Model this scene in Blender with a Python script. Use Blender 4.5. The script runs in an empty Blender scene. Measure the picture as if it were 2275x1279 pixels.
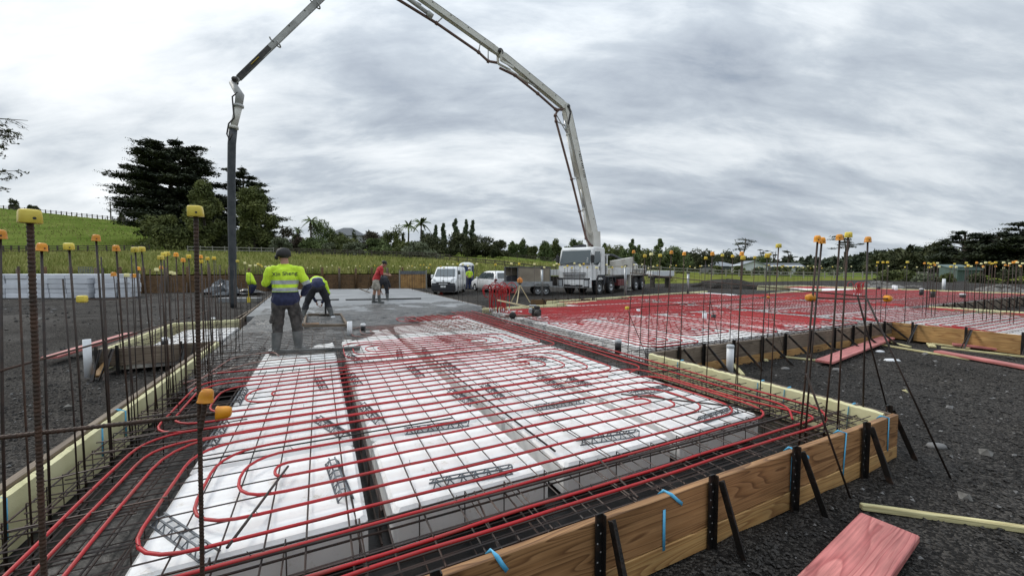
import bpy, bmesh, math, random
from mathutils import Vector, Matrix, Euler, noise as mnoise
R = math.radians
rnd = random.Random(7)
scene = bpy.context.scene
COL = scene.collection
# ------------------------------------------------------------------ camera
F = 870.0; PCX, PCY, HY = 1137.5, 639.5, 597.0          # focal length and horizon of the photograph, in its pixels
PITCH = math.atan((PCY - HY) / F); CAMZ = 1.35
YAW = R(26.2); CU, SU = math.cos(YAW), math.sin(YAW)    # the slab's own axes: u along its front edge, v away from it
cam = bpy.data.cameras.new('camera'); cam.sensor_width = 36; cam.lens = F / 2275 * 36
cam.clip_start = 0.05; cam.clip_end = 4000
camo = bpy.data.objects.new('camera', cam); COL.objects.link(camo)
camo.location = (0, 0, CAMZ); camo.rotation_euler = (math.pi / 2 - PITCH, 0, 0)
scene.camera = camo
# ------------------------------------------------------------------ sky and light
SUN_EL, SUN_AZ = R(38), R(-62)                          # azimuth from +Y, negative is to the left
world = bpy.data.worlds.new('World'); scene.world = world; world.use_nodes = True
def sky_nodes():
    nt = world.node_tree; N = nt.nodes; L = nt.links; N.clear()
    def mk(t, **k):
        n = N.new(t)
        for a, b in k.items(): setattr(n, a, b)
        return n
    def math_(op, a, b=None):
        n = mk('ShaderNodeMath', operation=op)
        for i, x in enumerate((a, b)):
            if x is None: continue
            if isinstance(x, (int, float)): n.inputs[i].default_value = x
            else: L.new(x, n.inputs[i])
        return n.outputs[0]
    out = mk('ShaderNodeOutputWorld')
    st = mk('ShaderNodeTexSky', sky_type='NISHITA'); st.sun_disc = False
    st.sun_elevation = SUN_EL; st.sun_rotation = SUN_AZ
    bg = mk('ShaderNodeBackground'); bg.inputs[1].default_value = 0.11; L.new(st.outputs[0], bg.inputs[0])
    tc = mk('ShaderNodeTexCoord'); sep = mk('ShaderNodeSeparateXYZ'); L.new(tc.outputs['Generated'], sep.inputs[0])
    zc = math_('MAXIMUM', sep.outputs[2], 0.0)
    den = math_('ADD', zc, 0.36)
    px = math_('DIVIDE', sep.outputs[0], den); py = math_('DIVIDE', sep.outputs[1], den)
    cmb = mk('ShaderNodeCombineXYZ'); L.new(px, cmb.inputs[0]); L.new(py, cmb.inputs[1])
    def layer(rot, scl, sc, det, rough, dist, off):
        mp = mk('ShaderNodeMapping'); mp.inputs['Rotation'].default_value = (0, 0, R(rot)); mp.inputs['Scale'].default_value = scl
        mp.inputs['Location'].default_value = off
        L.new(cmb.outputs[0], mp.inputs[0])
        nz = mk('ShaderNodeTexNoise'); nz.inputs['Scale'].default_value = sc; nz.inputs['Detail'].default_value = det
        nz.inputs['Roughness'].default_value = rough; nz.inputs['Distortion'].default_value = dist
        L.new(mp.outputs[0], nz.inputs['Vector']); return nz.outputs[0]
    a = layer(-28, (0.7, 1.45, 1), 1.75, 7, 0.56, 0.35, (3.1, 1.7, 0))
    b = layer(-34, (0.6, 1.7, 1), 4.6, 8, 0.62, 0.35, (9.3, 4.2, 2))
    c = layer(10, (1, 1, 1), 0.75, 4, 0.5, 0.2, (5.5, 8.1, 4))
    s = math_('ADD', math_('ADD', math_('MULTIPLY', a, 0.68), math_('MULTIPLY', b, 0.34)), math_('MULTIPLY', c, 0.11))
    # brighter low down on the sunward side
    sd = Vector((math.sin(R(-50)) * math.cos(R(14)), math.cos(R(-50)) * math.cos(R(14)), math.sin(R(14))))
    dot = mk('ShaderNodeVectorMath', operation='DOT_PRODUCT'); L.new(tc.outputs['Generated'], dot.inputs[0]); dot.inputs[1].default_value = sd
    gl = math_('POWER', math_('MAXIMUM', dot.outputs['Value'], 0.0), 7.0)
    s2 = math_('ADD', s, math_('MULTIPLY', gl, 0.085))
    # thin band of brighter cloud above the horizon
    ramp = mk('ShaderNodeValToRGB'); L.new(s2, ramp.inputs[0])
    e = ramp.color_ramp.elements
    e[0].position = 0.38; e[0].color = (0.28, 0.32, 0.375, 1)
    e[1].position = 0.78; e[1].color = (0.86, 0.89, 0.91, 1)
    for p, cl in ((0.47, (0.37, 0.415, 0.475)), (0.55, (0.465, 0.515, 0.57)), (0.63, (0.63, 0.675, 0.715))):
        q = e.new(p); q.color = (*cl, 1)
    up = math_('ADD', 1.0, math_('MULTIPLY', math_('POWER', zc, 3.0), 1.9))    # an overcast sky is brightest overhead
    vm = mk('ShaderNodeVectorMath', operation='SCALE'); L.new(ramp.outputs[0], vm.inputs[0]); L.new(up, vm.inputs['Scale'])
    cb = mk('ShaderNodeBackground'); cb.inputs[1].default_value = 1.0; L.new(vm.outputs[0], cb.inputs[0])
    cov = mk('ShaderNodeMapRange'); cov.inputs[1].default_value = 0.35; cov.inputs[2].default_value = 0.46
    cov.inputs[3].default_value = 0.72; cov.inputs[4].default_value = 0.97; L.new(s2, cov.inputs[0])
    mx = mk('ShaderNodeMixShader'); L.new(cov.outputs[0], mx.inputs[0]); L.new(bg.outputs[0], mx.inputs[1]); L.new(cb.outputs[0], mx.inputs[2])
    L.new(mx.outputs[0], out.inputs[0])
sky_nodes()
sun = bpy.data.lights.new('sun', 'SUN'); sun.energy = 1.35; sun.angle = R(14); sun.color = (1.0, 0.955, 0.89)
suno = bpy.data.objects.new('sun', sun); COL.objects.link(suno)
sdir = Vector((math.sin(SUN_AZ) * math.cos(SUN_EL), math.cos(SUN_AZ) * math.cos(SUN_EL), math.sin(SUN_EL)))
suno.rotation_euler = sdir.to_track_quat('Z', 'Y').to_euler(); suno.location = sdir * 60
scene.view_settings.view_transform = 'Standard'; scene.view_settings.look = 'None'
scene.view_settings.exposure = 0.22; scene.view_settings.gamma = 1.0; scene.view_settings.use_curve_mapping = False
scene.render.engine = 'CYCLES'
scene.cycles.max_bounces = 6; scene.cycles.diffuse_bounces = 3; scene.cycles.glossy_bounces = 3
scene.cycles.transparent_max_bounces = 6; scene.cycles.caustics_reflective = False; scene.cycles.caustics_refractive = False
# ------------------------------------------------------------------ layout helpers: where a sight line of the survey photo meets a real plane
def ray(px, py):
    a = (px - PCX) / F; b = -(py - PCY) / F; c, s = math.cos(PITCH), math.sin(PITCH)
    return Vector((a, c + b * s, -s + b * c))
def G(px, py, z=0.0):
    d = ray(px, py); t = (z - CAMZ) / d.z
    return Vector((d.x * t, d.y * t, z))
def DY(px, py, Y):
    d = ray(px, py); t = Y / d.y
    return Vector((d.x * t, Y, CAMZ + d.z * t))
def S(u, v, z=0.0): return Vector((u * CU - v * SU, u * SU + v * CU, z))     # slab frame -> world
def UV(p): return p[0] * CU + p[1] * SU, -p[0] * SU + p[1] * CU
def onU(px, py, u0):
    d = ray(px, py); t = u0 / (d.x * CU + d.y * SU); return d * t + Vector((0, 0, CAMZ))
def onV(px, py, v0):
    d = ray(px, py); t = v0 / (-d.x * SU + d.y * CU); return d * t + Vector((0, 0, CAMZ))
def lerp(a, b, t): return a + (b - a) * t
def interp(x, pts):
    if x <= pts[0][0]: return pts[0][1]
    for (x0, y0), (x1, y1) in zip(pts, pts[1:]):
        if x <= x1: return lerp(y0, y1, (x - x0) / (x1 - x0))
    return pts[-1][1]
# ------------------------------------------------------------------ materials
MATS = {}
def mat(name, color, rough=0.6, metal=0.0, var=None, vscale=4.0, vdet=4, bump=0.0, bscale=40.0, spec=0.5, vpos=(0.35, 0.65), coat=0.0, coord='Object', stretch=None):
    m = bpy.data.materials.new(name); m.use_nodes = True; nt = m.node_tree; N = nt.nodes; L = nt.links
    p = N['Principled BSDF']; p.inputs['Base Color'].default_value = (*color, 1); p.inputs['Roughness'].default_value = rough
    p.inputs['Metallic'].default_value = metal; p.inputs['Specular IOR Level'].default_value = spec
    if coat: p.inputs['Coat Weight'].default_value = coat; p.inputs['Coat Roughness'].default_value = 0.1
    if var or bump:
        tc = N.new('ShaderNodeTexCoord'); vec = tc.outputs[coord]
        if stretch:
            mp = N.new('ShaderNodeMapping'); mp.inputs['Scale'].default_value = stretch; L.new(vec, mp.inputs[0]); vec = mp.outputs[0]
    if var:
        nz = N.new('ShaderNodeTexNoise'); nz.inputs['Scale'].default_value = vscale; nz.inputs['Detail'].default_value = vdet; nz.inputs['Roughness'].default_value = 0.6
        L.new(vec, nz.inputs['Vector'])
        rp = N.new('ShaderNodeValToRGB'); e = rp.color_ramp.elements
        e[0].position, e[1].position = vpos; e[0].color = (*color, 1); e[1].color = (*var, 1)
        L.new(nz.outputs[0], rp.inputs[0]); L.new(rp.outputs[0], p.inputs['Base Color'])
    if bump:
        nb = N.new('ShaderNodeTexNoise'); nb.inputs['Scale'].default_value = bscale; nb.inputs['Detail'].default_value = 5; L.new(vec, nb.inputs['Vector'])
        bp = N.new('ShaderNodeBump'); bp.inputs['Strength'].default_value = min(1, bump); bp.inputs['Distance'].default_value = 0.02 * max(1, bump)
        L.new(nb.outputs[0], bp.inputs['Height']); L.new(bp.outputs[0], p.inputs['Normal'])
    MATS[name] = m; return m
def wood(name, c0, c1, c2, rough=0.6, sc=1.0, knots=True):
    m = bpy.data.materials.new(name); m.use_nodes = True; nt = m.node_tree; N = nt.nodes; L = nt.links
    p = N['Principled BSDF']; p.inputs['Roughness'].default_value = rough; p.inputs['Specular IOR Level'].default_value = 0.35
    tc = N.new('ShaderNodeTexCoord'); oi = N.new('ShaderNodeObjectInfo')
    mp = N.new('ShaderNodeMapping'); mp.inputs['Scale'].default_value = (0.42 * sc, 4.6 * sc, 4.6 * sc)
    ad = N.new('ShaderNodeVectorMath'); ad.operation = 'ADD'
    sc_ = N.new('ShaderNodeVectorMath'); sc_.operation = 'SCALE'; sc_.inputs[0].default_value = (13.7, 5.1, 9.3); L.new(oi.outputs['Random'], sc_.inputs['Scale'])
    L.new(tc.outputs['Object'], mp.inputs[0]); L.new(mp.outputs[0], ad.inputs[0]); L.new(sc_.outputs[0], ad.inputs[1])
    nz = N.new('ShaderNodeTexNoise'); nz.inputs['Scale'].default_value = 1.5; nz.inputs['Detail'].default_value = 1.5; nz.inputs['Distortion'].default_value = 0.6
    L.new(ad.outputs[0], nz.inputs['Vector'])
    # growth rings: contour lines of a smooth noise field
    mu = N.new('ShaderNodeMath'); mu.operation = 'MULTIPLY'; mu.inputs[1].default_value = 13.0; L.new(nz.outputs[0], mu.inputs[0])
    fr = N.new('ShaderNodeMath'); fr.operation = 'FRACT'; L.new(mu.outputs[0], fr.inputs[0])
    rp = N.new('ShaderNodeValToRGB'); e = rp.color_ramp.elements
    e[0].position = 0.0; e[0].color = (*c0, 1); e[1].position = 1.0; e[1].color = (*c0, 1)
    q = e.new(0.62); q.color = (*c1, 1); q = e.new(0.90); q.color = (*c2, 1)
    L.new(fr.outputs[0], rp.inputs[0])
    n2 = N.new('ShaderNodeTexNoise'); n2.inputs['Scale'].default_value = 2.2; n2.inputs['Detail'].default_value = 5; L.new(tc.outputs['Object'], n2.inputs['Vector'])
    mp2 = N.new('ShaderNodeMapRange'); mp2.inputs[1].default_value = 0.3; mp2.inputs[2].default_value = 0.7; mp2.inputs[3].default_value = 0.72; mp2.inputs[4].default_value = 1.18
    L.new(n2.outputs[0], mp2.inputs[0])
    mp3 = N.new('ShaderNodeMapping'); mp3.inputs['Scale'].default_value = (3, 90, 90); L.new(tc.outputs['Object'], mp3.inputs[0])
    n3 = N.new('ShaderNodeTexNoise'); n3.inputs['Scale'].default_value = 1.0; n3.inputs['Detail'].default_value = 3; L.new(mp3.outputs[0], n3.inputs['Vector'])
    r3 = N.new('ShaderNodeMapRange'); r3.inputs[1].default_value = 0.3; r3.inputs[2].default_value = 0.7; r3.inputs[3].default_value = 0.78; r3.inputs[4].default_value = 1.2; L.new(n3.outputs[0], r3.inputs[0])
    n4 = N.new('ShaderNodeTexNoise'); n4.inputs['Scale'].default_value = 7; n4.inputs['Detail'].default_value = 6; n4.inputs['Roughness'].default_value = 0.7; L.new(ad.outputs[0], n4.inputs['Vector'])
    r4 = N.new('ShaderNodeMapRange'); r4.inputs[1].default_value = 0.60; r4.inputs[2].default_value = 0.74; r4.inputs[3].default_value = 1.0; r4.inputs[4].default_value = 0.55; L.new(n4.outputs[0], r4.inputs[0])
    k1 = N.new('ShaderNodeMath'); k1.operation = 'MULTIPLY'; L.new(mp2.outputs[0], k1.inputs[0]); L.new(r3.outputs[0], k1.inputs[1])
    k2 = N.new('ShaderNodeMath'); k2.operation = 'MULTIPLY'; L.new(k1.outputs[0], k2.inputs[0]); L.new(r4.outputs[0], k2.inputs[1])
    mm = N.new('ShaderNodeVectorMath'); mm.operation = 'SCALE'; L.new(rp.outputs[0], mm.inputs[0]); L.new(k2.outputs[0], mm.inputs['Scale'])
    L.new(mm.outputs[0], p.inputs['Base Color'])
    bp = N.new('ShaderNodeBump'); bp.inputs['Strength'].default_value = 0.10; bp.inputs['Distance'].default_value = 0.0006; L.new(fr.outputs[0], bp.inputs['Height']); L.new(bp.outputs[0], p.inputs['Normal'])
    MATS[name] = m; return m
wood('timber_wet', (0.36, 0.195, 0.085), (0.29, 0.148, 0.060), (0.15, 0.070, 0.028), 0.5)
wood('timber_pine', (0.46, 0.28, 0.11), (0.38, 0.21, 0.075), (0.25, 0.125, 0.045), 0.6)
wood('timber_grey', (0.21, 0.165, 0.12), (0.165, 0.125, 0.09), (0.09, 0.066, 0.046), 0.75)
wood('timber_pink', (0.50, 0.185, 0.165), (0.45, 0.150, 0.138), (0.33, 0.092, 0.086), 0.55)
wood('timber_rust', (0.19, 0.115, 0.055), (0.145, 0.083, 0.038), (0.07, 0.040, 0.020), 0.7, 0.5)
wood('timber_batten', (0.60, 0.55, 0.30), (0.52, 0.46, 0.24), (0.34, 0.28, 0.13), 0.65)
mat('grass_field', (0.085, 0.105, 0.022), 0.9, var=(0.19, 0.195, 0.055), vscale=0.35, vdet=8, bump=0.8, bscale=7, spec=0.0)
mat('grass_hill', (0.072, 0.108, 0.020), 0.95, var=(0.140, 0.170, 0.042), vscale=0.07, vdet=14, bump=1.0, bscale=2, spec=0.0, stretch=(1, 1, 5))
mat('blade_grass', (0.150, 0.185, 0.040), 0.8, var=(0.36, 0.34, 0.13), vscale=0.5, spec=0.1)
mat('polythene', (0.009, 0.009, 0.009), 0.42, spec=0.3, var=(0.024, 0.022, 0.020), vscale=3, bump=0.6, bscale=9)
mat('foam', (0.60, 0.56, 0.31), 0.75, var=(0.70, 0.66, 0.40), vscale=3, bump=0.2, bscale=120)
mat('pvc_white', (0.74, 0.75, 0.76), 0.35, var=(0.60, 0.61, 0.62), vscale=4)
mat('pvc_grey', (0.42, 0.44, 0.45), 0.4)
mat('plastic_black', (0.016, 0.016, 0.017), 0.4)
mat('plastic_grey', (0.075, 0.085, 0.095), 0.5, var=(0.14, 0.15, 0.16), vscale=9)
mat('pipe_red', (0.40, 0.013, 0.017), 0.48, var=(0.27, 0.045, 0.036), vscale=5, vdet=7, vpos=(0.46, 0.72), spec=0.4)
mat('pipe_muddy', (0.20, 0.055, 0.045), 0.6, var=(0.24, 0.17, 0.14), vscale=2.5)
mat('cap_yellow', (0.72, 0.52, 0.045), 0.42, var=(0.60, 0.40, 0.03), vscale=30)
mat('cap_lime', (0.76, 0.61, 0.085), 0.42, var=(0.66, 0.50, 0.065), vscale=30)
mat('cap_orange', (0.80, 0.33, 0.012), 0.42, var=(0.70, 0.25, 0.010), vscale=30)
mat('cap_pale', (0.80, 0.74, 0.36), 0.5)
mat('rebar', (0.036, 0.024, 0.017), 0.62, metal=0.25, var=(0.072, 0.036, 0.021), vscale=22, bump=0.3, bscale=160)
mat('rebar_dark', (0.028, 0.022, 0.019), 0.5, metal=0.35, var=(0.055, 0.036, 0.027), vscale=16)
mat('mesh_steel', (0.030, 0.024, 0.022), 0.55, metal=0.3, var=(0.065, 0.038, 0.028), vscale=3)
mat('mesh_muddy', (0.16, 0.13, 0.11), 0.8, var=(0.06, 0.04, 0.03), vscale=4)
mat('peg_black', (0.012, 0.011, 0.010), 0.45, metal=0.3, var=(0.07, 0.04, 0.026), vscale=8, vpos=(0.5, 0.75), bump=0.2, bscale=60)
mat('peg_hole', (0.30, 0.29, 0.28), 0.8)
mat('tape_blue', (0.10, 0.42, 0.66), 0.4)
mat('concrete_smooth', (0.15, 0.155, 0.157), 0.45, var=(0.25, 0.255, 0.258), vscale=0.7, vdet=6, bump=0.15, bscale=30)
mat('paint_white', (0.76, 0.77, 0.77), 0.35, var=(0.52, 0.51, 0.48), vscale=1.6, vdet=9, vpos=(0.48, 0.8), coat=0.25)
mat('paint_cream', (0.60, 0.58, 0.52), 0.5, var=(0.40, 0.37, 0.31), vscale=1.2, vpos=(0.45, 0.75))
mat('boom_white', (0.62, 0.61, 0.57), 0.4, var=(0.47, 0.45, 0.39), vscale=0.9, vdet=6, vpos=(0.42, 0.72))
mat('boom_under', (0.50, 0.48, 0.38), 0.5, var=(0.36, 0.34, 0.26), vscale=0.8)
mat('boom_grey', (0.42, 0.42, 0.41), 0.5, var=(0.22, 0.22, 0.21), vscale=1.2, vpos=(0.45, 0.7))
mat('boom_pipe', (0.085, 0.042, 0.034), 0.55, var=(0.16, 0.10, 0.08), vscale=1.2)
mat('hose_rubber', (0.022, 0.028, 0.034), 0.55, var=(0.05, 0.055, 0.06), vscale=3)
mat('steel_dark', (0.022, 0.022, 0.022), 0.5, metal=0.4, var=(0.07, 0.062, 0.055), vscale=5)
mat('galvanised', (0.42, 0.44, 0.45), 0.4, metal=0.7, var=(0.30, 0.31, 0.32), vscale=5)
mat('plywood', (0.30, 0.26, 0.20), 0.75, var=(0.22, 0.185, 0.14), vscale=1.6, vdet=7)
mat('tyre', (0.016, 0.016, 0.016), 0.8)
mat('rim', (0.45, 0.46, 0.47), 0.35, metal=0.7)
mat('glass', (0.05, 0.065, 0.07), 0.08, spec=0.8)
mat('glass_pale', (0.085, 0.105, 0.11), 0.10, spec=0.8)
mat('lens', (0.55, 0.57, 0.58), 0.15, spec=0.8)
mat('lamp_red', (0.16, 0.012, 0.012), 0.25)
mat('bumper_dark', (0.020, 0.022, 0.028), 0.5)
mat('tank_red', (0.17, 0.045, 0.045), 0.5)
mat('loo_blue', (0.018, 0.035, 0.12), 0.45)
mat('plate', (0.72, 0.73, 0.72), 0.4)
mat('ink', (0.02, 0.02, 0.022), 0.6)
mat('silver', (0.55, 0.56, 0.57), 0.3, metal=0.6)
mat('hivis', (0.56, 0.80, 0.035), 0.75, var=(0.48, 0.70, 0.03), vscale=9, bump=0.5, bscale=14)
mat('navy', (0.020, 0.026, 0.075), 0.85, var=(0.012, 0.016, 0.045), vscale=9, bump=0.5, bscale=14)
mat('reflective', (0.34, 0.37, 0.39), 0.45)
mat('trousers_grey', (0.028, 0.026, 0.025), 0.9, var=(0.085, 0.078, 0.072), vscale=11, bump=0.6, bscale=16)
mat('trousers_dark', (0.016, 0.018, 0.024), 0.9, var=(0.03, 0.03, 0.034), vscale=9, bump=0.5, bscale=16)
mat('boot_rubber', (0.075, 0.080, 0.078), 0.6, var=(0.14, 0.14, 0.135), vscale=7)
mat('skin', (0.36, 0.20, 0.135), 0.6)
mat('hair', (0.010, 0.009, 0.009), 0.65)
mat('shirt_red', (0.44, 0.030, 0.032), 0.85, var=(0.34, 0.024, 0.03), vscale=9, bump=0.4, bscale=14)
mat('shorts_khaki', (0.36, 0.33, 0.28), 0.9, var=(0.27, 0.25, 0.21), vscale=8)
mat('bark', (0.050, 0.040, 0.030), 0.9, var=(0.09, 0.075, 0.06), vscale=2)
mat('leaf_cypress', (0.030, 0.040, 0.025), 0.8, var=(0.088, 0.100, 0.055), vscale=0.3, spec=0.25, vpos=(0.4, 0.7))
mat('leaf_olive', (0.072, 0.088, 0.030), 0.8, var=(0.175, 0.19, 0.065), vscale=0.35, spec=0.25, vpos=(0.4, 0.65))
mat('leaf_mid', (0.072, 0.100, 0.036), 0.8, var=(0.165, 0.205, 0.078), vscale=0.5, spec=0.25, vpos=(0.4, 0.65))
mat('leaf_silver', (0.085, 0.100, 0.058), 0.8, var=(0.19, 0.21, 0.13), vscale=0.7, spec=0.25)
mat('leaf_dark', (0.040, 0.050, 0.024), 0.85, var=(0.10, 0.105, 0.05), vscale=0.5, spec=0.2)
mat('leaf_poplar', (0.060, 0.085, 0.045), 0.8, var=(0.11, 0.14, 0.075), vscale=0.5, spec=0.25)
mat('leaf_far', (0.050, 0.066, 0.045), 0.9, var=(0.085, 0.10, 0.058), vscale=0.09, spec=0.15)
mat('leaf_red', (0.060, 0.036, 0.026), 0.8, var=(0.06, 0.06, 0.03), vscale=0.5)
mat('fence_wood', (0.055, 0.045, 0.036), 0.9, var=(0.10, 0.085, 0.07), vscale=3)
mat('fence_pale', (0.26, 0.25, 0.22), 0.9)
mat('roof_grey', (0.10, 0.11, 0.12), 0.8)
mat('roof_pale', (0.24, 0.26, 0.28), 0.8)
mat('wall_white', (0.62, 0.64, 0.65), 0.7)
mat('shed_green', (0.075, 0.115, 0.105), 0.6, var=(0.095, 0.14, 0.13), vscale=2)
mat('rubble', (0.09, 0.085, 0.075), 0.9, var=(0.21, 0.20, 0.185), vscale=6, bump=1.0, bscale=5)
mat('stone_dark', (0.014, 0.0125, 0.011), 0.75, var=(0.050, 0.045, 0.040), vscale=3.0, spec=0.4)
mat('stone_pale', (0.16, 0.155, 0.15), 0.85)
mat('sheeting', (0.045, 0.050, 0.056), 0.3, var=(0.16, 0.17, 0.18), vscale=6)
mat('laser_orange', (0.62, 0.22, 0.04), 0.45)
mat('laser_leg', (0.60, 0.50, 0.30), 0.55)
mat('machine_red', (0.30, 0.10, 0.06), 0.5, var=(0.18, 0.12, 0.10), vscale=8)
mat('cone_red', (0.55, 0.06, 0.04), 0.5)
def m_eps():
    m = mat('eps', (0.80, 0.80, 0.79), 0.6, bump=0.10, bscale=220); nt = m.node_tree; N = nt.nodes; L = nt.links
    p = N['Principled BSDF']; tc = N.new('ShaderNodeTexCoord'); oi = N.new('ShaderNodeObjectInfo')
    geo = N.new('ShaderNodeNewGeometry')
    a = N.new('ShaderNodeTexNoise'); a.inputs['Scale'].default_value = 6.5; a.inputs['Detail'].default_value = 9; a.inputs['Roughness'].default_value = 0.78
    L.new(geo.outputs['Position'], a.inputs['Vector'])
    r = N.new('ShaderNodeValToRGB'); e = r.color_ramp.elements
    e[0].position = 0.36; e[0].color = (0.83, 0.82, 0.795, 1); e[1].position = 0.78; e[1].color = (0.26, 0.21, 0.16, 1)
    q = e.new(0.575); q.color = (0.80, 0.79, 0.77, 1); q = e.new(0.66); q.color = (0.62, 0.585, 0.52, 1)
    L.new(a.outputs[0], r.inputs[0]); L.new(r.outputs[0], p.inputs['Base Color'])
m_eps()
mat('eps_clean', (0.72, 0.74, 0.78), 0.7, var=(0.64, 0.66, 0.70), vscale=1.5)
def m_gravel(name='gravel', dark=(0.0075, 0.0068, 0.0060), mid=(0.0215, 0.0192, 0.0170), lite=(0.095, 0.086, 0.076)):
    m = bpy.data.materials.new(name); m.use_nodes = True; nt = m.node_tree; N = nt.nodes; L = nt.links
    p = N['Principled BSDF']; p.inputs['Roughness'].default_value = 0.95; p.inputs['Specular IOR Level'].default_value = 0.12
    geo = N.new('ShaderNodeNewGeometry'); P = geo.outputs['Position']
    vo = N.new('ShaderNodeTexVoronoi'); vo.inputs['Scale'].default_value = 62; L.new(P, vo.inputs['Vector'])
    n1 = N.new('ShaderNodeTexNoise'); n1.inputs['Scale'].default_value = 0.55; n1.inputs['Detail'].default_value = 7; n1.inputs['Roughness'].default_value = 0.65; L.new(P, n1.inputs['Vector'])
    r = N.new('ShaderNodeValToRGB'); e = r.color_ramp.elements; e[0].position = 0.30; e[0].color = (*dark, 1); e[1].position = 0.80; e[1].color = (*lite, 1)
    q = e.new(0.55); q.color = (*mid, 1)
    sp = N.new('ShaderNodeSeparateColor'); L.new(vo.outputs['Color'], sp.inputs[0])
    mx = N.new('ShaderNodeMath'); mx.operation = 'MULTIPLY_ADD'; mx.inputs[1].default_value = 0.42; L.new(sp.outputs[0], mx.inputs[0])
    m2 = N.new('ShaderNodeMath'); m2.operation = 'MULTIPLY'; m2.inputs[1].default_value = 0.48; L.new(n1.outputs[0], m2.inputs[0]); n0 = N.new('ShaderNodeTexNoise'); n0.inputs['Scale'].default_value = 0.23; n0.inputs['Detail'].default_value = 5; n0.inputs['Distortion'].default_value = 0.7; L.new(P, n0.inputs['Vector'])
    m3 = N.new('ShaderNodeMath'); m3.operation = 'MULTIPLY_ADD'; m3.inputs[1].default_value = 0.26; L.new(n0.outputs[0], m3.inputs[0]); L.new(m2.outputs[0], m3.inputs[2]); L.new(m3.outputs[0], mx.inputs[2])
    dr = N.new('ShaderNodeMapRange'); dr.inputs[1].default_value = 0.40; dr.inputs[2].default_value = 0.52; dr.inputs[3].default_value = 0.72; dr.inputs[4].default_value = 0.95; L.new(n0.outputs[0], dr.inputs[0]); L.new(dr.outputs[0], p.inputs['Roughness'])
    L.new(mx.outputs[0], r.inputs[0]); L.new(r.outputs[0], p.inputs['Base Color'])
    b1 = N.new('ShaderNodeBump'); b1.inputs['Strength'].default_value = 0.9; b1.inputs['Distance'].default_value = 0.02; b1.invert = True; L.new(vo.outputs['Distance'], b1.inputs['Height'])
    n3 = N.new('ShaderNodeTexNoise'); n3.inputs['Scale'].default_value = 3.0; n3.inputs['Detail'].default_value = 6; L.new(P, n3.inputs['Vector'])
    b2 = N.new('ShaderNodeBump'); b2.inputs['Strength'].default_value = 0.7; b2.inputs['Distance'].default_value = 0.035; L.new(n3.outputs[0], b2.inputs['Height']); L.new(b1.outputs[0], b2.inputs['Normal'])
    L.new(b2.outputs[0], p.inputs['Normal']); MATS[name] = m
m_gravel()
def m_wet():
    m = mat('concrete_wet', (0.024, 0.0235, 0.022), 0.38, var=(0.105, 0.102, 0.096), vscale=2.6, vdet=10, bump=1.8, bscale=26, coord='Object'); return m
m_wet()
def fade(name, lo=.72, hi=1.08):
    """each piece weathered a little differently"""
    nt = MATS[name].node_tree; N = nt.nodes; L = nt.links; p = N['Principled BSDF']; lk = p.inputs['Base Color'].links[0]; src = lk.from_socket
    oi = N.new('ShaderNodeObjectInfo'); r = N.new('ShaderNodeMapRange'); r.inputs[3].default_value = lo; r.inputs[4].default_value = hi; L.new(oi.outputs['Random'], r.inputs[0])
    v = N.new('ShaderNodeVectorMath'); v.operation = 'SCALE'; L.new(src, v.inputs[0]); L.new(r.outputs[0], v.inputs['Scale']); L.new(v.outputs[0], p.inputs['Base Color'])
for q in ('cap_yellow', 'cap_lime', 'cap_orange', 'rebar', 'rebar_dark', 'eps_clean'): fade(q)
fade('eps', .93, 1.03)
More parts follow.
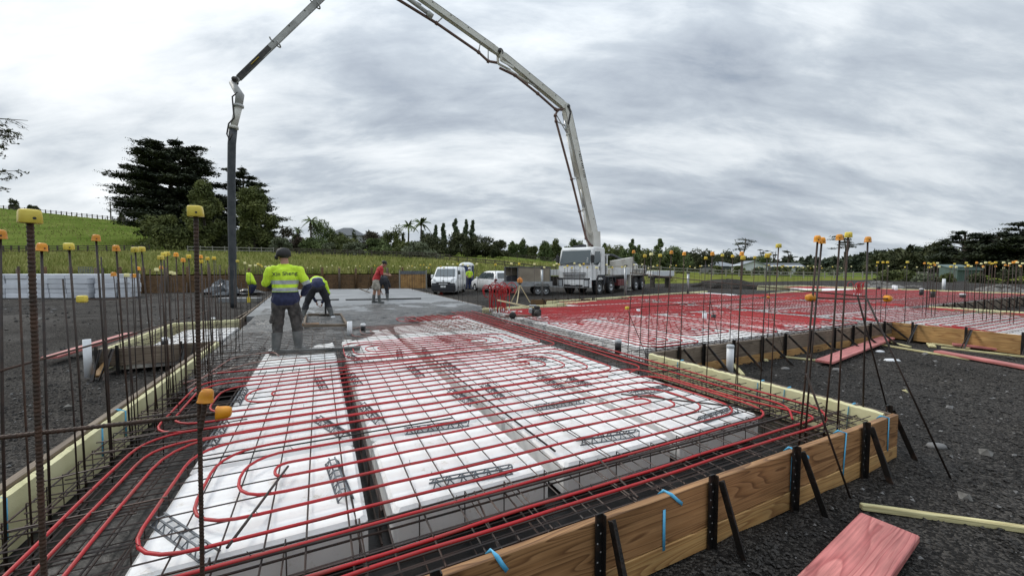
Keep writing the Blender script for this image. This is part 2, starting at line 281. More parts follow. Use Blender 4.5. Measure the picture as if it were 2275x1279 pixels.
# ------------------------------------------------------------------ mesh helpers
class MB:
    """collects faces, then links them as one mesh object"""
    def __init__(self): self.v = []; self.f = []; self.mi = []; self.sm = []
    def add(self, vs, fs, mi=0, sm=False):
        o = len(self.v); self.v += [tuple(p) for p in vs]
        for f in fs: self.f.append(tuple(i + o for i in f)); self.mi.append(mi); self.sm.append(sm)
    def box(self, c, s, rot=None, mi=0, taper=1.0, bev=0.0):
        hx, hy, hz = s[0] / 2, s[1] / 2, s[2] / 2; c = Vector(c)
        M = rot if rot is not None else Matrix.Identity(3)
        if bev > 0:
            b = min(bev, hx * .9, hy * .9, hz * .9); pts = []; 
            prof = [(-hx + b, -hy), (hx - b, -hy), (hx, -hy + b), (hx, hy - b), (hx - b, hy), (-hx + b, hy), (-hx, hy - b), (-hx, -hy + b)]
            def ring(z, k): return [c + M @ Vector((x * (1 - k * b / hx), y * (1 - k * b / hy), z)) for x, y in prof]
            R_ = [ring(-hz, 1), ring(-hz + b, 0), ring(hz - b, 0), ring(hz, 1)]
            vs = sum(R_, []); fs = [tuple(range(7, -1, -1)), tuple(range(24, 32))]
            for k in range(3):
                for i in range(8): fs.append((k * 8 + i, k * 8 + (i + 1) % 8, k * 8 + 8 + (i + 1) % 8, k * 8 + 8 + i))
            self.add(vs, fs, mi); return
        vs = []
        for z, k in ((-hz, 1.0), (hz, taper)):
            for x, y in ((-hx, -hy), (hx, -hy), (hx, hy), (-hx, hy)): vs.append(c + M @ Vector((x * k, y * k, z)))
        self.add(vs, [(3, 2, 1, 0), (4, 5, 6, 7), (0, 1, 5, 4), (1, 2, 6, 5), (2, 3, 7, 6), (3, 0, 4, 7)], mi)
    def beam(self, p0, p1, w, h, up=(0, 0, 1), mi=0, bev=0.0):
        p0 = Vector(p0); p1 = Vector(p1); d = p1 - p0; L = d.length
        x = d.normalized(); u = Vector(up); y = u.cross(x)
        if y.length < 1e-5: y = Vector((0, 1, 0)).cross(x)
        y.normalize(); z = x.cross(y); M = Matrix((x, y, z)).transposed()
        self.box((p0 + p1) / 2, (L, w, h), M, mi, bev=bev)
    def tube(self, pts, r, n=8, closed=False, mi=0, cap=True, sm=True):
        pts = [Vector(p) for p in pts]; m = len(pts)
        rr = r if isinstance(r, (list, tuple)) else [r] * m
        vs = []; prev = None
        for i, p in enumerate(pts):
            if closed: d = pts[(i + 1) % m] - pts[i - 1]
            else: d = pts[min(i + 1, m - 1)] - pts[max(i - 1, 0)]
            if d.length < 1e-9: d = Vector((0, 0, 1))
            d.normalize()
            if prev is None:
                a = Vector((0, 0, 1)) if abs(d.z) < 0.9 else Vector((1, 0, 0)); x = a.cross(d).normalized()
            else:
                x = prev - d * prev.dot(d)
                x = x.normalized() if x.length > 1e-6 else Vector((1, 0, 0)).cross(d).normalized()
            prev = x; y = d.cross(x)
            for k in range(n):
                t = 2 * math.pi * k / n; vs.append(p + (x * math.cos(t) + y * math.sin(t)) * rr[i])
        fs = []
        for i in range(m if closed else m - 1):
            j = (i + 1) % m
            for k in range(n): fs.append((i * n + k, i * n + (k + 1) % n, j * n + (k + 1) % n, j * n + k))
        if cap and not closed: fs += [tuple(range(n - 1, -1, -1)), tuple(range((m - 1) * n, m * n))]
        self.add(vs, fs, mi, sm)
    def lathe(self, prof, n=16, c=(0, 0, 0), M=None, mi=0, sm=True):
        c = Vector(c); M = M if M is not None else Matrix.Identity(3); vs = []
        for r, z in prof:
            for k in range(n):
                t = 2 * math.pi * k / n; vs.append(c + M @ Vector((r * math.cos(t), r * math.sin(t), z)))
        fs = []
        for i in range(len(prof) - 1):
            for k in range(n): fs.append((i * n + k, i * n + (k + 1) % n, (i + 1) * n + (k + 1) % n, (i + 1) * n + k))
        if prof[0][0] > 1e-6: fs.append(tuple(range(n - 1, -1, -1)))
        if prof[-1][0] > 1e-6: fs.append(tuple(range((len(prof) - 1) * n, len(prof) * n)))
        self.add(vs, fs, mi, sm)
    def prism(self, poly, y0, y1, M=None, c=(0, 0, 0), mi=0):
        """poly in (x,z), extruded along y"""
        c = Vector(c); M = M if M is not None else Matrix.Identity(3); n = len(poly)
        vs = [c + M @ Vector((x, y0, z)) for x, z in poly] + [c + M @ Vector((x, y1, z)) for x, z in poly]
        fs = [tuple(range(n)), tuple(range(2 * n - 1, n - 1, -1))] + [(i, i + n, (i + 1) % n + n, (i + 1) % n) for i in range(n)]
        self.add(vs, fs, mi)
    def loft(self, rings, mi=0, sm=True, caps=True):
        n = len(rings[0]); vs = sum([list(r) for r in rings], []); fs = []
        for i in range(len(rings) - 1):
            for k in range(n): fs.append((i * n + k, i * n + (k + 1) % n, (i + 1) * n + (k + 1) % n, (i + 1) * n + k))
        if caps: fs += [tuple(range(n - 1, -1, -1)), tuple(range((len(rings) - 1) * n, len(rings) * n))]
        self.add(vs, fs, mi, sm)
    def mesh(self, name, mats):
        me = bpy.data.meshes.new(name); me.from_pydata(self.v, [], self.f); 
        if isinstance(mats, str): mats = [mats]
        for m in mats: me.materials.append(MATS[m])
        me.polygons.foreach_set('material_index', self.mi); me.polygons.foreach_set('use_smooth', self.sm)
        me.update(); return me
    def build(self, name, mats, parent=None, recalc=False):
        me = self.mesh(name, mats)
        if recalc:
            bm = bmesh.new(); bm.from_mesh(me); bmesh.ops.recalc_face_normals(bm, faces=bm.faces); bm.to_mesh(me); bm.free()
        o = bpy.data.objects.new(name, me); COL.objects.link(o)
        if parent: o.parent = parent
        return o
def tag(o, label=None, cat=None, group=None, kind=None):
    if label: o['label'] = label
    if cat: o['category'] = cat
    if group: o['group'] = group
    if kind: o['kind'] = kind
    return o
def empty(name, loc=(0, 0, 0), rz=0.0, label=None, cat=None, group=None):
    o = bpy.data.objects.new(name, None); COL.objects.link(o); o.location = loc; o.rotation_euler = (0, 0, rz); o.empty_display_size = 0.1
    return tag(o, label, cat, group)
KIDS = {}
def copy_tree(o, parent=None):
    c = o.copy(); COL.objects.link(c)
    if parent: c.parent = parent
    for ch in list(o.children): copy_tree(ch, c)
    return c
def rot_from_x(d):
    x = Vector(d).normalized(); y = Vector((0, 0, 1)).cross(x); y = y.normalized() if y.length > 1e-5 else Vector((0, 1, 0)); z = x.cross(y)
    return Matrix((x, y, z)).transposed()
def pip(x, y, poly):
    c = False; j = len(poly) - 1
    for i in range(len(poly)):
        xi, yi = poly[i]; xj, yj = poly[j]
        if (yi > y) != (yj > y) and x < (xj - xi) * (y - yi) / (yj - yi) + xi: c = not c
        j = i
    return c
def fbm(x, y, z=0.0, o=4):
    s = 0; a = 0.5; f = 1.0
    for _ in range(o): s += a * mnoise.noise(Vector((x * f, y * f, z + f))); a *= 0.5; f *= 2.03
    return s
ORD = 'first second third fourth fifth sixth seventh eighth ninth tenth eleventh twelfth thirteenth fourteenth fifteenth sixteenth seventeenth eighteenth nineteenth twentieth twenty-first twenty-second twenty-third twenty-fourth'.split()
# ------------------------------------------------------------------ terrain
GZ = -0.41
Z80 = [(-900, 556), (0, 556), (330, 557), (700, 564), (960, 571), (1130, 577), (1250, 587), (1400, 599), (1600, 610), (1800, 616), (3200, 617)]
Y150 = [(-1500, 380), (-600, 400), (0, 463), (330, 497), (620, 540), (900, 555), (1000, 556), (1100, 562), (1170, 569), (1240, 578), (1330, 589), (1400, 596), (1600, 605), (2275, 607), (4000, 607)]
def wall_y(a): return 37.83 / (1 - 0.404 * max(-2.2, min(0.95, a)))
def field_z(x, y):
    y = max(y, 0.1); a = x / y; px = PCX + F * a; yw = wall_y(a)
    zw = interp(px, [(-2000, 0.95), (960, 0.95), (1010, 0.35), (1150, -0.30), (1300, GZ)])
    z80 = CAMZ + (HY - interp(px, Z80)) / F * 80; z150 = CAMZ + (HY - interp(px, Y150)) / F * 150
    z300 = interp(px, [(0, z150 * 0.8), (1000, 6), (1500, -0.3), (3000, -0.3)])
    if y < yw: return zw
    if y < 80: return lerp(zw, z80, (y - yw) / (80 - yw))
    if y < 150: return lerp(z80, z150, (y - 80) / 70)
    if y < 300: return lerp(z150, z300, (y - 150) / 150)
    return lerp(z300, -0.3, min(1, (y - 300) / 300))
def make_ground():
    b = MB(); n = 48
    b.add([(0, 0, -0.62)] + [(950 * math.cos(2 * math.pi * k / n), 950 * math.sin(2 * math.pi * k / n), -0.62) for k in range(n)], [(0, 1 + k, 1 + (k + 1) % n) for k in range(n)])
    tag(b.build('ground', 'grass_hill'), kind='structure')
    # the paddock and the hill behind, one sheet
    b = MB(); A = [-2.2 + 0.03 * i for i in range(int(4.6 / 0.03) + 1)]; rows = [0.0, 0.02, 0.06, 0.12, 0.2, 0.3, 0.42, 0.55, 0.7, 0.85, 1.0]; far = [90, 100, 112, 125, 138, 150, 160, 175, 200, 240, 300, 400, 600]
    nr = len(rows) + len(far); vs = []
    for a in A:
        yw = wall_y(a) + 0.09
        for t in rows + far:
            y = lerp(yw, 80, t) if t <= 1 else t
            x = a * y; z = field_z(x, y)
            if y > yw + 2: z += 0.12 * fbm(x * 0.15, y * 0.15) + (0.5 * fbm(x * 0.02, y * 0.05, 3) if y > 85 else 0)
            if a > -0.15 and t == 0: z = -0.55
            vs.append((x, y, z))
    fs = [(i * nr + j, (i + 1) * nr + j, (i + 1) * nr + j + 1, i * nr + j + 1) for i in range(len(A) - 1) for j in range(nr - 1)]
    split = len(rows) - 1
    b.v = vs
    for i in range(len(A) - 1):
        for j in range(nr - 1):
            b.f.append((i * nr + j, (i + 1) * nr + j, (i + 1) * nr + j + 1, i * nr + j + 1)); b.mi.append(1 if j >= split else 0); b.sm.append(True)
    tag(b.build('field', ['grass_field', 'grass_hill']), kind='structure')
# slab outline in slab coordinates
OUT = [(-1.75, 1.67), (4.75, 1.67), (4.75, 4.65), (13.0, 4.65), (12.75, -1.5), (19.8, -1.5), (19.8, 6.05), (35.0, 6.05), (35.2, 18.4), (31.5, 19.6), (30.5, 14.5), (22.3, 13.2), (21.4, 16.3), (11.4, 14.5), (8.4, 13.9), (8.2, 12.7), (5.4, 12.5), (5.5, 27.6), (-2.4, 30.0), (-1.9, 12.6), (-3.35, 12.4), (-3.35, 8.92), (-1.75, 8.92)]
def pad_z(x, y):
    u, v = x * CU + y * SU, -x * SU + y * CU
    z = GZ + 0.035 * fbm(x * 0.5, y * 0.5) + 0.02 * fbm(x * 2.1, y * 2.1, 5)
    a = x / max(y, 1)
    if y > 14 and a < 1.2: z += min(1, (y - 14) / 10) * 0.06
    if u < -2.3 and 2 < v < 9: z -= 0.04
    z += .05 * fbm(x * .9 + 3, y * .35) * (1 if u < -2.3 or v > 12 else .3); d = math.hypot(x + 16, y - 12.5); z += 0.25 * math.exp(-(d / 1.8) ** 2)
    d = math.hypot(x + 12.5, y - 10.8); z += 0.18 * math.exp(-(d / 1.2) ** 2)
    return z
def make_pad():
    b = MB(); st = 0.5; X0, X1, Y0, Y1 = -42, 62, -7, 66; nx = int((X1 - X0) / st) + 1; ny = int((Y1 - Y0) / st) + 1
    idx = {}
    for j in range(ny):
        for i in range(nx):
            x = X0 + i * st; y = Y0 + j * st
            a = x / max(y, 0.1)
            if y > 0 and y > wall_y(a) + 1.2: continue
            if y > 20 and a > 1.55: continue
            z = pad_z(x, y)
            u, v = x * CU + y * SU, -x * SU + y * CU
            if pip(u, v, OUT): z = GZ - 0.06
            idx[(i, j)] = len(b.v); b.v.append((x, y, z))
    for j in range(ny - 1):
        for i in range(nx - 1):
            q = [(i, j), (i + 1, j), (i + 1, j + 1), (i, j + 1)]
            if all(k in idx for k in q): b.f.append(tuple(idx[k] for k in q)); b.mi.append(0); b.sm.append(True)
    tag(b.build('gravel_ground', 'gravel'), kind='structure')
    b = MB(); b.add([S(u, v, GZ + 0.035) for u, v in OUT], [tuple(range(len(OUT)))])
    o = b.build('ground_membrane', 'polythene'); tag(o, kind='structure')
def rock(b, p, s, mi=0):
    pts = [(1, 0, 0), (-1, 0, 0), (0, 1, 0), (0, -1, 0), (0, 0, 0.8), (0, 0, -0.5)]
    e = Euler((rnd.uniform(-.5, .5), rnd.uniform(-.5, .5), rnd.uniform(0, 6.3))).to_matrix()
    vs = [Vector(p) + e @ Vector([c * s * rnd.uniform(0.65, 1.25) for c in q]) for q in pts]
    b.add(vs, [(0, 2, 4), (2, 1, 4), (1, 3, 4), (3, 0, 4), (2, 0, 5), (1, 2, 5), (3, 1, 5), (0, 3, 5)], mi)
def make_stones():
    b = MB(); n = 0
    while n < 21000:
        r = 1.4 + 9.5 * rnd.random() ** 1.5; t = rnd.uniform(-58, 58)
        x = r * math.sin(R(t)); y = r * math.cos(R(t)); u, v = x * CU + y * SU, -x * SU + y * CU
        if pip(u, v, OUT) or (1.5 < v < 1.8 and -2.2 < u < 4.9): continue
        if -1.9 < u < -1.7 and v < 9: continue
        s = rnd.choice((0.005, 0.006, 0.008, 0.010, 0.012, 0.018)) * (0.8 + 0.06 * r)
        rock(b, (x, y, pad_z(x, y) + s * 0.25), s, 1 if rnd.random() < 0.05 else 0); n += 1
    for _ in range(5200):
        x, y = (rnd.uniform(-28, -2), rnd.uniform(4, 25)) if rnd.random() < .72 else (rnd.uniform(5, 26), rnd.uniform(2, 10)); u, v = x * CU + y * SU, -x * SU + y * CU
        if pip(u, v, OUT) or (fbm(x * .35, y * .35, 9) < .02 and rnd.random() < .8): continue
        s = rnd.choice((.015, .02, .03, .05)) * rnd.uniform(.7, 1.4) * (1 if y > 7 else .5); rock(b, (x, y, pad_z(x, y) + s * .15), s, 1 if rnd.random() < .05 else 0)
    tag(b.build('gravel', ['stone_dark', 'stone_pale']), 'dark crushed gravel covering the site ground', 'gravel', kind='stuff')
def make_blades():
    b = MB()
    for _ in range(34000):
        px = rnd.uniform(-60, 1500); a = (px - PCX) / F; yw = wall_y(a); t = rnd.random() ** 1.6; y = lerp(yw + 0.25, 79, t); x = a * y
        if a > -0.05 and y < yw + 4: continue
        if rnd.random() < .07:
            a = rnd.uniform(-1.45, -.9); y = rnd.uniform(84, 150); x = a * y
        z = field_z(x, y); h = rnd.uniform(0.25, 0.75) * (0.8 + 0.5 * fbm(x * .2, y * .2)); w = 0.02 + 0.0012 * y
        an = rnd.uniform(0, 6.28); lx, ly = rnd.gauss(0, .16), rnd.gauss(0, .16)
        b.add([(x - w * math.cos(an), y - w * math.sin(an), z - .05), (x + w * math.cos(an), y + w * math.sin(an), z - .05), (x + lx, y + ly, z + h)], [(0, 1, 2)])
    tag(b.build('grass', 'blade_grass'), 'tall unmown grass of the paddock behind the retaining wall', 'grass', kind='stuff')
make_ground(); make_pad(); make_stones(); make_blades()
# ------------------------------------------------------------------ formwork
def board(name, p0, p1, th, z0, z1, m, label=None, cat=None, group=None, tilt=0.0, bev=0.0):
    """a plank standing on edge between two plan points; its own origin sits at one end so that the grain runs along it"""
    p0 = Vector((p0[0], p0[1], 0)); p1 = Vector((p1[0], p1[1], 0)); d = p1 - p0
    b = MB(); b.box((d.length / 2, 0, (z1 - z0) / 2), (d.length, th, z1 - z0), bev=bev or 0.004)
    o = b.build(name, m); o.location = (p0.x, p0.y, z0); o.rotation_euler = (tilt, 0, math.atan2(d.y, d.x))
    return tag(o, label, cat, group)
def flat_plank(name, a, b_, w, th, m, label, z=None, group=None, lift=0.0):
    a = Vector(a); c = Vector(b_); d = c - a; d.z = 0; L = (Vector((c.x, c.y, 0)) - Vector((a.x, a.y, 0))).length
    q = MB(); q.box((L / 2, 0, th / 2), (L, w, th), bev=0.005)
    o = q.build(name, m); o.location = (a.x, a.y, a.z); 
    o.rotation_euler = (0, -math.atan2(c.z - a.z, L), math.atan2(d.y, d.x)); return tag(o, label, name.replace('_', ' '), group)
def foam_strip(p0, p1, label, inn, z0=-0.36, z1=-0.012, th=0.05):
    """insulation lining: yellow board with a chewed upper edge"""
    p0 = Vector((*p0, 0)); p1 = Vector((*p1, 0)); d = p1 - p0; L = d.length; n = max(2, int(L / 0.03)); b = MB(); vs = []
    for i in range(n + 1):
        x = L * i / n; e = 0.006 * mnoise.noise(Vector((x * 20, p0.x, 1))) + 0.004 * rnd.random()
        for y, z in ((0, 0), (th, 0), (th, z1 - z0 + e), (th * .5, z1 - z0 + e * 2 + 0.012), (0, z1 - z0 + e)): vs.append((x, y * inn, z))
    fs = []
    for i in range(n):
        for k in range(5): fs.append((i * 5 + k, i * 5 + (k + 1) % 5, i * 5 + 5 + (k + 1) % 5, i * 5 + 5 + k))
    fs += [(0, 1, 2, 3, 4), tuple(n * 5 + k for k in (4, 3, 2, 1, 0))]
    b.add(vs, fs); o = b.build('foam_strip', 'foam', recalc=True); o.location = (p0.x, p0.y, z0); o.rotation_euler = (0, 0, math.atan2(d.y, d.x))
    return tag(o, label, 'insulation strip')
def P2(u, v): p = S(u, v); return (p.x, p.y)
FB = 'formwork_board'
# front edge
board(FB, P2(-1.80, 1.645), P2(4.80, 1.645), 0.045, -0.292, 0.0, 'timber_wet', 'wet brown plank along the front edge of the slab, above the pale batten', 'formwork board')
board(FB, P2(-1.80, 1.640), P2(4.79, 1.640), 0.045, GZ - 0.02, -0.295, 'timber_pine', 'pale lower batten of the front edge form, under the wet brown plank', 'formwork board')
# right edge of the front wing
board(FB, P2(4.775, 1.67), P2(4.775, 4.62), 0.045, -0.292, -0.002, 'timber_grey', 'weathered grey plank along the short side edge, yellow foam inside it', 'formwork board')
board(FB, P2(4.78, 1.67), P2(4.78, 4.6), 0.045, GZ - 0.02, -0.295, 'timber_pine', 'lower batten under the weathered grey side plank', 'formwork board')
foam_strip(P2(4.75, 1.70), P2(4.75, 4.6), 'cream yellow foam strip inside the short side edge, by the white standing pipe', 1)
# middle inner edge
board(FB, P2(4.80, 4.62), P2(13.0, 4.62), 0.045, -0.285, 0.0, 'timber_grey', 'long weathered plank behind the tall white pipe, steel pegs in front of it', 'formwork board')
board(FB, P2(4.80, 4.612), P2(13.0, 4.612), 0.045, GZ - 0.03, -0.288, 'timber_pine', 'pale batten at the foot of the long weathered plank behind the white pipe', 'formwork board')
board(FB, P2(13.02, 4.62), P2(12.55, -1.0), 0.045, -0.40, 0.0, 'timber_pine', 'fresh pine plank returning towards the gravel yard beside the pink planks', 'formwork board')
# left edge
board(FB, P2(-1.785, 1.68), P2(-1.785, 8.95), 0.06, -0.34, 0.015, 'timber_grey', 'weathered plank outside the yellow foam along the long left edge', 'formwork board')
foam_strip(P2(-1.75, 1.70), P2(-1.75, 8.90), 'cream yellow foam strip lining the long left edge beside the bare gravel', -1)
board(FB, P2(-3.38, 8.90), P2(-1.82, 8.90), 0.045, -0.30, -0.0, 'timber_grey', 'grey plank closing the side recess, a diagonal timber brace leaning on it', 'formwork board')
board(FB, P2(-3.36, 8.93), P2(-3.36, 12.4), 0.05, -0.28, 0.0, 'timber_grey', 'plank of the side recess beside the pink plank lying on gravel', 'formwork board')
foam_strip(P2(-3.32, 8.95), P2(-3.32, 12.35), 'yellow foam strip lining the side recess by the pink plank', -1)
foam_strip(P2(-3.3, 12.40), P2(-1.95, 12.55), 'yellow foam strip across the back of the side recess', 1)
foam_strip(P2(5.0, 12.42), P2(8.1, 12.62), 'yellow foam strip behind the upright bundle of red pipes', 1)
foam_strip(P2(8.4, 13.05), P2(10.6, 13.35), 'short yellow foam strip in front of the truck, beyond the tripod', 1)
foam_strip(P2(8.5, 13.95), P2(11.3, 14.45), 'yellow foam strip at the back edge nearest the truck bumper', 1)
foam_strip(P2(11.4, 14.45), P2(21.4, 16.25), 'long yellow foam strip along the back edge beside the truck wheels', 1)
foam_strip(P2(22.3, 13.15), P2(30.4, 14.45), 'yellow foam strip at the back beyond the dark dirt mound', 1)
foam_strip(P2(31.6, 19.5), P2(35.2, 18.35), 'far yellow foam strip along the grass beyond the slab', 1)
foam_strip(P2(35.15, 18.3), P2(34.95, 6.2), 'far yellow foam strip along the rubble heaps', 1)
foam_strip(P2(19.75, 6.02), P2(19.75, -1.4), 'yellow foam strip at the edge facing the far recess boards', 1)
board(FB, P2(20.2, 6.03), P2(34.0, 6.03), 0.045, -0.42, 0.0, 'timber_grey', 'grey plank of the far recess with a row of black braces', 'formwork board')
board(FB, P2(8.3, 15.0), P2(10.9, 14.2), 0.05, -0.40, 0.0, 'timber_rust', 'brown plank in front of the truck, behind the laser tripod', 'formwork board')
for (a, c, lab) in (((5.6, 27.6), (5.35, 13.0), 'dark plank along the finished concrete, on the side of the parked van'),):
    board(FB, P2(*a), P2(*c), 0.045, -0.40, -0.01, 'timber_grey', lab, 'formwork board')
board(FB, P2(-2.45, 29), P2(-1.95, 12.7), 0.045, -0.40, -0.01, 'timber_grey', 'plank along the finished concrete on the side of the hanging hose', 'formwork board')
# steel pegs with a raking brace
def peg(u, v, nu, nv, label, h=0.06, zt=None, lean=0.42, group=None, holes=True, side=0.06):
    """(nu,nv): outward direction in slab axes"""
    base = S(u, v); n = Vector((nu * CU - nv * SU, nu * SU + nv * CU, 0)); t = Vector((-n.y, n.x, 0))
    root = empty('formwork_peg', (base.x, base.y, GZ), math.atan2(n.y, n.x), label, 'formwork peg', group)
    b = MB(); H = -GZ + h
    b.box((0.012, 0, H / 2 - 0.03), (0.010, 0.046, H + 0.06)); b.box((0.030, 0.021, H / 2 - 0.03), (0.028, 0.006, H + 0.06))
    if holes:
        for k in range(8):
            b.lathe([(0.0045, 0), (0.0045, 0.0015)], 6, (0.0172, -0.012 if k % 2 else 0.008, 0.05 + k * (H - 0.08) / 7.5), Matrix(((0, 0, 1), (0, 1, 0), (-1, 0, 0))), 1, False)
    b.build('peg', ['peg_black', 'peg_hole'], root)
    b = MB(); b.beam((0.03, side, H - 0.05), (lean, side + rnd.uniform(-.05, .05), -0.03), 0.008, 0.042, (1, 0, 0.6)); b.beam((0.026, side + 0.018, H - 0.05), (lean - 0.004, side + 0.018, -0.03), 0.032, 0.006, (1, 0, 0.6))
    b.build('brace', 'peg_black', root); return root
fr = [(965, 1262, 'leftmost black peg of the front edge, by the blue tape offcut'), (1328, 1116, 'black peg near the middle of the front edge, its brace reaching the gravel'), (1578, 1040, 'black perforated peg of the front edge where two wood knots meet'), (1762, 990, 'black perforated peg of the front edge under a blue tape'), (1918, 934, 'black perforated peg of the front edge, next to the corner'), ]
for k, (px, py, lab) in enumerate(fr): peg(UV(onV(px, py, 1.617))[0], 1.617, 0, -1, lab, side=0.065, lean=.20, h=.055)
peg(4.815, 1.72, 0, -1, 'black peg standing at the very corner of the front edge', side=0.05, lean=0.22)
for k, u in enumerate((5.35, 5.95, 6.75, 7.6, 8.35, 9.3, 10.2, 11.0, 11.8, 12.5)):
    peg(u, 4.588, 0, -1, f'black peg on the long weathered plank behind the white pipe, {ORD[k]} from that pipe outwards', group='pegs along the long weathered plank', holes=False, side=0.09, lean=0.55)
for k, v in enumerate((4.2, 3.3, 2.5, 1.6)):
    u = lerp(13.02, 12.55, (4.62 - v) / 5.62) - 0.03
    peg(u, v, -1, 0, f'black peg on the fresh pine plank, {ORD[k]} from its inner corner', group='pegs along the fresh pine plank', holes=False, side=0.07, lean=0.5)
for k in range(11):
    peg(20.9 + k * 1.05, 5.99, 0, -1, 'black peg with brace on the grey plank of the far recess', group='pegs along the far recess', holes=False, side=0.2, lean=0.5)
for k, (u, v) in enumerate(((-2.0, 8.86), (-2.25, 8.86), (-3.1, 8.86), (-3.36, 8.86))):
    peg(u, v, 0, -1, f'black peg on the grey plank closing the side recess, {ORD[k]} from the worker side', group='pegs along the side recess', holes=False, side=0.05 if k % 2 else -.06, lean=0.4)
for k in range(5):
    peg(8.8 + 0.55 * k, 14.85 - 0.17 * k, 0, -1, 'black peg against the brown plank in front of the truck', group='pegs in front of the truck', holes=False)
# blue tape
def tape(pts, label, w=0.022):
    b = MB(); pts = [Vector(p) for p in pts]
    for i in range(len(pts)):
        d = (pts[min(i + 1, len(pts) - 1)] - pts[max(0, i - 1)]).normalized(); s = d.cross(Vector((-SU * -1, CU * -1, 0.35)).normalized()).normalized() * w / 2
        b.v += [tuple(pts[i] - s), tuple(pts[i] + s)]
        if i: q = 2 * i - 2; b.f.append((q, q + 1, q + 3, q + 2)); b.mi.append(0); b.sm.append(True)
    o = b.build('tape_strip', 'tape_blue'); md = o.modifiers.new('thick', 'SOLIDIFY'); md.thickness = 0.0012
    return tag(o, label, 'tape', 'blue tape strips on the formwork')
FV = 1.645 - 0.0245
def front_tape(u, z1, du, label, over=True):
    pts = ([S(u - 0.02, 1.70, -0.03), S(u - 0.01, 1.672, 0.004)] if over else []) + [S(u, FV - 0.002, 0.004 if over else z1 + .25), S(u + du * .5, FV - 0.003, z1 * .5 if over else z1 + .12), S(u + du, FV - 0.004, z1)]
    tape(pts, label)
front_tape(0.72, -0.08, 0.05, 'short blue tape over the front plank, nearest the camera edge')
front_tape(1.86, -0.075, 0.09, 'blue tape over the front plank left of the second brace')
front_tape(1.80, -0.32, 0.0, 'blue tape hanging down the front plank below a short one', False)
front_tape(3.16, -0.085, 0.16, 'curled blue tape crossing towards a black peg')
front_tape(3.10, -0.28, -0.01, 'blue tape hanging straight from a wood knot', False)
front_tape(3.86, -0.36, -0.03, 'long blue tape down the full front plank between two pegs')
front_tape(4.60, -0.30, 0.0, 'pale blue tape next to the front corner')
for k, (v, lab) in enumerate(((1.95, 'blue tape over the yellow foam nearest the front corner'), (2.55, 'blue tape over the yellow foam beside a grey block'), (2.85, 'blue tape over the yellow foam, third from the corner'), (4.02, 'blue tape over the yellow foam nearest the white standing pipe'))):
    tape([S(4.81, v, 0.0), S(4.775, v, 0.004), S(4.74, v, -0.004), S(4.70, v + .01, -0.02), S(4.695, v + 0.02, -0.28)], lab)
for k, (v, lab) in enumerate(((3.35, 'blue tape over the left edge foam nearest the camera'), (4.5, 'blue tape over the left edge foam, second from the camera'), (4.95, 'blue tape over the left edge foam, third from the camera'))):
    tape([S(-1.80, v, 0.0), S(-1.75, v, 0.012), S(-1.70, v, -0.01), S(-1.695, v - .02, -0.25)], lab)
# ------------------------------------------------------------------ polystyrene pods
def pod_mesh():
    b = MB(); b.box((0, 0, -0.13), (1.095, 1.085, 0.26), bev=0.024); b2 = b
    return b.mesh('polystyrene_pod', 'eps')
PM = pod_mesh(); npod = 0
def pod(u, v, label, group=None, su=1.0, sv=1.0):
    o = bpy.data.objects.new('polystyrene_pod', PM); COL.objects.link(o); p = S(u, v, -0.10 + rnd.uniform(-.003, .003)); o.location = p; o.rotation_euler = (0, 0, YAW + rnd.uniform(-.004, .004)); o.scale = (su, sv, 1)
    tag(o, label, 'polystyrene block', group or 'white polystyrene pods under the mesh')
cols = [(-0.32, 'at the left edge trench'), (0.915, 'right of the dark trench'), (2.15, 'in the third column'), (3.37, 'in the column beside the side edge')]
for c, (u, w) in enumerate(cols):
    for r in range(9):
        v = 2.90 + r * 1.115
        pod(u, v, f'white polystyrene pod {w}, {ORD[r]} row from the front edge', sv=1.0)
def region_pods(u0, u1, v0, v1, label, group, skip=()):
    nu = int((u1 - u0 + .1) / 1.2); nv = int((v1 - v0 + .1) / 1.2)
    for i in range(nu):
        for j in range(nv):
            u, v = u0 + .55 + i * 1.2, v0 + .55 + j * 1.2
            if all(pip(u + a, v + c, OUT) for a in (-.5, .5) for c in (-.5, .5)): pod(u, v, label, group)
region_pods(5.25, 12.7, 5.2, 14.0, 'white polystyrene pod under red pipe in the middle wing', 'pods of the middle wing')
region_pods(13.4, 19.4, -1.0, 15.2, 'white polystyrene pod in the wing past the pine plank', 'pods of the outer wing')
region_pods(20.0, 34.5, 6.6, 18.0, 'white polystyrene pod in the farthest wing by the rubble heaps', 'pods of the farthest wing')
region_pods(-2.9, -1.8, 9.4, 12.2, 'white polystyrene pod in the side recess', 'pods of the side recess')
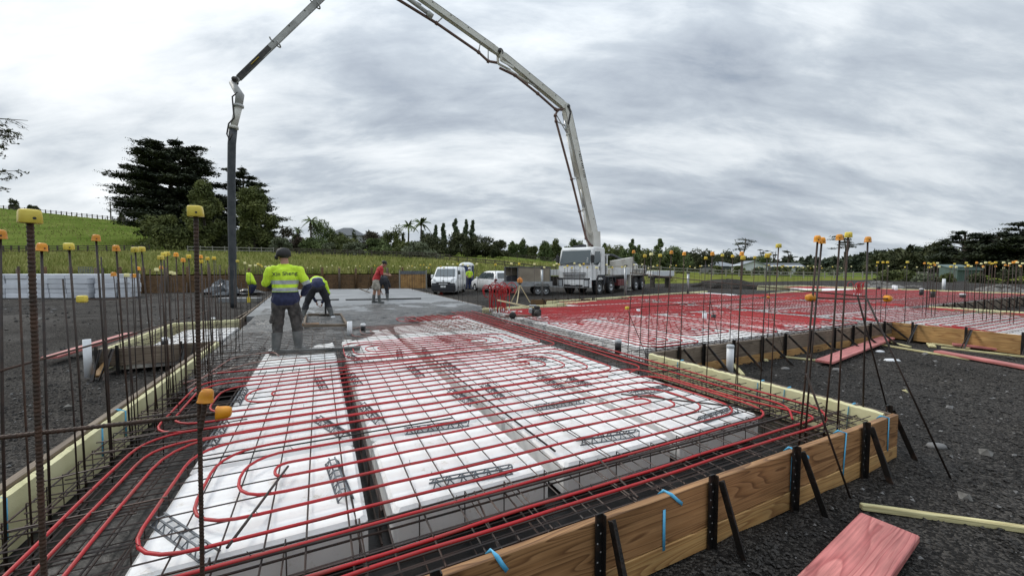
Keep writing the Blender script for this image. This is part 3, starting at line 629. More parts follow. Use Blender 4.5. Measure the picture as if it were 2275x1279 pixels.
# ------------------------------------------------------------------ finished and wet concrete
def concrete():
    b = MB(); b.add([S(u, v, -0.012) for u, v in ((-1.9, 13.4), (5.3, 13.2), (5.55, 27.6), (-2.4, 29.6))] + [S(u, v, -0.40) for u, v in ((-1.9, 13.4), (5.3, 13.2), (5.55, 27.6), (-2.4, 29.6))], [(0, 1, 2, 3), (0, 4, 5, 1)])
    tag(b.build('concrete_slab', 'concrete_smooth'), kind='structure')
    b = MB(); st = 0.055; U0, U1, V0, V1 = -1.68, 5.2, 6.2, 17.6; nu = int((U1 - U0) / st); nv = int((V1 - V0) / st)
    for j in range(nv + 1):
        for i in range(nu + 1):
            u = U0 + i * (U1 - U0) / nu; v = V0 + j * (V1 - V0) / nv
            near = interp(u, [(-1.7, 6.7), (-0.9, 6.8), (0.3, 7.4), (1.2, 8.5), (2.4, 9.6), (3.5, 10.6), (4.3, 11.4), (5.3, 12.3)])    # ragged edge of the pour
            t = (v - near + 1.5 * fbm(u * .75, v * .75, 30)) / 1.7; f = fbm(u * 0.9, v * 0.9, 2) * 0.8 + fbm(u * 3.1, v * 3.1, 7) * 0.35
            h = -0.20 + 0.17 * max(-0.5, min(1.0, t)) + f * 0.17 * (1 - 0.8 * max(0, min(1, (v - 12.0) / 1.2)))
            h += (0.034 * mnoise.noise(Vector((u * 9, v * 9, 0))) + .016 * mnoise.noise(Vector((u * 27, v * 27, 4)))) * (1 if v < 12.3 else 0.35)
            if v > 12.6: h = lerp(h, -0.010 + .022 * fbm(u * 1.3, v * .8, 11) - .020 * max(0, v - 15.6) + .006 * mnoise.noise(Vector((u * 9, v * 9, 2))), min(1, (v - 12.6) / 0.6))
            top = lerp(-0.068, 0.0, max(0, min(1, (v - 10.9) / 1.3))) + 0.16 * max(0, fbm(u * 1.9, v * 1.9, 21) - .06) + .05 * max(0, fbm(u * 5, v * 5, 22))
            h = min(h, top + 0.02 * f)
            p = S(u, v, h); b.v.append(tuple(p))
    w = nu + 1
    for j in range(nv):
        for i in range(nu):
            q = (j * w + i, j * w + i + 1, (j + 1) * w + i + 1, (j + 1) * w + i)
            if max(b.v[k][2] for k in q) < -0.26: continue
            b.f.append(q); b.mi.append(0); b.sm.append(True)
    tag(b.build('wet_concrete', 'concrete_wet'), 'freshly poured wet grey concrete spreading over the mesh around the workers', 'concrete', kind='stuff')
concrete()
# ------------------------------------------------------------------ reinforcing mesh and edge steel
def bar_mesh(b, p, q, r=0.0042, n=4, wob=0.004):
    p = Vector(p); q = Vector(q); L = (q - p).length; m = max(1, int(L / 0.8))
    b.tube([p.lerp(q, i / m) + Vector((0, 0, rnd.uniform(-wob, wob))) for i in range(m + 1)], r, n, sm=False)
def mesh_sheet(u0, u1, v0, v1, z, label, sp=0.2, r=0.0050, m='mesh_steel', ang=0.0):
    b = MB(); u = u0 + rnd.uniform(.02, .08)
    while u < u1:
        j = rnd.uniform(-.006, .006); bar_mesh(b, S(u + j, v0, z), S(u + j, v1, z), r); u += sp
    v = v0 + rnd.uniform(.02, .08)
    while v < v1:
        bar_mesh(b, S(u0, v, z + 2 * r), S(u1, v, z + 2 * r), r); v += sp
    o = b.build('reinforcing_mesh', m); return tag(o, label, 'reinforcing mesh', 'steel mesh sheets over the pods')
mesh_sheet(-1.55, 2.05, 1.75, 6.3, -0.062, 'steel mesh sheet over the nearest pods at the left edge')
mesh_sheet(1.85, 4.65, 1.74, 6.3, -0.052, 'steel mesh sheet over the pods by the front corner')
mesh_sheet(-1.6, 2.3, 6.1, 10.2, -0.060, 'muddy steel mesh sheet around the standing worker', m='mesh_muddy')
mesh_sheet(2.1, 4.95, 6.1, 12.3, -0.054, 'steel mesh sheet in front of the upright pipe bundle')
mesh_sheet(-3.2, -1.7, 9.0, 12.3, -0.055, 'steel mesh sheet in the side recess')
mesh_sheet(4.8, 9.0, 4.75, 12.4, -0.055, 'steel mesh sheet of the middle wing behind the white pipe', r=0.0042)
mesh_sheet(8.9, 13.1, 4.75, 14.2, -0.050, 'steel mesh sheet of the middle wing nearest the pine corner', r=0.0042)
mesh_sheet(12.9, 19.7, -1.2, 15.6, -0.055, 'steel mesh sheet of the outer wing past the pine plank', r=0.0042)
mesh_sheet(19.6, 34.8, 6.2, 13.6, -0.055, 'steel mesh sheet of the farthest wing', r=0.0045)
def edge_cage(u0, v0, u1, v1, label, inn, n=4, stub=0.0, m='mesh_steel', width=0.55, sp=0.3, dens=0.0, r=0.006):
    """longitudinal bars with stirrups between two slab points; inn = inward unit vector in slab axes"""
    b = MB(); L = math.hypot(u1 - u0, v1 - v0); du, dv = (u1 - u0) / L, (v1 - v0) / L
    for k in range(n):
        w = 0.06 + width * k / max(1, n - 1)
        for z in (-0.09, -0.33):
            j = rnd.uniform(-.02, .02); bar_mesh(b, S(u0 + inn[0] * (w + j), v0 + inn[1] * (w + j), z + rnd.uniform(-.02, .02)), S(u1 + inn[0] * w, v1 + inn[1] * w, z), r, 5, 0.008)
    x = 0.1
    while x < L:
        a = S(u0 + du * x + inn[0] * .05, v0 + dv * x + inn[1] * .05); c = S(u0 + du * x + inn[0] * (width + .08), v0 + dv * x + inn[1] * (width + .08))
        for z in (-0.075, -0.345): bar_mesh(b, (a.x, a.y, z), (c.x, c.y, z), 0.004)
        for p in (a, c): bar_mesh(b, (p.x, p.y, -0.075), (p.x, p.y, -0.345), 0.004)
        if rnd.random() < dens:
            l = rnd.uniform(.3, .9); z = rnd.uniform(-.2, -.02); w = rnd.uniform(0, .2)
            bar_mesh(b, S(u0 + du * x + inn[0] * w, v0 + dv * x + inn[1] * w, z), S(u0 + du * x + inn[0] * (w + l) + du * rnd.uniform(-.1, .1), v0 + dv * x + inn[1] * (w + l), z + rnd.uniform(-.03, .03)), 0.006, 5)
        x += sp * rnd.uniform(.85, 1.15)
    return tag(b.build('edge_rebar', m), label, 'reinforcing steel')
edge_cage(-1.6, 1.70, 4.7, 1.70, 'steel bars and stirrups in the dark trench along the front edge', (0, 1), 5, sp=0.32, dens=.3, r=0.0065)
edge_cage(-1.68, 2.3, -1.68, 8.8, 'dense steel bars in the trench along the left edge foam', (1, 0), 6, width=0.7, sp=0.2, dens=1.0)
edge_cage(4.68, 1.9, 4.68, 4.5, 'rusty steel bars in the trench along the side edge foam', (-1, 0), 6, width=0.55, sp=0.2, dens=.8, m='rebar')
edge_cage(4.62, 4.5, 4.62, 12.2, 'steel bars in the trench between the front wing and the middle wing', (-1, 0), 5, width=0.5, sp=0.28, m='rebar', dens=.2)
edge_cage(4.8, 4.72, 13.0, 4.72, 'steel bars in the trench behind the long weathered plank', (0, 1), 4, width=0.4, sp=0.3)
edge_cage(0.30, 2.4, 0.30, 7.6, 'steel bars in the narrow trench between the first two pod columns', (0.1, 0), 2, width=0.05, sp=0.6)
edge_cage(-3.25, 9.05, -1.8, 9.05, 'steel bars in the side recess trench', (0, 1), 4, width=0.4, sp=0.25)
# loose black bars laid over the mesh
def rod(name, p, q, r, m, label, cat='steel bar', group=None, n=8):
    b = MB(); b.tube([p, q], r, n); return tag(b.build(name, m), label, cat, group)
rod('steel_bar', G(505, 1215, -0.035), G(640, 1035, -0.03), 0.008, 'rebar_dark', 'loose dark bar lying diagonally across the nearest pods')
rod('steel_bar', G(1380, 875, -0.03), G(1720, 912, -0.03), 0.009, 'rebar_dark', 'loose dark bar lying across the mesh towards the front corner')
rod('steel_bar', S(-0.9, 2.19, -0.045), S(4.1, 2.12, -0.04), 0.0085, 'rebar_dark', 'thick dark ribbed bar lying along the front of the pods')
rod('steel_bar', S(-0.8, 3.52, -0.05), S(1.1, 3.50, -0.05), 0.007, 'rebar_dark', 'dark bar lying between two pipe loops over the first trench')
rod('steel_bar', S(1.6, 2.5, -0.05), S(1.56, 6.0, -0.05), 0.008, 'rebar_dark', 'long dark bar lying over the gap between the second and third columns')
# ------------------------------------------------------------------ heating pipe
def rpath(uL, uR, vc, d, rad, seg=0.22):
    """closed rounded rectangle around the line v=vc"""
    rad = min(rad, d * 0.98); pts = []
    def arc(cu, cv, a0):
        k = 6
        for i in range(k + 1):
            a = a0 + math.pi / 2 * i / k; pts.append((cu + rad * math.cos(a), cv + rad * math.sin(a)))
    arc(uR - rad, vc + d - rad, 0); arc(uL + rad, vc + d - rad, math.pi / 2); arc(uL + rad, vc - d + rad, math.pi); arc(uR - rad, vc - d + rad, 1.5 * math.pi)
    return pts
def dense(pts, seg, closed):
    out = []; n = len(pts)
    for i in range(n if closed else n - 1):
        a, c = pts[i], pts[(i + 1) % n]; L = math.hypot(c[0] - a[0], c[1] - a[1]); m = max(1, int(L / seg))
        for k in range(m): out.append((a[0] + (c[0] - a[0]) * k / m, a[1] + (c[1] - a[1]) * k / m))
    if not closed: out.append(pts[-1])
    return out
def pipe_pts(pts, z, seg=0.25, wob=0.018, closed=True, sd=0.0):
    res = []
    for u, v in dense(pts, seg, closed):
        w = wob; n1 = mnoise.noise(Vector((u * 0.9 + sd, v * 0.9, 3.3 + sd))); n2 = mnoise.noise(Vector((u * 1.1, v * 1.1 + sd, 8.8))); n3 = mnoise.noise(Vector((u * 1.6, v * 1.6, sd)))
        res.append(S(u + w * n1, v + w * n2, z + 0.008 * n3))
    return res
PR = 0.0098
def ties(b, pts, every=4):
    for i in range(2, len(pts), every):
        if rnd.random() < .55:
            p = pts[i]; d = Vector((rnd.uniform(-1, 1), rnd.uniform(-1, 1), 0)).normalized()
            b.tube([p - d * .012, p + Vector((0, 0, PR + .002)), p + d * .012], 0.0022, 3, cap=False)
            b.tube([p + Vector((0, 0, PR)), p + Vector((rnd.uniform(-.012, .012), rnd.uniform(-.012, .012), PR + rnd.uniform(.015, .03)))], 0.0018, 3, cap=False)
def round_path(pts, corner):
    out = [pts[0]]
    for i in range(1, len(pts) - 1):
        p, a, c = Vector(pts[i]), Vector(pts[i - 1]), Vector(pts[i + 1])
        if (a - p).length < 1e-4 or (c - p).length < 1e-4: continue
        d0 = (a - p).normalized(); d1 = (c - p).normalized(); q = min(corner, (a - p).length * .48, (c - p).length * .48)
        for k in range(7): t = k / 6; out.append(tuple((p + d0 * q) * (1 - t) ** 2 + p * 2 * t * (1 - t) + (p + d1 * q) * t * t))
    out.append(pts[-1]); return out
def circuit(name_label, vc, uLs, uRs, offs, z=-0.038, vert=False, m='pipe_red', r=PR, tie=True, rad=0.34, seg=.25):
    """one continuous pipe spiralling inwards"""
    b = MB(); t = MB(); N = len(offs); P_ = [(uRs[-1] - .6, vc + offs[-1])]
    for k in range(N - 1, -1, -1):
        P_ += [(uLs[k], vc + offs[k]), (uLs[k], vc - offs[k])]
        if k: P_ += [(uRs[k], vc - offs[k]), (uRs[k], vc + offs[k - 1])]
        else: P_ += [(uRs[0], vc - offs[0]), (uRs[0], vc + .03), (uRs[0] - .12, vc + .05)]
    if vert: P_ = [(v, u) for u, v in P_]
    pts = pipe_pts(round_path([Vector(q) for q in P_], rad), z, seg=seg, closed=False, sd=vc * 1.7); b.tube(pts, r, 7)
    o = b.build('heating_pipe', m); tag(o, name_label, 'heating pipe', None)
    if tie:
        ties(t, pts); w = t.build('wire_tie', 'mesh_steel', o); w['kind'] = 'stuff'
    return o
offs = [.10, .30, .50, .70, .88]
circuit('red heating pipe circuit nested over the nearest pods, outer loop along the front edge', 3.07, [-.30, -.50, -.69, -.88, -1.2], [3.10, 3.30, 3.52, 3.72, 3.92], offs)
circuit('red heating pipe circuit nested behind the nearest one, in front of the standing worker', 5.06, [-.50, -.74, -1.02, -1.25, -1.32], [2.75, 2.95, 3.2, 3.45, 3.72], offs)
circuit('red heating pipe circuit half buried in concrete beside the worker boots', 7.15, [.9, .7, .5, .35], [2.6, 2.9, 3.2, 3.5], offs[:4])
circuit('mud smeared heating pipe circuit under wet concrete left of the upright bundle', 9.2, [1.2, 1.0, .8, .6], [2.8, 3.0, 3.3, 3.5], offs[:4], m='pipe_muddy')
circuit('red heating pipe circuit before the finished concrete', 10.9, [2.4, 2.1, 1.9], [3.4, 3.6, 3.8], offs[:3])
def open_pipe(pts, label, z=-0.034, m='pipe_red', sd=0, corner=0.3):
    out = [pts[0]]
    for i in range(1, len(pts) - 1):
        p, a, c = Vector(pts[i]), Vector(pts[i - 1]), Vector(pts[i + 1]); d0 = (a - p).normalized(); d1 = (c - p).normalized(); q = min(corner, (a - p).length * .45, (c - p).length * .45)
        for k in range(7): t = k / 6; out.append(tuple((p + d0 * q) * (1 - t) ** 2 + p * 2 * t * (1 - t) + (p + d1 * q) * t * t))
    out.append(pts[-1]); b = MB(); t = MB(); q = pipe_pts(out, z, closed=False, sd=sd); b.tube(q, PR, 7); ties(t, q)
    o = b.build('heating_pipe', m); tag(o, label, 'heating pipe'); w = t.build('wire_tie', 'mesh_steel', o); w['kind'] = 'stuff'
open_pipe([(-1.30, 0.9 + .85), (-1.30, 4.16), (3.95, 4.12), (4.02, 2.6), (4.18, 1.98), (3.9, 1.95), (-1.0, 1.93)], 'red heating pipe running up the left edge trench and along the front trench', sd=3, corner=.34)
open_pipe([(-1.05, 1.76), (-1.08, 3.97), (.5, 3.96)], 'red heating pipe curving from the left edge trench onto the pods', sd=5, corner=.5)
open_pipe([(4.42, 12.0), (4.40, 2.05), (4.05, 1.84), (2.0, 1.84), (-.6, 1.84)], 'red heating pipe running down the side trench and round the front corner', z=-0.022, sd=9, corner=.30)
open_pipe([(4.25, 12.0), (4.22, 2.25), (3.9, 2.04)], 'red heating pipe second from the side edge foam', sd=10, corner=.2)
open_pipe([(4.10, 12.1), (4.08, 4.1), (3.7, 3.95)], 'red heating pipe third from the side edge foam', sd=11)
open_pipe([(3.96, 12.1), (3.94, 6.0), (0.3, 6.05)], 'red heating pipe turning over the pods behind the second circuit', sd=12)
open_pipe([(3.80, 12.2), (3.78, 6.3), (-1.3, 6.35)], 'red heating pipe passing below the boots of the standing worker', sd=13)
open_pipe([(-1.5, 5.95), (-.9, 6.9), (-0.2, 6.9), (-.2, 6.55), (.6, 6.5)], 'mud covered pipe loop at the left edge near the worker', m='pipe_muddy', sd=14)
open_pipe([(-1.4, 5.7), (-1.25, 7.4), (-.7, 7.6), (-.6, 7.2)], 'mud covered pipe loop farther along the left edge', m='pipe_muddy', sd=15)
for k in range(6): open_pipe([(2.2 + .2 * k, 11.9), (2.3 + .22 * k, 10.4), (2.5 + .25 * k, 8.8 - .2 * k)], f'mud covered pipe coming out of the wet concrete, {ORD[k]} from the worker side', m='pipe_muddy', sd=20 + k)
def far_circuit(label, c, a0, a1, half, vert, r=PR):
    n = max(2, int(half / .2)); offs_ = [.1 + .2 * k for k in range(n)]
    circuit(label, c, [a0 + .2 * (n - 1 - k) for k in range(n)], [a1 - .2 * (n - 1 - k) for k in range(n)], offs_, vert=vert, tie=False, r=r, seg=.5)
w3 = ('nearest the side edge', 'in the middle', 'nearest the pine corner')
for k, c in enumerate((5.9, 10.2, 11.9)): far_circuit('red heating pipe circuit of the middle wing, ' + w3[k], c, 5.05, 8.7, .82, True, r=.0125)
far_circuit('red heating pipe circuit behind the black capped pipe, running towards the truck', 7.6, 5.6, 8.9, .82, True, r=.0125)
far_circuit('red heating pipe circuit of the middle wing between its neighbours', 8.9, 5.1, 8.8, .42, True, r=.0125)
for k, (c, a) in enumerate(((9.6, 'in front of the screed machine'), (11.2, 'beside the upright pipe bundle'), (13.0, 'along the back edge near the truck'))):
    far_circuit('red heating pipe circuit of the middle wing ' + a, c, 5.3 if k < 2 else 8.8, 12.9, .82, False, r=.0135)
nm = ('nearest the yard', 'second from the yard', 'third from the yard', 'fourth from the yard', 'fifth from the yard', 'sixth from the yard', 'seventh from the yard', 'eighth from the yard', 'ninth from the yard')
for k in range(9): far_circuit('red heating pipe circuit of the outer wing, ' + nm[k], 0.2 + 1.75 * k, 13.2, 19.5, .82, False, r=0.012)
for k in range(4): far_circuit('red heating pipe circuit of the farthest wing, ' + nm[k], 7.2 + 1.75 * k, 19.8, 34.6, .82, False, r=0.014)
far_circuit('red heating pipe circuit at the far corner by the grass', 16.4, 31.4, 34.8, 1.4, False, r=0.014)
for k in range(3): open_pipe([(5.2 + .16 * k, 11.3 - .2 * k), (7.5, 10.3 - .16 * k), (12.9, 8.9 - .15 * k)], f'red feed pipe leading from the upright bundle across the middle wing, {ORD[k]} of three', sd=40 + k)
# plastic chairs that hold the mesh off the pods
def chair_mesh():
    b = MB(); L = 0.46
    for y, z in ((-.035, .003), (.035, .003)): b.box((0, y, z), (L, .008, .006))
    for y in (-.016, .016): b.box((0, y, .036), (L, .007, .006))
    n = 7
    for i in range(n):
        x = -L / 2 + .012 + i * (L - .024) / (n - 1)
        for s in (-1, 1): b.beam((x, s * .035, .004), (x + .016, s * .016, .036), .006, .006)
        b.box((x + .016, 0, .0362), (.008, .032, .0052))
        if i < n - 1:
            for s in (-1, 1): b.beam((x + .016, s * .016, .036), (x + .045, s * .035, .004), .005, .005)
    return b.mesh('mesh_spacer', 'plastic_grey')
CM = chair_mesh()
def spacer(px, py, ang, label, s=1.0):
    p = G(px, py, -0.10); o = bpy.data.objects.new('mesh_spacer', CM); COL.objects.link(o); o.location = p + Vector((0, 0, .002)); o.rotation_euler = (0, 0, ang); o.scale = (s, 1.25, 1.1)
    tag(o, label, 'mesh spacer', 'grey plastic spacers under the mesh')
def px_ang(x0, y0, x1, y1): a = G(x0, y0, -.1); c = G(x1, y1, -.1); d = c - a; return math.atan2(d.y, d.x), d.length / .46
SPC = [((345, 1150, 470, 1240), 'on the nearest pod at the corner of the trench, lying slantwise'), ((735, 1022, 768, 1112), 'standing lengthwise beside the first trench on the nearest pod'), ((955, 1082, 1142, 1045), 'along the front rim of the second pod'), ((897, 962, 1045, 942), 'in the middle of the second column pod'), ((702, 930, 770, 972), 'slantwise left of the first trench'), ((803, 900, 845, 940), 'slantwise right of the first trench'), ((460, 1000, 500, 940), 'at the left rim of the nearest column'), ((1283, 985, 1420, 965), 'along the front rim of the third pod'), ((1552, 938, 1638, 910), 'along the front rim of the pod by the front corner'), ((1186, 910, 1300, 892), 'on the third column behind a pipe loop'), ((520, 905, 545, 862), 'at the left rim beyond the first circuit'), ((706, 840, 722, 868), 'left of the first trench beyond the first circuit'), ((778, 830, 800, 858), 'right of the first trench beyond the first circuit'), ((1000, 870, 1052, 900), 'between second and third columns'), ((1070, 852, 1120, 890), 'slantwise in the third column'), ((1190, 835, 1255, 868), 'in the third column under the second circuit'), ((1405, 875, 1490, 862), 'near the inner tip of the first circuit'), ((905, 812, 942, 842), 'second column under the second circuit'), ((985, 805, 1022, 830), 'second column beside the gap'), ((1150, 790, 1212, 802), 'in the third column at the back of the second circuit'), ((1260, 845, 1310, 858), 'in the side column under two pipes'), ((775, 790, 800, 805), 'behind the second circuit near the trench'), ((885, 778, 890, 800), 'behind the second circuit in the second column'), ((938, 772, 955, 796), 'behind the second circuit, next to the gap')]
for (q, lab) in SPC:
    a, s = px_ang(*q); spacer((q[0] + q[2]) / 2, (q[1] + q[3]) / 2, a, 'grey plastic mesh spacer ' + lab, max(.7, min(1.25, s)))
# ------------------------------------------------------------------ starter bars with plastic caps
def rsq(w, z, rad=0.3, n=4):
    r = w * rad; h = w / 2 - r; out = []
    for q, (sx, sy) in enumerate(((1, 1), (-1, 1), (-1, -1), (1, -1))):
        for k in range(n):
            a = math.pi / 2 * (q + k / (n - 1)); out.append(Vector((sx * h + r * math.cos(a), sy * h + r * math.sin(a), z)))
    return out
def cap_mesh(w, h, m, dome):
    b = MB()
    prof = [(.97, 0), (1.0, .04), (.97, .5), (.93, .84), (.84, .96), (.62, 1.0)] if not dome else [(1.05, 0), (1.03, .06), (.97, .1), (.92, .5), (.84, .78), (.66, .95), (.36, 1.0)]
    b.loft([rsq(w * k, h * t, .22 if not dome else .36) for k, t in prof])
    b.lathe([(.0055, 0), (.0055, .001)], 8, (w * .12, -w * .488, h * .35), Matrix(((1, 0, 0), (0, 0, -1), (0, 1, 0))), 1, False)
    return b.mesh('safety_cap', [m, 'ink'])
CAPS = {'y': cap_mesh(.066, .056, 'cap_lime', False), 'o': cap_mesh(.064, .062, 'cap_orange', True), 'm': cap_mesh(.064, .060, 'cap_yellow', False), 'p': cap_mesh(.066, .055, 'cap_pale', False)}
CNAME = {'y': 'lemon yellow', 'o': 'orange', 'm': 'deep yellow', 'p': 'pale yellow'}
def ribbed(b, p, q, r, pitch=0.014):
    p = Vector(p); q = Vector(q); L = (q - p).length; n = int(L / pitch); pts = []; rr = []
    for i in range(n):
        for t, k in ((0, 1.0), (.45, 1.0), (.6, 1.16), (.85, 1.16)): pts.append(p.lerp(q, (i + t) / n)); rr.append(r * k)
    pts.append(q); rr.append(r); b.tube(pts, rr, 8)
def starter(base, top, r, cap, label, group=None, rib=False, cs=1.0, ang=None):
    base = Vector(base); top = Vector(top); b = MB(); q = top - base
    if rib: ribbed(b, (0, 0, 0), q, r)
    else: b.tube([(0, 0, 0), q * .5 + Vector((rnd.uniform(-.008, .008), rnd.uniform(-.008, .008), 0)), q], r, 6)
    root = empty('starter_bar', base, 0, label, 'starter bar', group); b.build('bar', 'rebar' if rib or rnd.random() < .5 else 'rebar_dark', root)
    if cap:
        c = bpy.data.objects.new('safety_cap', CAPS[cap]); COL.objects.link(c); c.parent = root; d = q.normalized(); c.location = q - d * .040 * cs
        e = d.to_track_quat('Z', 'Y').to_matrix().to_euler(); c.rotation_euler = (e.x + rnd.uniform(-.06, .06), e.y + rnd.uniform(-.06, .06), (math.atan2(base.y, base.x) - math.pi / 2) + (ang if ang is not None else rnd.uniform(-.35, .35))); c.scale = (cs, cs, cs)
    return root
def st_px(plane, val, x0, y0, x1, y1, cap, label, r=.008, rib=False, cs=1.0, zb=None, group=None, ang=None):
    """bar whose cap top is seen at (x0,y0) and whose lower part passes (x1,y1), standing in a vertical plane of the slab"""
    f = onU if plane == 'u' else onV; t = f(x0, y0, val); m = f(x1, y1, val); zb = -0.33 if zb is None else zb
    k = (zb - t.z) / (m.z - t.z); starter(t + (m - t) * k, t, r, cap, label, group, rib, cs, ang)
# the near left corner
st_px('v', 1.85, 66, 474, 96, 1230, 'y', 'thick ribbed starter bar with big lemon cap, nearest the camera', .0080, True, .80, ang=.12)
st_px('v', 1.85, 435, 464, 449, 1240, 'y', 'thick ribbed starter bar with lemon cap before the pods, two orange caps below', .0072, True, .72, ang=-.2)
LE = [(0, 517, 14, 1270, 'o', 'orange cap cut by the picture edge'), (92, 546, 112, 1140, 'o', 'orange cap beside the nearest thick bar'), (153, 544, 182, 960, 'y', 'lemon cap in front of the white block stack'), (213, 526, 240, 930, 'o', 'tallest orange cap above the white block stack'), (258, 549, 285, 900, 'o', 'orange cap at the end of the white block stack'), (300, 552, 316, 760, 'y', 'lemon cap touching its neighbour'), (314, 551, 345, 860, 'y', 'lemon cap on a leaning bar touching its neighbour'), (357, 570, 367, 790, 'y', 'lemon cap low before a taller yellow pair'), (364, 563, 372, 780, 'y', 'lemon cap in a yellow pair'), (371, 561, 381, 770, 'y', 'lemon cap, the upper of a yellow pair'), (391, 564, 400, 760, 'o', 'orange cap between yellow caps'), (407, 576, 412, 740, 'o', 'low orange cap before the thick bar'), (419, 568, 428, 740, 'm', 'deep yellow cap just before the thick bar'), (446, 569, 452, 720, 'o', 'orange cap just past the thick bar'), (447, 579, 455, 720, 'm', 'deep yellow cap low just past the thick bar'), (461, 573, 467, 715, 'm', 'deep yellow cap, last but one before the hose'), (475, 572, 480, 710, 'm', 'deep yellow cap, last before the hose')]
for (a, c, d, e, k, lab) in LE: st_px('u', -1.52, a, c, d, e, k, 'left edge starter bar, ' + lab, .0068 if a < 260 else .0064, cs=.80)
for k in range(12):
    v = 3.1 + k * .47; starter(S(-1.48, v, -.33), S(-1.48 + rnd.uniform(-.05, .05), v + rnd.uniform(-.05, .05), rnd.uniform(1.25, 1.4)), .005, None, f'bare thin starter bar of the left edge, {ORD[k]} from the camera', 'bare thin starter bars of the left edge')
for k in range(26):
    v = 4.2 + k * .17 + rnd.uniform(-.06, .06); uu = -1.50 + rnd.uniform(-.04, .32); starter(S(uu, v, -.33), S(uu + rnd.uniform(-.06, .06), v + rnd.uniform(-.06, .06), rnd.uniform(.75, 1.5)), .0042, None, 'thin bare bar in the thicket along the left edge trench', 'thin bars in the thicket along the left edge')
# crossing bars
def hbar(p, q, r, label, rib=False, caps=(), m='rebar'):
    root = empty('tie_bar', p, 0, label, 'steel bar'); b = MB(); d = Vector(q) - Vector(p)
    if rib: ribbed(b, (0, 0, 0), d, r)
    else: b.tube([(0, 0, 0), d * .5 + Vector((0, 0, -.01)), d], r, 6)
    b.build('bar', m, root)
    for (t, k, rot, s) in caps:
        c = bpy.data.objects.new('safety_cap', CAPS[k]); COL.objects.link(c); c.parent = root
        e = (d.normalized() * (1 if t > .5 else -1)).to_track_quat('Z', 'Y').to_euler(); c.rotation_euler = e; c.location = d * t + d.normalized() * (-.04 if t > .5 else .04) * s; c.scale = (s, s, s)
    return root
hbar(onV(-60, 978, 1.87), onV(503, 915, 1.87), .0075, 'ribbed horizontal bar tied across the two nearest starter bars, orange cap on its end', True, ((1.0, 'o', 0, .80),))
hbar(onV(446, 955, 1.83), onV(459, 874, 1.83), .008, 'short upright ribbed stub beside the nearest orange cap', True, ((1.0, 'o', 0, .78),))
hbar(onU(-30, 832, -1.52), onU(470, 688, -1.52), .007, 'long thin bar tied along the left edge starter bars at waist height')
hbar(onU(180, 664, -1.55), onU(300, 661, -1.55), .006, 'short thin bar with yellow cap crossing before the white block stack', False, ((0.0, 'y', 0, .8),))
# right corner and side edge
RV = [(1817, 528, 1776, 975, 'o', 'orange cap on a leaning bar, leftmost of the corner group'), (1826, 532, 1795, 900, 'o', 'orange cap half hidden behind a taller one'), (1866, 525, 1832, 940, 'o', 'orange cap before the lemon cap of the corner group'), (1885, 519, 1862, 930, 'y', 'lemon cap, the tallest of the corner group'), (1928, 530, 1917, 940, 'o', 'orange cap, outermost of the corner group')]
for (a, c, d, e, k, lab) in RV: st_px('v', 1.86, a, c, d, e, k, 'front corner starter bar, ' + lab, .0075, cs=.86)
RU = [(1730, 544, 1713, 860, 'y', 'lemon cap standing alone before the corner group'), (1705, 566, 1690, 850, 'm', 'deep yellow cap low beside the lone lemon cap'), (1651, 571, 1636, 830, 'm', 'low deep yellow cap in front of the white house'), (1648, 562, 1640, 820, 'o', 'orange cap behind a lower yellow cap'), (1583, 562, 1572, 800, 'o', 'tilted orange cap over the dark tree line'), (1520, 562, 1511, 790, 'o', 'orange cap in the middle of the side row'), (1492, 559, 1477, 780, 'o', 'orange cap, flat topped, near the truck end'), (1433, 567, 1422, 770, 'm', 'tilted deep yellow cap by the truck deck'), (1408, 558, 1396, 770, 'o', 'orange cap before the truck deck')]
for (a, c, d, e, k, lab) in RU: st_px('u', 4.58, a, c, d, e, k, 'side edge starter bar, ' + lab, .006, cs=.78)
MV = [(1447, 563, 1440, 760, 'p', 'pale cap between orange ones'), (1467, 566, 1458, 765, 'y', 'small lemon cap next to the truck'), (1568, 572, 1562, 760, 'm', 'small deep yellow cap over the gable roof'), (1605, 566, 1600, 760, 'y', 'small lemon cap over the dark trees'), (1628, 568, 1622, 750, 'm', 'small deep yellow cap before the white house'), (1677, 571, 1670, 740, 'm', 'small deep yellow cap beyond the white house'), (1711, 564, 1706, 740, 'm', 'paired yellow cap beside a bare pine')]
for (a, c, d, e, k, lab) in MV: st_px('v', 4.85, a, c, d, e, k, 'inner edge starter bar, ' + lab, .006, cs=.82)
FR = [(1950, 572, 'm'), (1962, 571, 'm'), (1972, 572, 'm'), (2016, 574, 'y'), (2054, 578, 'o'), (2063, 580, 'y'), (2068, 581, 'y'), (2075, 581, 'm'), (2083, 582, 'p'), (2121, 582, 'y'), (2147, 583, 'y'), (2170, 583, 'o'), (2180, 585, 'p'), (2190, 584, 'p'), (2199, 583, 'm'), (2205, 583, 'm'), (2212, 585, 'm'), (2230, 582, 'p'), (2243, 583, 'p'), (2251, 584, 'o'), (2260, 588, 'p'), (2272, 587, 'p')]
for n, (a, c, k) in enumerate(FR):
    u = 13.3 if n < 4 else (16.5 if n % 3 else 19.5); t = onU(a, c, u); t = onU(a, HY - (1.53 - CAMZ) * F / max(6, t.y), u)
    starter((t.x, t.y, -.3), t, .007 if n < 5 else .009, k, f'outer wing starter bar, {CNAME[k]} cap, {ORD[n]} from the corner group', 'starter bars of the outer wing', cs=.85)
hbar(onU(1400, 606, 4.58), onV(1925, 659, 1.88), .007, 'long horizontal bar tied along the side edge starter bars')
hbar(onV(1797, 661, 1.88), onV(1975, 663, 1.88), .008, 'horizontal bar with orange caps on both ends by the front corner', False, ((0.0, 'o', 0, 1.0), (1.0, 'o', 0, 1.0)), m='rebar')
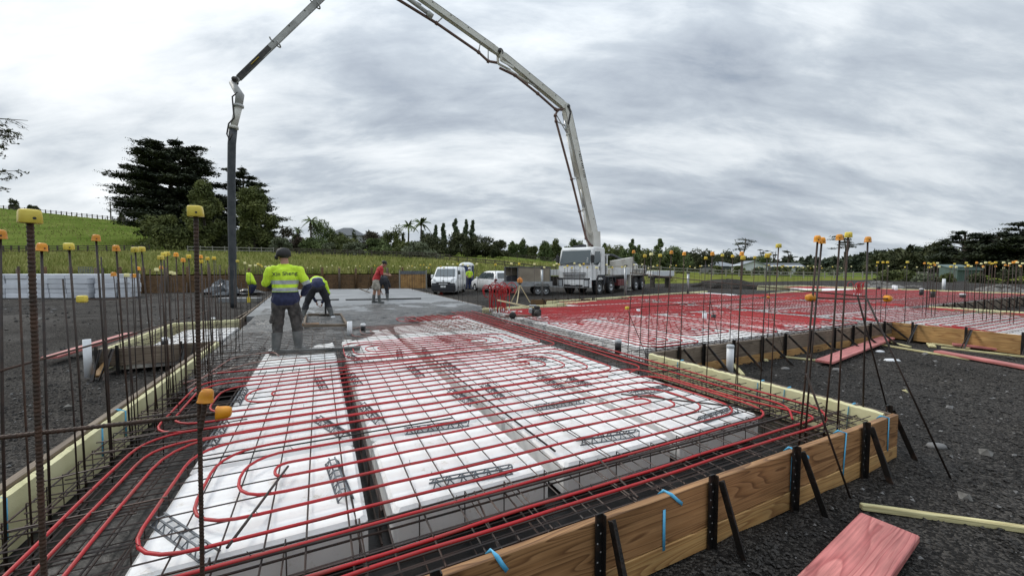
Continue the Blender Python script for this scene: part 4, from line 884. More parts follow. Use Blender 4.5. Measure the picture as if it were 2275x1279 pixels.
hbar(onV(1392, 684, 4.85), onV(1708, 660, 4.85), .0065, 'horizontal bar with yellow caps behind the long weathered plank', False, ((0.0, 'm', 0, .8), (1.0, 'o', 0, .8)))
for (x0, y0, x1, y1, lab) in ((1922, 655, 2112, 1062, 'raking rod from the front corner to the gravel, longest'), (1906, 660, 1985, 960, 'raking rod tied to the outermost corner starter bar'), (1792, 830, 1890, 1108, 'raking rod crossing the front plank down to the gravel')):
    t = onV(x0, y0, 1.75 if y0 < 700 else 1.60); rod('brace_rod', t, G(x1, y1, GZ + .01), .0075, 'rebar_dark', lab, 'steel rod')
for (x0, y0, x1, y1, lab) in ((1395, 690, 1440, 800, 'thin raking rod beside the black capped pipe'), (1578, 668, 1600, 760, 'thin raking rod behind the long weathered plank'), (1703, 664, 1745, 790, 'thin raking rod in front of the middle wing')):
    t = onV(x0, y0, 4.7); rod('brace_rod', t, G(x1, y1, -.2), .005, 'rebar_dark', lab, 'steel rod')
# rows of starter bars far off
SB = {}
for k in 'yomp':
    b = MB(); b.tube([(0, 0, 0), (0, 0, 1.80)], .007, 5); SB[k] = b.mesh('bar', 'rebar_dark')
def far_row(pts, label, group, kinds='pppmy', z0=-.30, cs=1.15):
    for (u, v) in pts:
        k = rnd.choice(kinds); p = S(u + rnd.uniform(-.12, .12), v + rnd.uniform(-.08, .08), z0 + rnd.uniform(-.12, .08)); root = empty('starter_bar', p, rnd.uniform(0, 6), label, 'starter bar', group); root.rotation_euler.x = rnd.gauss(0, .025); root.rotation_euler.y = rnd.gauss(0, .02)
        o = bpy.data.objects.new('bar', SB[k]); COL.objects.link(o); o.parent = root
        c = bpy.data.objects.new('safety_cap', CAPS[k]); COL.objects.link(c); c.parent = root; c.location = (0, 0, 1.77); c.scale = (cs, cs, cs)
def line(a, c, n): return [(lerp(a[0], c[0], i / (n - 1)), lerp(a[1], c[1], i / (n - 1))) for i in range(n)]
far_row(line((-2.3, 29.4), (5.4, 27.5), 20), 'capped starter bar at the far end of the finished concrete', 'starter bars at the far end of the finished concrete')
far_row(line((5.35, 26.5), (5.2, 13.4), 17), 'capped starter bar along the finished concrete, van side', 'starter bars along the finished concrete, van side')
far_row(line((-2.3, 28), (-1.95, 13.2), 16), 'capped starter bar along the finished concrete, hose side', 'starter bars along the finished concrete, hose side')
far_row(line((5.5, 12.4), (8.1, 12.6), 6), 'capped starter bar behind the upright pipe bundle', 'starter bars behind the upright pipe bundle')
far_row(line((8.6, 13.8), (21.2, 16.1), 24), 'capped starter bar along the back edge by the truck', 'starter bars along the back edge by the truck')
far_row(line((22.2, 13.1), (30.3, 14.4), 13), 'capped starter bar at the back beyond the dirt mound', 'starter bars beyond the dirt mound')
far_row(line((31.5, 19.4), (35.1, 18.2), 8) + line((35.0, 17.5), (34.9, 6.3), 17), 'capped starter bar along the farthest edge by the rubble', 'starter bars along the farthest edge')
far_row(line((20.3, 6.2), (34.5, 6.2), 17), 'capped starter bar along the far recess', 'starter bars along the far recess', 'ppmo')
far_row(line((19.6, 5.8), (19.6, -1.2), 9), 'capped starter bar along the edge before the far recess', 'starter bars before the far recess', 'pmo')
far_row(line((-3.2, 9.2), (-3.2, 12.2), 8), 'capped starter bar along the side recess', 'starter bars along the side recess', 'po', z0=-.5)
far_row(line((9.6, 13.3), (9.6, 13.9), 2) + line((8.8, 13.0), (10.4, 13.2), 4), 'capped starter bar in front of the truck bumper', 'starter bars before the truck bumper')
# ------------------------------------------------------------------ standing pipes
def stub(px, pyb, zb, h, r, label, body='pvc_white', cap=None, lean=0.0):
    p = G(px, pyb, zb); root = empty('standing_pipe', p, 0, label, 'pipe'); root.rotation_euler = (0, lean, 0); b = MB()
    b.lathe([(r, 0), (r, h)] + ([(r * .86, h), (r * .86, h - .04)] if not cap else []), 18); b.build('pipe', body, root)
    if cap:
        b = MB(); b.lathe([(r * 1.04, h - .05), (r * 1.10, h - .045), (r * 1.10, h - .01), (r * .9, h + .004), (0, h + .006)], 18); b.build('pipe_cap', cap, root)
stub(777, 748, -.1, .33, .052, 'white standing pipe beside a black one near the workers', lean=.01)
stub(807, 738, -.1, .20, .052, 'short black pipe with white cap near the workers', 'plastic_black', 'pvc_white')
stub(1373, 785, -.12, .24, .055, 'black standing pipe with grey cap at the corner of the inner edge', 'plastic_black', 'pvc_grey')
stub(1621, 832, GZ, .50, .055, 'tall white pipe standing in gravel outside the side edge', 'pvc_white', 'pvc_grey')
stub(197, 838, GZ, .62, .05, 'white standing pipe above dark timber by the side recess')
stub(367, 776, -.14, .22, .05, 'black pipe with white cap in the side recess', 'plastic_black', 'pvc_white')
stub(474, 722, -.14, .20, .05, 'black pipe with white cap behind the left edge starters', 'plastic_black', 'pvc_white')
stub(740, 712, -.10, .12, .055, 'very short black pipe with white cap beside the stooping worker', 'plastic_black', 'pvc_white')
stub(1565, 713, -.1, .22, .06, 'white pipe stub over the red pipe of the middle wing')
stub(1585, 711, -.1, .16, .065, 'black pipe stub beside a white one in the middle wing', 'plastic_black')
stub(1418, 695, -.1, .13, .06, 'small white pipe stub behind the yellow capped cross bar')
stub(1985, 645, -.1, .36, .09, 'pair mate white pipe near the rubble heap')
stub(1990, 646, -.1, .34, .09, 'white pipe beside its twin near the rubble heap')
stub(2096, 645, -.1, .78, .085, 'tallest white pipe before the green shed')
stub(2047, 658, -.1, .42, .09, 'black pipe with white top in the outer wing', 'plastic_black', 'pvc_white')
stub(2072, 662, -.1, .40, .09, 'black pipe with yellow top in the outer wing', 'plastic_black', 'cap_yellow')
stub(2138, 664, -.1, .26, .10, 'low black pipe with white cap before the far recess', 'plastic_black', 'pvc_white')
stub(1952, 644, -.1, .25, .10, 'low dark pipe left of the twin white pipes', 'plastic_black')
# ------------------------------------------------------------------ red pipe manifolds
def bundle(p, n, h, w, label, cols):
    root = empty('pipe_bundle', p, YAW, label, 'pipe bundle')
    for k in range(n):
        b = MB(); x = (k / (n - 1) - .5) * w; y = rnd.uniform(-.14, .14); hh = h * rnd.uniform(.82, 1.05); pts = [(x, y, -.05)]; m = 8
        for i in range(1, m): t = i / m; pts.append((x + rnd.uniform(-.012, .012) + .10 * t * math.sin(k * 1.9), y + .06 * t * math.cos(k), hh * t))
        a0 = rnd.uniform(-.5, .5) + (0 if k % 2 else math.pi); rr = rnd.uniform(.10, .2); c = Vector(pts[-1]); turn = rnd.uniform(2.4, 5.2)
        for i in range(1, 13):
            t = turn * i / 12; pts.append((c.x + math.cos(a0) * rr * (1 - math.cos(t)), c.y + math.sin(a0) * rr * (1 - math.cos(t)) * .8, c.z + rr * math.sin(t)))
        b.tube(pts, .0130, 7); b.build('upright_pipe', cols, root)
        if k % 2 == 0:
            b = MB(); b.lathe([(.02, -.05), (.02, .06), (.014, .09)], 8, (x, y, 0)); b.build('pipe_sleeve', 'pvc_white', root)
bundle(G(1110, 690, -.03), 20, .84, .62, 'bundle of red heating pipes standing upright with curled ends beside the tripod', 'pipe_red')
bundle(G(1907, 655, -.03), 12, .60, .34, 'distant bundle of red pipe ends sticking up from the far wing', 'pipe_red')
# ------------------------------------------------------------------ planks and battens on the ground
def gp(x, y, dz=0.0): p = G(x, y, GZ); p.z = max(pad_z(p.x, p.y), GZ) + .008 + dz; return p
flat_plank('plank', G(1974, 1176, -.37), G(1780, 1410, -.38), .29, .045, 'timber_pink', 'big pink treated plank nearest the camera on black gravel')
flat_plank('timber_batten', gp(1912, 1133), gp(2420, 1206), .042, .042, 'timber_batten', 'long pale batten behind the nearest pink plank')
flat_plank('plank', G(1830, 806, -.36), G(1972, 752, -.34), .26, .045, 'timber_pink', 'pink plank below the long weathered plank, beyond the corner group of caps')
flat_plank('plank', gp(2082, 787, .03), gp(2420, 846), .20, .045, 'timber_pink', 'pink plank lying out in the yard, the lower of two')
flat_plank('plank', gp(2115, 771, .04), gp(2420, 800), .18, .045, 'timber_pink', 'pink plank lying out in the yard, the upper of two')
flat_plank('timber_batten', gp(1960, 769), gp(2155, 801), .05, .035, 'timber_batten', 'pale batten lying from the pink plank end over the gravel')
flat_plank('timber_batten', gp(1945, 755), gp(2023, 773), .05, .035, 'timber_batten', 'short pale batten by the end of the pink plank')
flat_plank('timber_batten', gp(2090, 779, .05), gp(2400, 812, .02), .05, .035, 'timber_batten', 'long pale batten between the two pink planks of the yard')
flat_plank('timber_batten', gp(2070, 765), gp(2155, 776), .05, .035, 'timber_batten', 'pale batten behind the upper pink plank of the yard')
flat_plank('timber_offcut', gp(2066, 766), gp(2072, 773), .12, .04, 'timber_batten', 'short pale offcut standing out by the pine plank')
flat_plank('timber_offcut', gp(1745, 795), gp(1845, 806), .06, .03, 'timber_batten', 'weathered offcut at the near end of the middle pink plank')
flat_plank('timber_offcut', gp(1628, 812), gp(1650, 836), .07, .03, 'timber_batten', 'pale wedge offcut at the foot of the tall white pipe')
flat_plank('plank', G(110, 797, -.30), G(292, 742, -.28), .24, .045, 'timber_pink', 'pink plank by the side recess, white pipe in front of it')
flat_plank('timber_brace', G(215, 838, GZ), G(270, 768, -.02), .09, .045, 'timber_pine', 'pale diagonal timber brace leaning on the side recess plank')
flat_plank('plank', G(560, 700, -.25), G(592, 688, -.2), .3, .05, 'timber_pink', 'small pink plank beside the hose end and the concrete')
flat_plank('timber_batten', gp(520, 712), gp(600, 668), .05, .05, 'timber_grey', 'grey batten running past the hose foot')
for k, (x, y, s) in enumerate(((1982, 801, .16), (1955, 782, .10), (2080, 994, .10), (1745, 820, .08), (1860, 822, .09), (120, 690, .1))):
    b = MB(); p = gp(x, y); n = 9; b.loft([[p + Vector((s * kk * (1 + .4 * mnoise.noise(Vector((i, k, z)))) * math.cos(6.283 * i / n), s * .6 * kk * math.sin(6.283 * i / n), z)) for i in range(n)] for z, kk in ((-.01, 1.0), (.02, .8), (.03, .3))])
    tag(b.build('mortar_splash', 'stone_pale' if k > 1 else 'pvc_white'), ('white scrap lying near the middle pink plank', 'grey scrap by the short batten', 'pale stain in the open gravel', 'green grey scrap near the weathered offcut', 'pale scrap in front of the middle pink plank', 'pale splash on the gravel beside the block stack')[k], 'scrap')
for k, (x, y, s, m, lab) in enumerate(((2110, 905, .05, 'stone_pale', 'pale stone chip in the open gravel beyond the longest raking rod'), (2190, 1010, .07, 'rubble', 'grey lump in the gravel near the picture edge'), (1700, 800, .06, 'timber_batten', 'tiny wood chip behind the tall white pipe'), (2010, 870, .04, 'timber_batten', 'tiny wood chip between the raking rods'), (2145, 1110, .05, 'rubble', 'grey lump just behind the long pale batten'), (1905, 1240, .03, 'stone_pale', 'pale chip beside the nearest pink plank'), (150, 905, .05, 'rubble', 'grey lump in the gravel beyond the left edge'), (90, 720, .12, 'rubble', 'grey clod near the pink plank of the side recess'), (330, 720, .10, 'rubble', 'grey clod between side recess and block stack'))):
    b = MB(); rock(b, (0, 0, 0), s); rock(b, (s * .8, s * .4, -.2 * s), s * .7); o = b.build('ground_scrap', m); o.location = gp(x, y); tag(o, lab, 'scrap')
# ------------------------------------------------------------------ polystyrene block stack
YS = 23.3; x0 = -32.6; ks = 0
for c, w in enumerate((1.2, 1.95, 1.25, 1.25, 1.0, 1.3, 1.0, .6)):
    for l in range(5):
        ww = w - .03 + rnd.uniform(-.03, .02); b = MB(); b.box((0, 0, .14), (ww, 1.15, .275), bev=.02); o = b.build('polystyrene_block', 'eps_clean')
        yy = YS + (0 if c < 6 else (c - 5) * .30) + rnd.uniform(-.04, .04); o.location = (x0 + w / 2 + rnd.uniform(-.03, .03), yy, -.36 + l * .28); o.rotation_euler = (0, rnd.uniform(-.006, .006), (0 if c < 6 else .35) + rnd.uniform(-.02, .02))
        tag(o, f'white polystyrene block, {("bottom", "second lowest", "middle", "second highest", "top")[l]} of the {ORD[c]} stack column', 'polystyrene block', 'white polystyrene blocks stacked before the retaining wall')
    x0 += w
b = MB()
for i in range(9): b.box((-.4 + .1 * i, 0, .18), (.02, .02, .34))
for z in (.02, .18, .34): b.box((0, 0, z), (.86, .03, .025))
o = b.build('plastic_crate', 'plastic_grey'); o.location = DY(190, 606, 23.2); tag(o, 'grey slatted plastic crate on top of the white block stack', 'crate')
# ------------------------------------------------------------------ retaining wall
def wall_pt(x): return Vector((x, 24.5 + (x + 33) * .404, 0))
def retaining():
    root = empty('retaining_wall', wall_pt(-20), 0, 'timber pole retaining wall holding back the grass paddock', 'retaining wall'); off = -wall_pt(-20)
    a = wall_pt(-46); c = wall_pt(-8.6); d = (c - a).normalized(); L = (c - a).length; n = Vector((d.y, -d.x, 0))
    for r in range(6):
        t = 0.0
        b = MB()
        while t < L: l = rnd.choice((3.6, 4.8)); q = min(L, t + l - .01); b.beam(a + d * t + off + Vector((0, 0, -.30 + .215 * r)) + n * rnd.uniform(0, .01), a + d * q + off + Vector((0, 0, -.30 + .215 * r)), .05, .205); t += l
        b.build('wall_plank', 'timber_rust', root)
    k = 0; t = .6
    while t < L:
        b = MB(); h = 1.42 + rnd.uniform(-.05, .1); p = a + d * t + off + n * .12; b.lathe([(.10, -.45), (.095, h - .05), (.07, h)], 8, p); b.build('wall_post', 'timber_rust' if k % 3 else 'timber_grey', root)
        t += 1.25; k += 1
retaining()
b = MB()
for k in range(11): b.box((-.9 + .18 * k, 0, .55), (.165, .03, 1.1))
b2 = b; root = empty('timber_hoarding', DY(918, 640, 30.5), 0.1, 'upright timber panel between grey posts in front of the retaining wall', 'panel')
b.build('panel_boards', 'timber_pine', root)
b = MB(); b.box((0, -.03, 1.22), (1.9, .05, .26)); b.build('top_rail', 'plastic_grey', root)
for s in (-1, 1): b = MB(); b.box((s * 1.02, -.02, .68), (.10, .08, 1.5)); b.build('post', 'fence_pale', root)
# ------------------------------------------------------------------ small gear
def laser():
    p = G(1155, 672, -.02); root = empty('laser_tripod', p, 0, 'orange laser level on a pale three legged tripod beside the red pipe bundle', 'laser level'); h = .82
    for k, a in enumerate((.15, 2.6, 4.4)):
        b = MB(); b.beam((0, 0, h - .1), (.42 * math.cos(a), .42 * math.sin(a), 0), .035, .028); b.build('leg', 'laser_leg', root)
    b = MB(); b.box((0, 0, h - .06), (.12, .12, .05), bev=.01); b.build('tripod_head', 'steel_dark', root)
    b = MB(); b.box((0, 0, h + .07), (.22, .16, .18), bev=.03, taper=.8); b.lathe([(.06, .15), (.06, .2), (.02, .23)], 10, (0, 0, h - .02)); b.build('laser_head', 'laser_orange', root)
laser()
def screed():
    p = G(1182, 707, -.04); root = empty('screed_machine', p, .05, 'small petrol screed machine with long pale handles lying on the mesh by the pipe bundle', 'screed machine')
    b = MB(); b.box((.12, 0, .17), (.26, .24, .2), bev=.03); b.lathe([(.09, 0), (.09, .12)], 12, (.12, -.20, .17), Matrix(((1, 0, 0), (0, 0, -1), (0, 1, 0)))); b.box((.14, 0, .31), (.16, .16, .09), bev=.02); b.build('engine', ['steel_dark'], root)
    b = MB(); b.box((-.04, .02, .22), (.10, .22, .16), bev=.02); b.box((.02, .0, .36), (.2, .1, .04), bev=.01); b.build('fuel_tank', 'galvanised', root)
    b = MB()
    for s in (0, .13): b.beam((.1, s, .28), (-.95, .35 + s, .48), .03, .03)
    b.beam((-.95, .35, .48), (-.95, .48, .48), .03, .03); b.build('handle', 'laser_leg', root)
    b = MB(); b.beam((-.75, -.02, .08), (.2, -.02, .08), .10, .05); b.beam((-.9, .1, .03), (-.1, .1, .05), .04, .03); b.build('frame', 'machine_red', root)
    b = MB(); b.lathe([(.03, -.03), (.09, -.03), (.10, 0), (.09, .03), (.03, .03)], 14, (-.55, -.08, .1), Matrix(((1, 0, 0), (0, 0, -1), (0, 1, 0)))); b.build('wheel', 'steel_dark', root)
screed()
# a hi-vis jacket hung on a stake with a yellow shovel
def jacket():
    p = G(552, 650, GZ); p = DY(552, 650, 20.0); p.z = -.35; root = empty('tool_stake', p, 0, 'yellow handled shovel standing upright beside a steel stake near the hose', 'shovel')
    b = MB(); b.tube([(0, 0, 0), (.02, 0, 1.4)], .022, 8); b.build('shaft', 'cap_lime', root); b = MB(); b.box((0, 0, .1), (.2, .03, .28), bev=.01); b.build('blade', 'cap_lime', root)
    o = empty('work_jacket', p + Vector((.06, -.05, .0)), 0, 'lime work jacket with navy hem hung on the shovel near the hose', 'jacket')
    rings = []
    for z, w, d, x in ((1.5, .05, .05, 0), (1.44, .13, .10, .02), (1.3, .17, .13, .06), (1.1, .21, .15, .12), (.92, .22, .13, .17)):
        rings.append([Vector((x + w * math.cos(t) * (1 + .12 * math.sin(3 * t + z * 9)), d * math.sin(t), z + .03 * math.sin(4 * t))) for t in [6.283 * i / 16 for i in range(16)]])
    b = MB(); b.loft(rings); b.build('jacket_body', 'hivis', o)
    rings = []
    for z, w, d, x in ((.95, .205, .12, .17), (.75, .19, .11, .17), (.5, .12, .08, .12), (.42, .05, .05, .09)):
        rings.append([Vector((x + w * math.cos(t) * (1 + .12 * math.sin(3 * t + z * 9)), d * math.sin(t), z)) for t in [6.283 * i / 16 for i in range(16)]])
    b = MB(); b.loft(rings); b.build('jacket_hem', 'navy', o)
jacket()
def lump(name, p, r, h, m, label, cat, rough=.35, n=18, kind=None, ell=1.0, seed=0):
    b = MB(); rings = []
    for k in range(7):
        t = k / 6; rr = r * math.cos(t * math.pi / 2 * .97); zz = h * math.sin(t * math.pi / 2)
        rings.append([Vector((rr * math.cos(a) * (1 + rough * mnoise.noise(Vector((math.cos(a) * 2, math.sin(a) * 2, seed + t * 3)))), ell * rr * math.sin(a) * (1 + rough * mnoise.noise(Vector((math.cos(a) * 2 + 5, math.sin(a) * 2, seed + t * 3)))), zz * (1 + rough * .6 * mnoise.noise(Vector((math.cos(a) * 3, math.sin(a) * 3, seed + 7)))) - .05)) for a in [6.283 * i / n for i in range(n)]])
    b.loft(rings, sm=rough < .3); o = b.build(name, m); o.location = p; return tag(o, label, cat, kind=kind)
lump('sheeting_heap', DY(494, 652, 24.5) , .8, .8, 'sheeting', 'crumpled heap of grey plastic sheeting before the retaining wall', 'plastic sheeting', .8, 26, seed=3)
lump('sheeting_heap', DY(540, 650, 25.5), 1.1, .30, 'plastic_black', 'low black heap of plastic behind the hanging hose', 'plastic sheeting', .7, 22, seed=8)
b = MB(); b.box((0, 0, .12), (2.0, .5, .24), bev=.02); o = b.build('concrete_kerb', 'concrete_smooth'); o.location = DY(535, 662, 20.5); o.location.z = -.4; tag(o, 'pale concrete block lying behind the hose foot', 'concrete block')
lump('dirt_mound', DY(1612, 640, 36), 2.6, .85, 'gravel', 'dark dirt mound at the edge of the grass beyond the middle wing', 'dirt mound', .3, 22, ell=1.2, seed=1)
lump('dirt_mound', gp(2190, 772), .55, .16, 'gravel', 'small black gravel heap by the fresh pine plank', 'dirt mound', .3, 18, ell=.6, seed=11)
def rubble(p, r, h, n, label, seed):
    b = MB(); rings = []
    for k in range(7):
        t = k / 6; rings.append([Vector((r * .95 * math.cos(t * 1.5) * math.cos(a) * (1 + .4 * mnoise.noise(Vector((math.cos(a) * 2, math.sin(a) * 2, seed + t * 3)))), r * .95 * math.cos(t * 1.5) * math.sin(a), h * .75 * math.sin(t * 1.57) * (1 + .3 * mnoise.noise(Vector((math.cos(a) * 3, math.sin(a) * 3, seed)))) - .05)) for a in [6.283 * i / 20 for i in range(20)]])
    b.loft(rings, sm=False)
    for _ in range(n * 2):
        a = rnd.uniform(0, 6.28); t = rnd.random(); rr = r * t; rock(b, (rr * math.cos(a), rr * math.sin(a), max(0, h * math.cos(t * math.pi / 2) * .85)), rnd.uniform(.08, .24) * r / 2.6)
    o = b.build('rubble', 'rubble'); o.location = p; tag(o, label, 'rubble heap', kind='stuff')
rubble(DY(1950, 646, 36.5) , 2.3, .95, 150, 'grey rubble heap behind the far wing, nearest the twin white pipes', 2)
rubble(DY(2030, 646, 37.5) , 1.9, .5, 120, 'low grey rubble heap before the green shed', 5)
rubble(DY(2225, 656, 30.5) , 1.8, .9, 150, 'grey rubble heap at the far right under the big dark trees', 9)
b = MB(); b.lathe([(.16, 0), (.16, .03), (.12, .03), (.03, .45), (.025, .45)], 12); o = b.build('traffic_cone', 'cone_red'); o.location = DY(980, 652, 26); o.location.z = -.36; tag(o, 'small red cone on gravel in front of the white van', 'traffic cone')
for k, (x, y, s) in enumerate(((957, 660, .5), (1015, 673, .5), (972, 664, .25))):
    p = G(x, y, -.36); b = MB(); b.box((0, 0, .03), (s, s * .4, .06), bev=.02); o = b.build('timber_offcut', 'pvc_white' if k < 2 else 'timber_batten'); o.location = p; o.rotation_euler = (0, 0, -.2 + k); tag(o, ('white crumpled wrap on the gravel before the van', 'white strip on the gravel before the pipe bundle', 'pale offcut beside the white wrap')[k], 'offcut')
for (x, y0, y1, Y, lab) in ((1204, 596, 656, 19.6, 'short galvanised post with a dark hinge beside the trailer'), (1389, 590, 655, 19.2, 'galvanised post standing before the truck deck'), (1528, 606, 652, 22, 'pale short post at the end of the white tray')):
    p = DY(x, y1, Y); q = DY(x, y0, Y); root = empty('steel_post', p, 0, lab, 'post'); b = MB(); b.tube([(0, 0, 0), (0, 0, q.z - p.z)], .06, 10); b.build('post_tube', 'galvanised', root); b = MB(); b.box((0, 0, q.z - p.z), (.16, .14, .07), bev=.01); b.build('post_head', 'steel_dark', root)
# boxing frame, planks and tools around the workers
def wp(x, y, z=-.02): return G(x, y, z)
for (a, c, w, m, lab, nm_) in (((684, 701), (756, 701), .06, 'timber_grey', 'wet plank at the back of the small box frame', 'plank'), ((676, 726), (770, 725), .05, 'timber_grey', 'wet plank at the front of the small box frame', 'plank'), ((672, 724), (709, 723), .06, 'timber_wet', 'short brown plank on the front of the small box frame', 'plank'), ((757, 700), (771, 724), .05, 'timber_grey', 'side plank of the small box frame next to the white pipe', 'plank'), ((680, 702), (676, 725), .05, 'timber_grey', 'side plank of the small box frame next to the standing worker', 'plank'), ((768, 667.5), (936, 664.5), .09, 'concrete_wet', 'long straightedge lying on the fresh concrete at the red shirted worker', 'straightedge'), ((697, 668), (753, 667), .07, 'concrete_wet', 'short float blade in front of the stooping worker', 'float'), ((600, 787), (800, 777), .10, 'concrete_wet', 'mud covered plank under the standing worker', 'plank')):
    zz = -.075 if a[0] == 600 else -.02; p = wp(*a, zz); q = wp(*c, zz); L = (q - p).length; b = MB(); b.box((L / 2, 0, .03), (L, w, .07), bev=.006); o = b.build(nm_, m); o.location = p; d = q - p; o.rotation_euler = (0, 0, math.atan2(d.y, d.x)); tag(o, lab, nm_)
def bull_float():
    p = G(811, 650, .0); q = G(830, 662, .0); root = empty('bull_float', p, 0, 'bull float held tilted by the red shirted worker', 'float'); d = q - p
    b = MB(); e = DY(797, 643, p.y) - p; f_ = DY(829, 655, p.y) - p; b.beam(e + Vector((0, 0, .06)), f_ + Vector((0, 0, .06)), .16, .03); b.build('blade', 'timber_grey', root)
    b = MB(); b.tube([(.05, 0, .05), DY(853, 610, 15.5) - p], .018, 8); b.build('handle', 'steel_dark', root)
bull_float()
# ------------------------------------------------------------------ people: one continuous skin per body, grown from tapered limbs
import numpy as np
from mathutils.bvhtree import BVHTree
class Fig:
    def __init__(self): self.p = []
    def limb(self, a, c, r0, r1, m, ax=1.0, ay=1.0, side=(1, 0, 0)):
        """tapered limb; ax: width factor along 'side', ay: the other way; m: material name or function(point, t)"""
        self.p.append((Vector(a), Vector(c), r0, r1, m, ax, ay, Vector(side))); return self
    def frame(self, q):
        a, c, r0, r1, m, ax, ay, side = q; d = c - a; L = d.length; d = d.normalized() if L > 1e-6 else Vector((0, 0, 1))
        s = side - d * side.dot(d); s = s.normalized() if s.length > 1e-4 else d.orthogonal().normalized()
        return d, s, d.cross(s), L
    def solid(self):
        b = MB(); n = 16
        for q in self.p:
            a, c, r0, r1, m, ax, ay, side = q; d, s, o, L = self.frame(q); rings = []
            k_ = min(ax, ay, 1.0)
            for t in (-1, -.8, -.5, -.2): rings.append((a + d * (t * r0 * k_), r0 * math.sqrt(max(1e-4, 1 - t * t))))
            for t in (0, .25, .5, .75, 1): rings.append((a + d * (L * t), lerp(r0, r1, t)))
            for t in (.2, .5, .8, 1): rings.append((c + d * (t * r1 * k_), r1 * math.sqrt(max(1e-4, 1 - t * t))))
            b.loft([[p + s * (r * ax * math.cos(6.2832 * i / n)) + o * (r * ay * math.sin(6.2832 * i / n)) for i in range(n)] for p, r in rings])
        return b
    def mats_at(self, X):
        """material of the nearest limb for every point"""
        X = np.asarray(X, dtype=float); best = np.full(len(X), 1e9); wi = np.zeros(len(X), int); tt = np.zeros(len(X))
        for i, q in enumerate(self.p):
            a, c, r0, r1, m, ax, ay, side = q; d, s, o, L = self.frame(q); d, s, o, a = (np.array(v[:]) for v in (d, s, o, a))
            w = X - a; t = np.clip(w @ d / max(L, 1e-6), 0, 1); e = w - np.outer(t * L, d)
            v = np.sqrt(((e @ s) / ax) ** 2 + ((e @ o) / ay) ** 2 + (e @ d) ** 2) - (r0 + (r1 - r0) * t)
            k = v < best; best[k] = v[k]; wi[k] = i; tt[k] = t[k]
        out = []
        for k in range(len(X)):
            m = self.p[wi[k]][4]; out.append(m(Vector(X[k]), tt[k]) if callable(m) else m)
        return out
    def build(self, name, parent, voxel=.01, smooth=3):
        o = self.solid().build(name + '_src', 'skin'); md = o.modifiers.new('r', 'REMESH'); md.mode = 'VOXEL'; md.voxel_size = voxel
        sm = o.modifiers.new('s', 'SMOOTH'); sm.factor = .5; sm.iterations = smooth
        dg = bpy.context.evaluated_depsgraph_get(); dg.update(); me = bpy.data.meshes.new_from_object(o.evaluated_get(dg)); bpy.data.objects.remove(o)
        me.name = name; me.materials.clear(); names = []; 
        # cloth folds
        nv = len(me.vertices); co = np.empty(nv * 3); me.vertices.foreach_get('co', co)
        no = np.empty(nv * 3); me.vertices.foreach_get('normal', no); co = co.reshape(-1, 3); no = no.reshape(-1, 3)
        for k, m in enumerate(self.mats_at(co)):
            if m in ('hivis', 'navy', 'trousers_grey', 'trousers_dark', 'shirt_red', 'shorts_khaki', 'reflective'):
                c = co[k]; co[k] = c + no[k] * (mnoise.noise(Vector(c * 9)) * .016 + mnoise.noise(Vector((c[0] * 22, c[1] * 22, c[2] * 11))) * .010)
        me.vertices.foreach_set('co', co.ravel()); me.update(); mi = []
        ce = np.empty(len(me.polygons) * 3); me.polygons.foreach_get('center', ce)
        for m in self.mats_at(ce.reshape(-1, 3)):
            if m not in names: names.append(m)
            mi.append(names.index(m))
        for m in names: me.materials.append(MATS[m])
        me.polygons.foreach_set('material_index', mi); me.polygons.foreach_set('use_smooth', [True] * len(mi)); me.update()
        ob = bpy.data.objects.new(name, me); COL.objects.link(ob); ob.parent = parent; return ob
    def head(self, c, fwd, r=.098, up=(0, 0, 1), neck=None, hairm='hair', cap=False):
        c = Vector(c); f = Vector(fwd).normalized(); u = Vector(up); u = (u - f * u.dot(f)).normalized(); s = f.cross(u)
        def hm(x, t):
            w = x - c; return hairm if (w.dot(u) > .035 - .35 * min(0, w.dot(f) - .02) * -1 and not cap and w.dot(f) < .07) or (w.dot(f) < -.01 and w.dot(u) > -.03) else 'skin'
        self.limb(c + u * .03, c - u * .035 + f * .012, r * .98, r * .78, hm, .82, 1.0, s)
        self.limb(c + f * .098 + u * .012, c + f * .114 - u * .022, .008, .014, 'skin', 1, 1, s)            # nose
        self.limb(c + f * .085 - u * .055 - s * .018, c + f * .085 - u * .055 + s * .018, .011, .011, 'skin')  # mouth
        self.limb(c + f * .062 - u * .092, c + f * .066 - u * .092, .035, .03, 'skin')                          # chin
        for k in (-1, 1): self.limb(c + s * (k * .084) + u * .012, c + s * (k * .088) - u * .025, .016, .013, 'skin', .5, 1.2, s)
        if neck is not None: self.limb(c - u * .07 - f * .02, neck, .056, .062, 'skin')
    def hand(self, wrist, d, palm_n, curl=.6, k=1.0, fr=.0095):
        """palm, four unequal fingers and a thumb leaving the side of the palm; curled by 'curl'"""
        w = Vector(wrist); d = Vector(d).normalized(); n = Vector(palm_n); n = (n - d * n.dot(d)).normalized(); s = d.cross(n)
        self.limb(w, w + d * .075 * k, .030 * k, .036 * k, 'skin', 1.15, .55, s)
        for i, l in enumerate((.068, .078, .074, .058)):
            b0 = w + d * .088 * k + s * ((-.033 + .022 * i) * k); p = b0
            for j in range(3):
                a = curl * (j + 1) * .75; dd = d * math.cos(a) + n * math.sin(a); q = p + dd * l * k * (.44, .32, .26)[j]; self.limb(p, q, fr * (1 - .1 * j), fr * (.92 - .1 * j), 'skin'); p = q
        b0 = w + d * .03 * k - s * .036 * k; q = b0 + (d * .5 - s * .7 + n * .5).normalized() * .038 * k; self.limb(b0, q, fr * 1.25, fr * 1.1, 'skin'); self.limb(q, q + (d * .7 - s * .1 + n * .6).normalized() * .030 * k, fr * 1.1, fr * .95, 'skin')
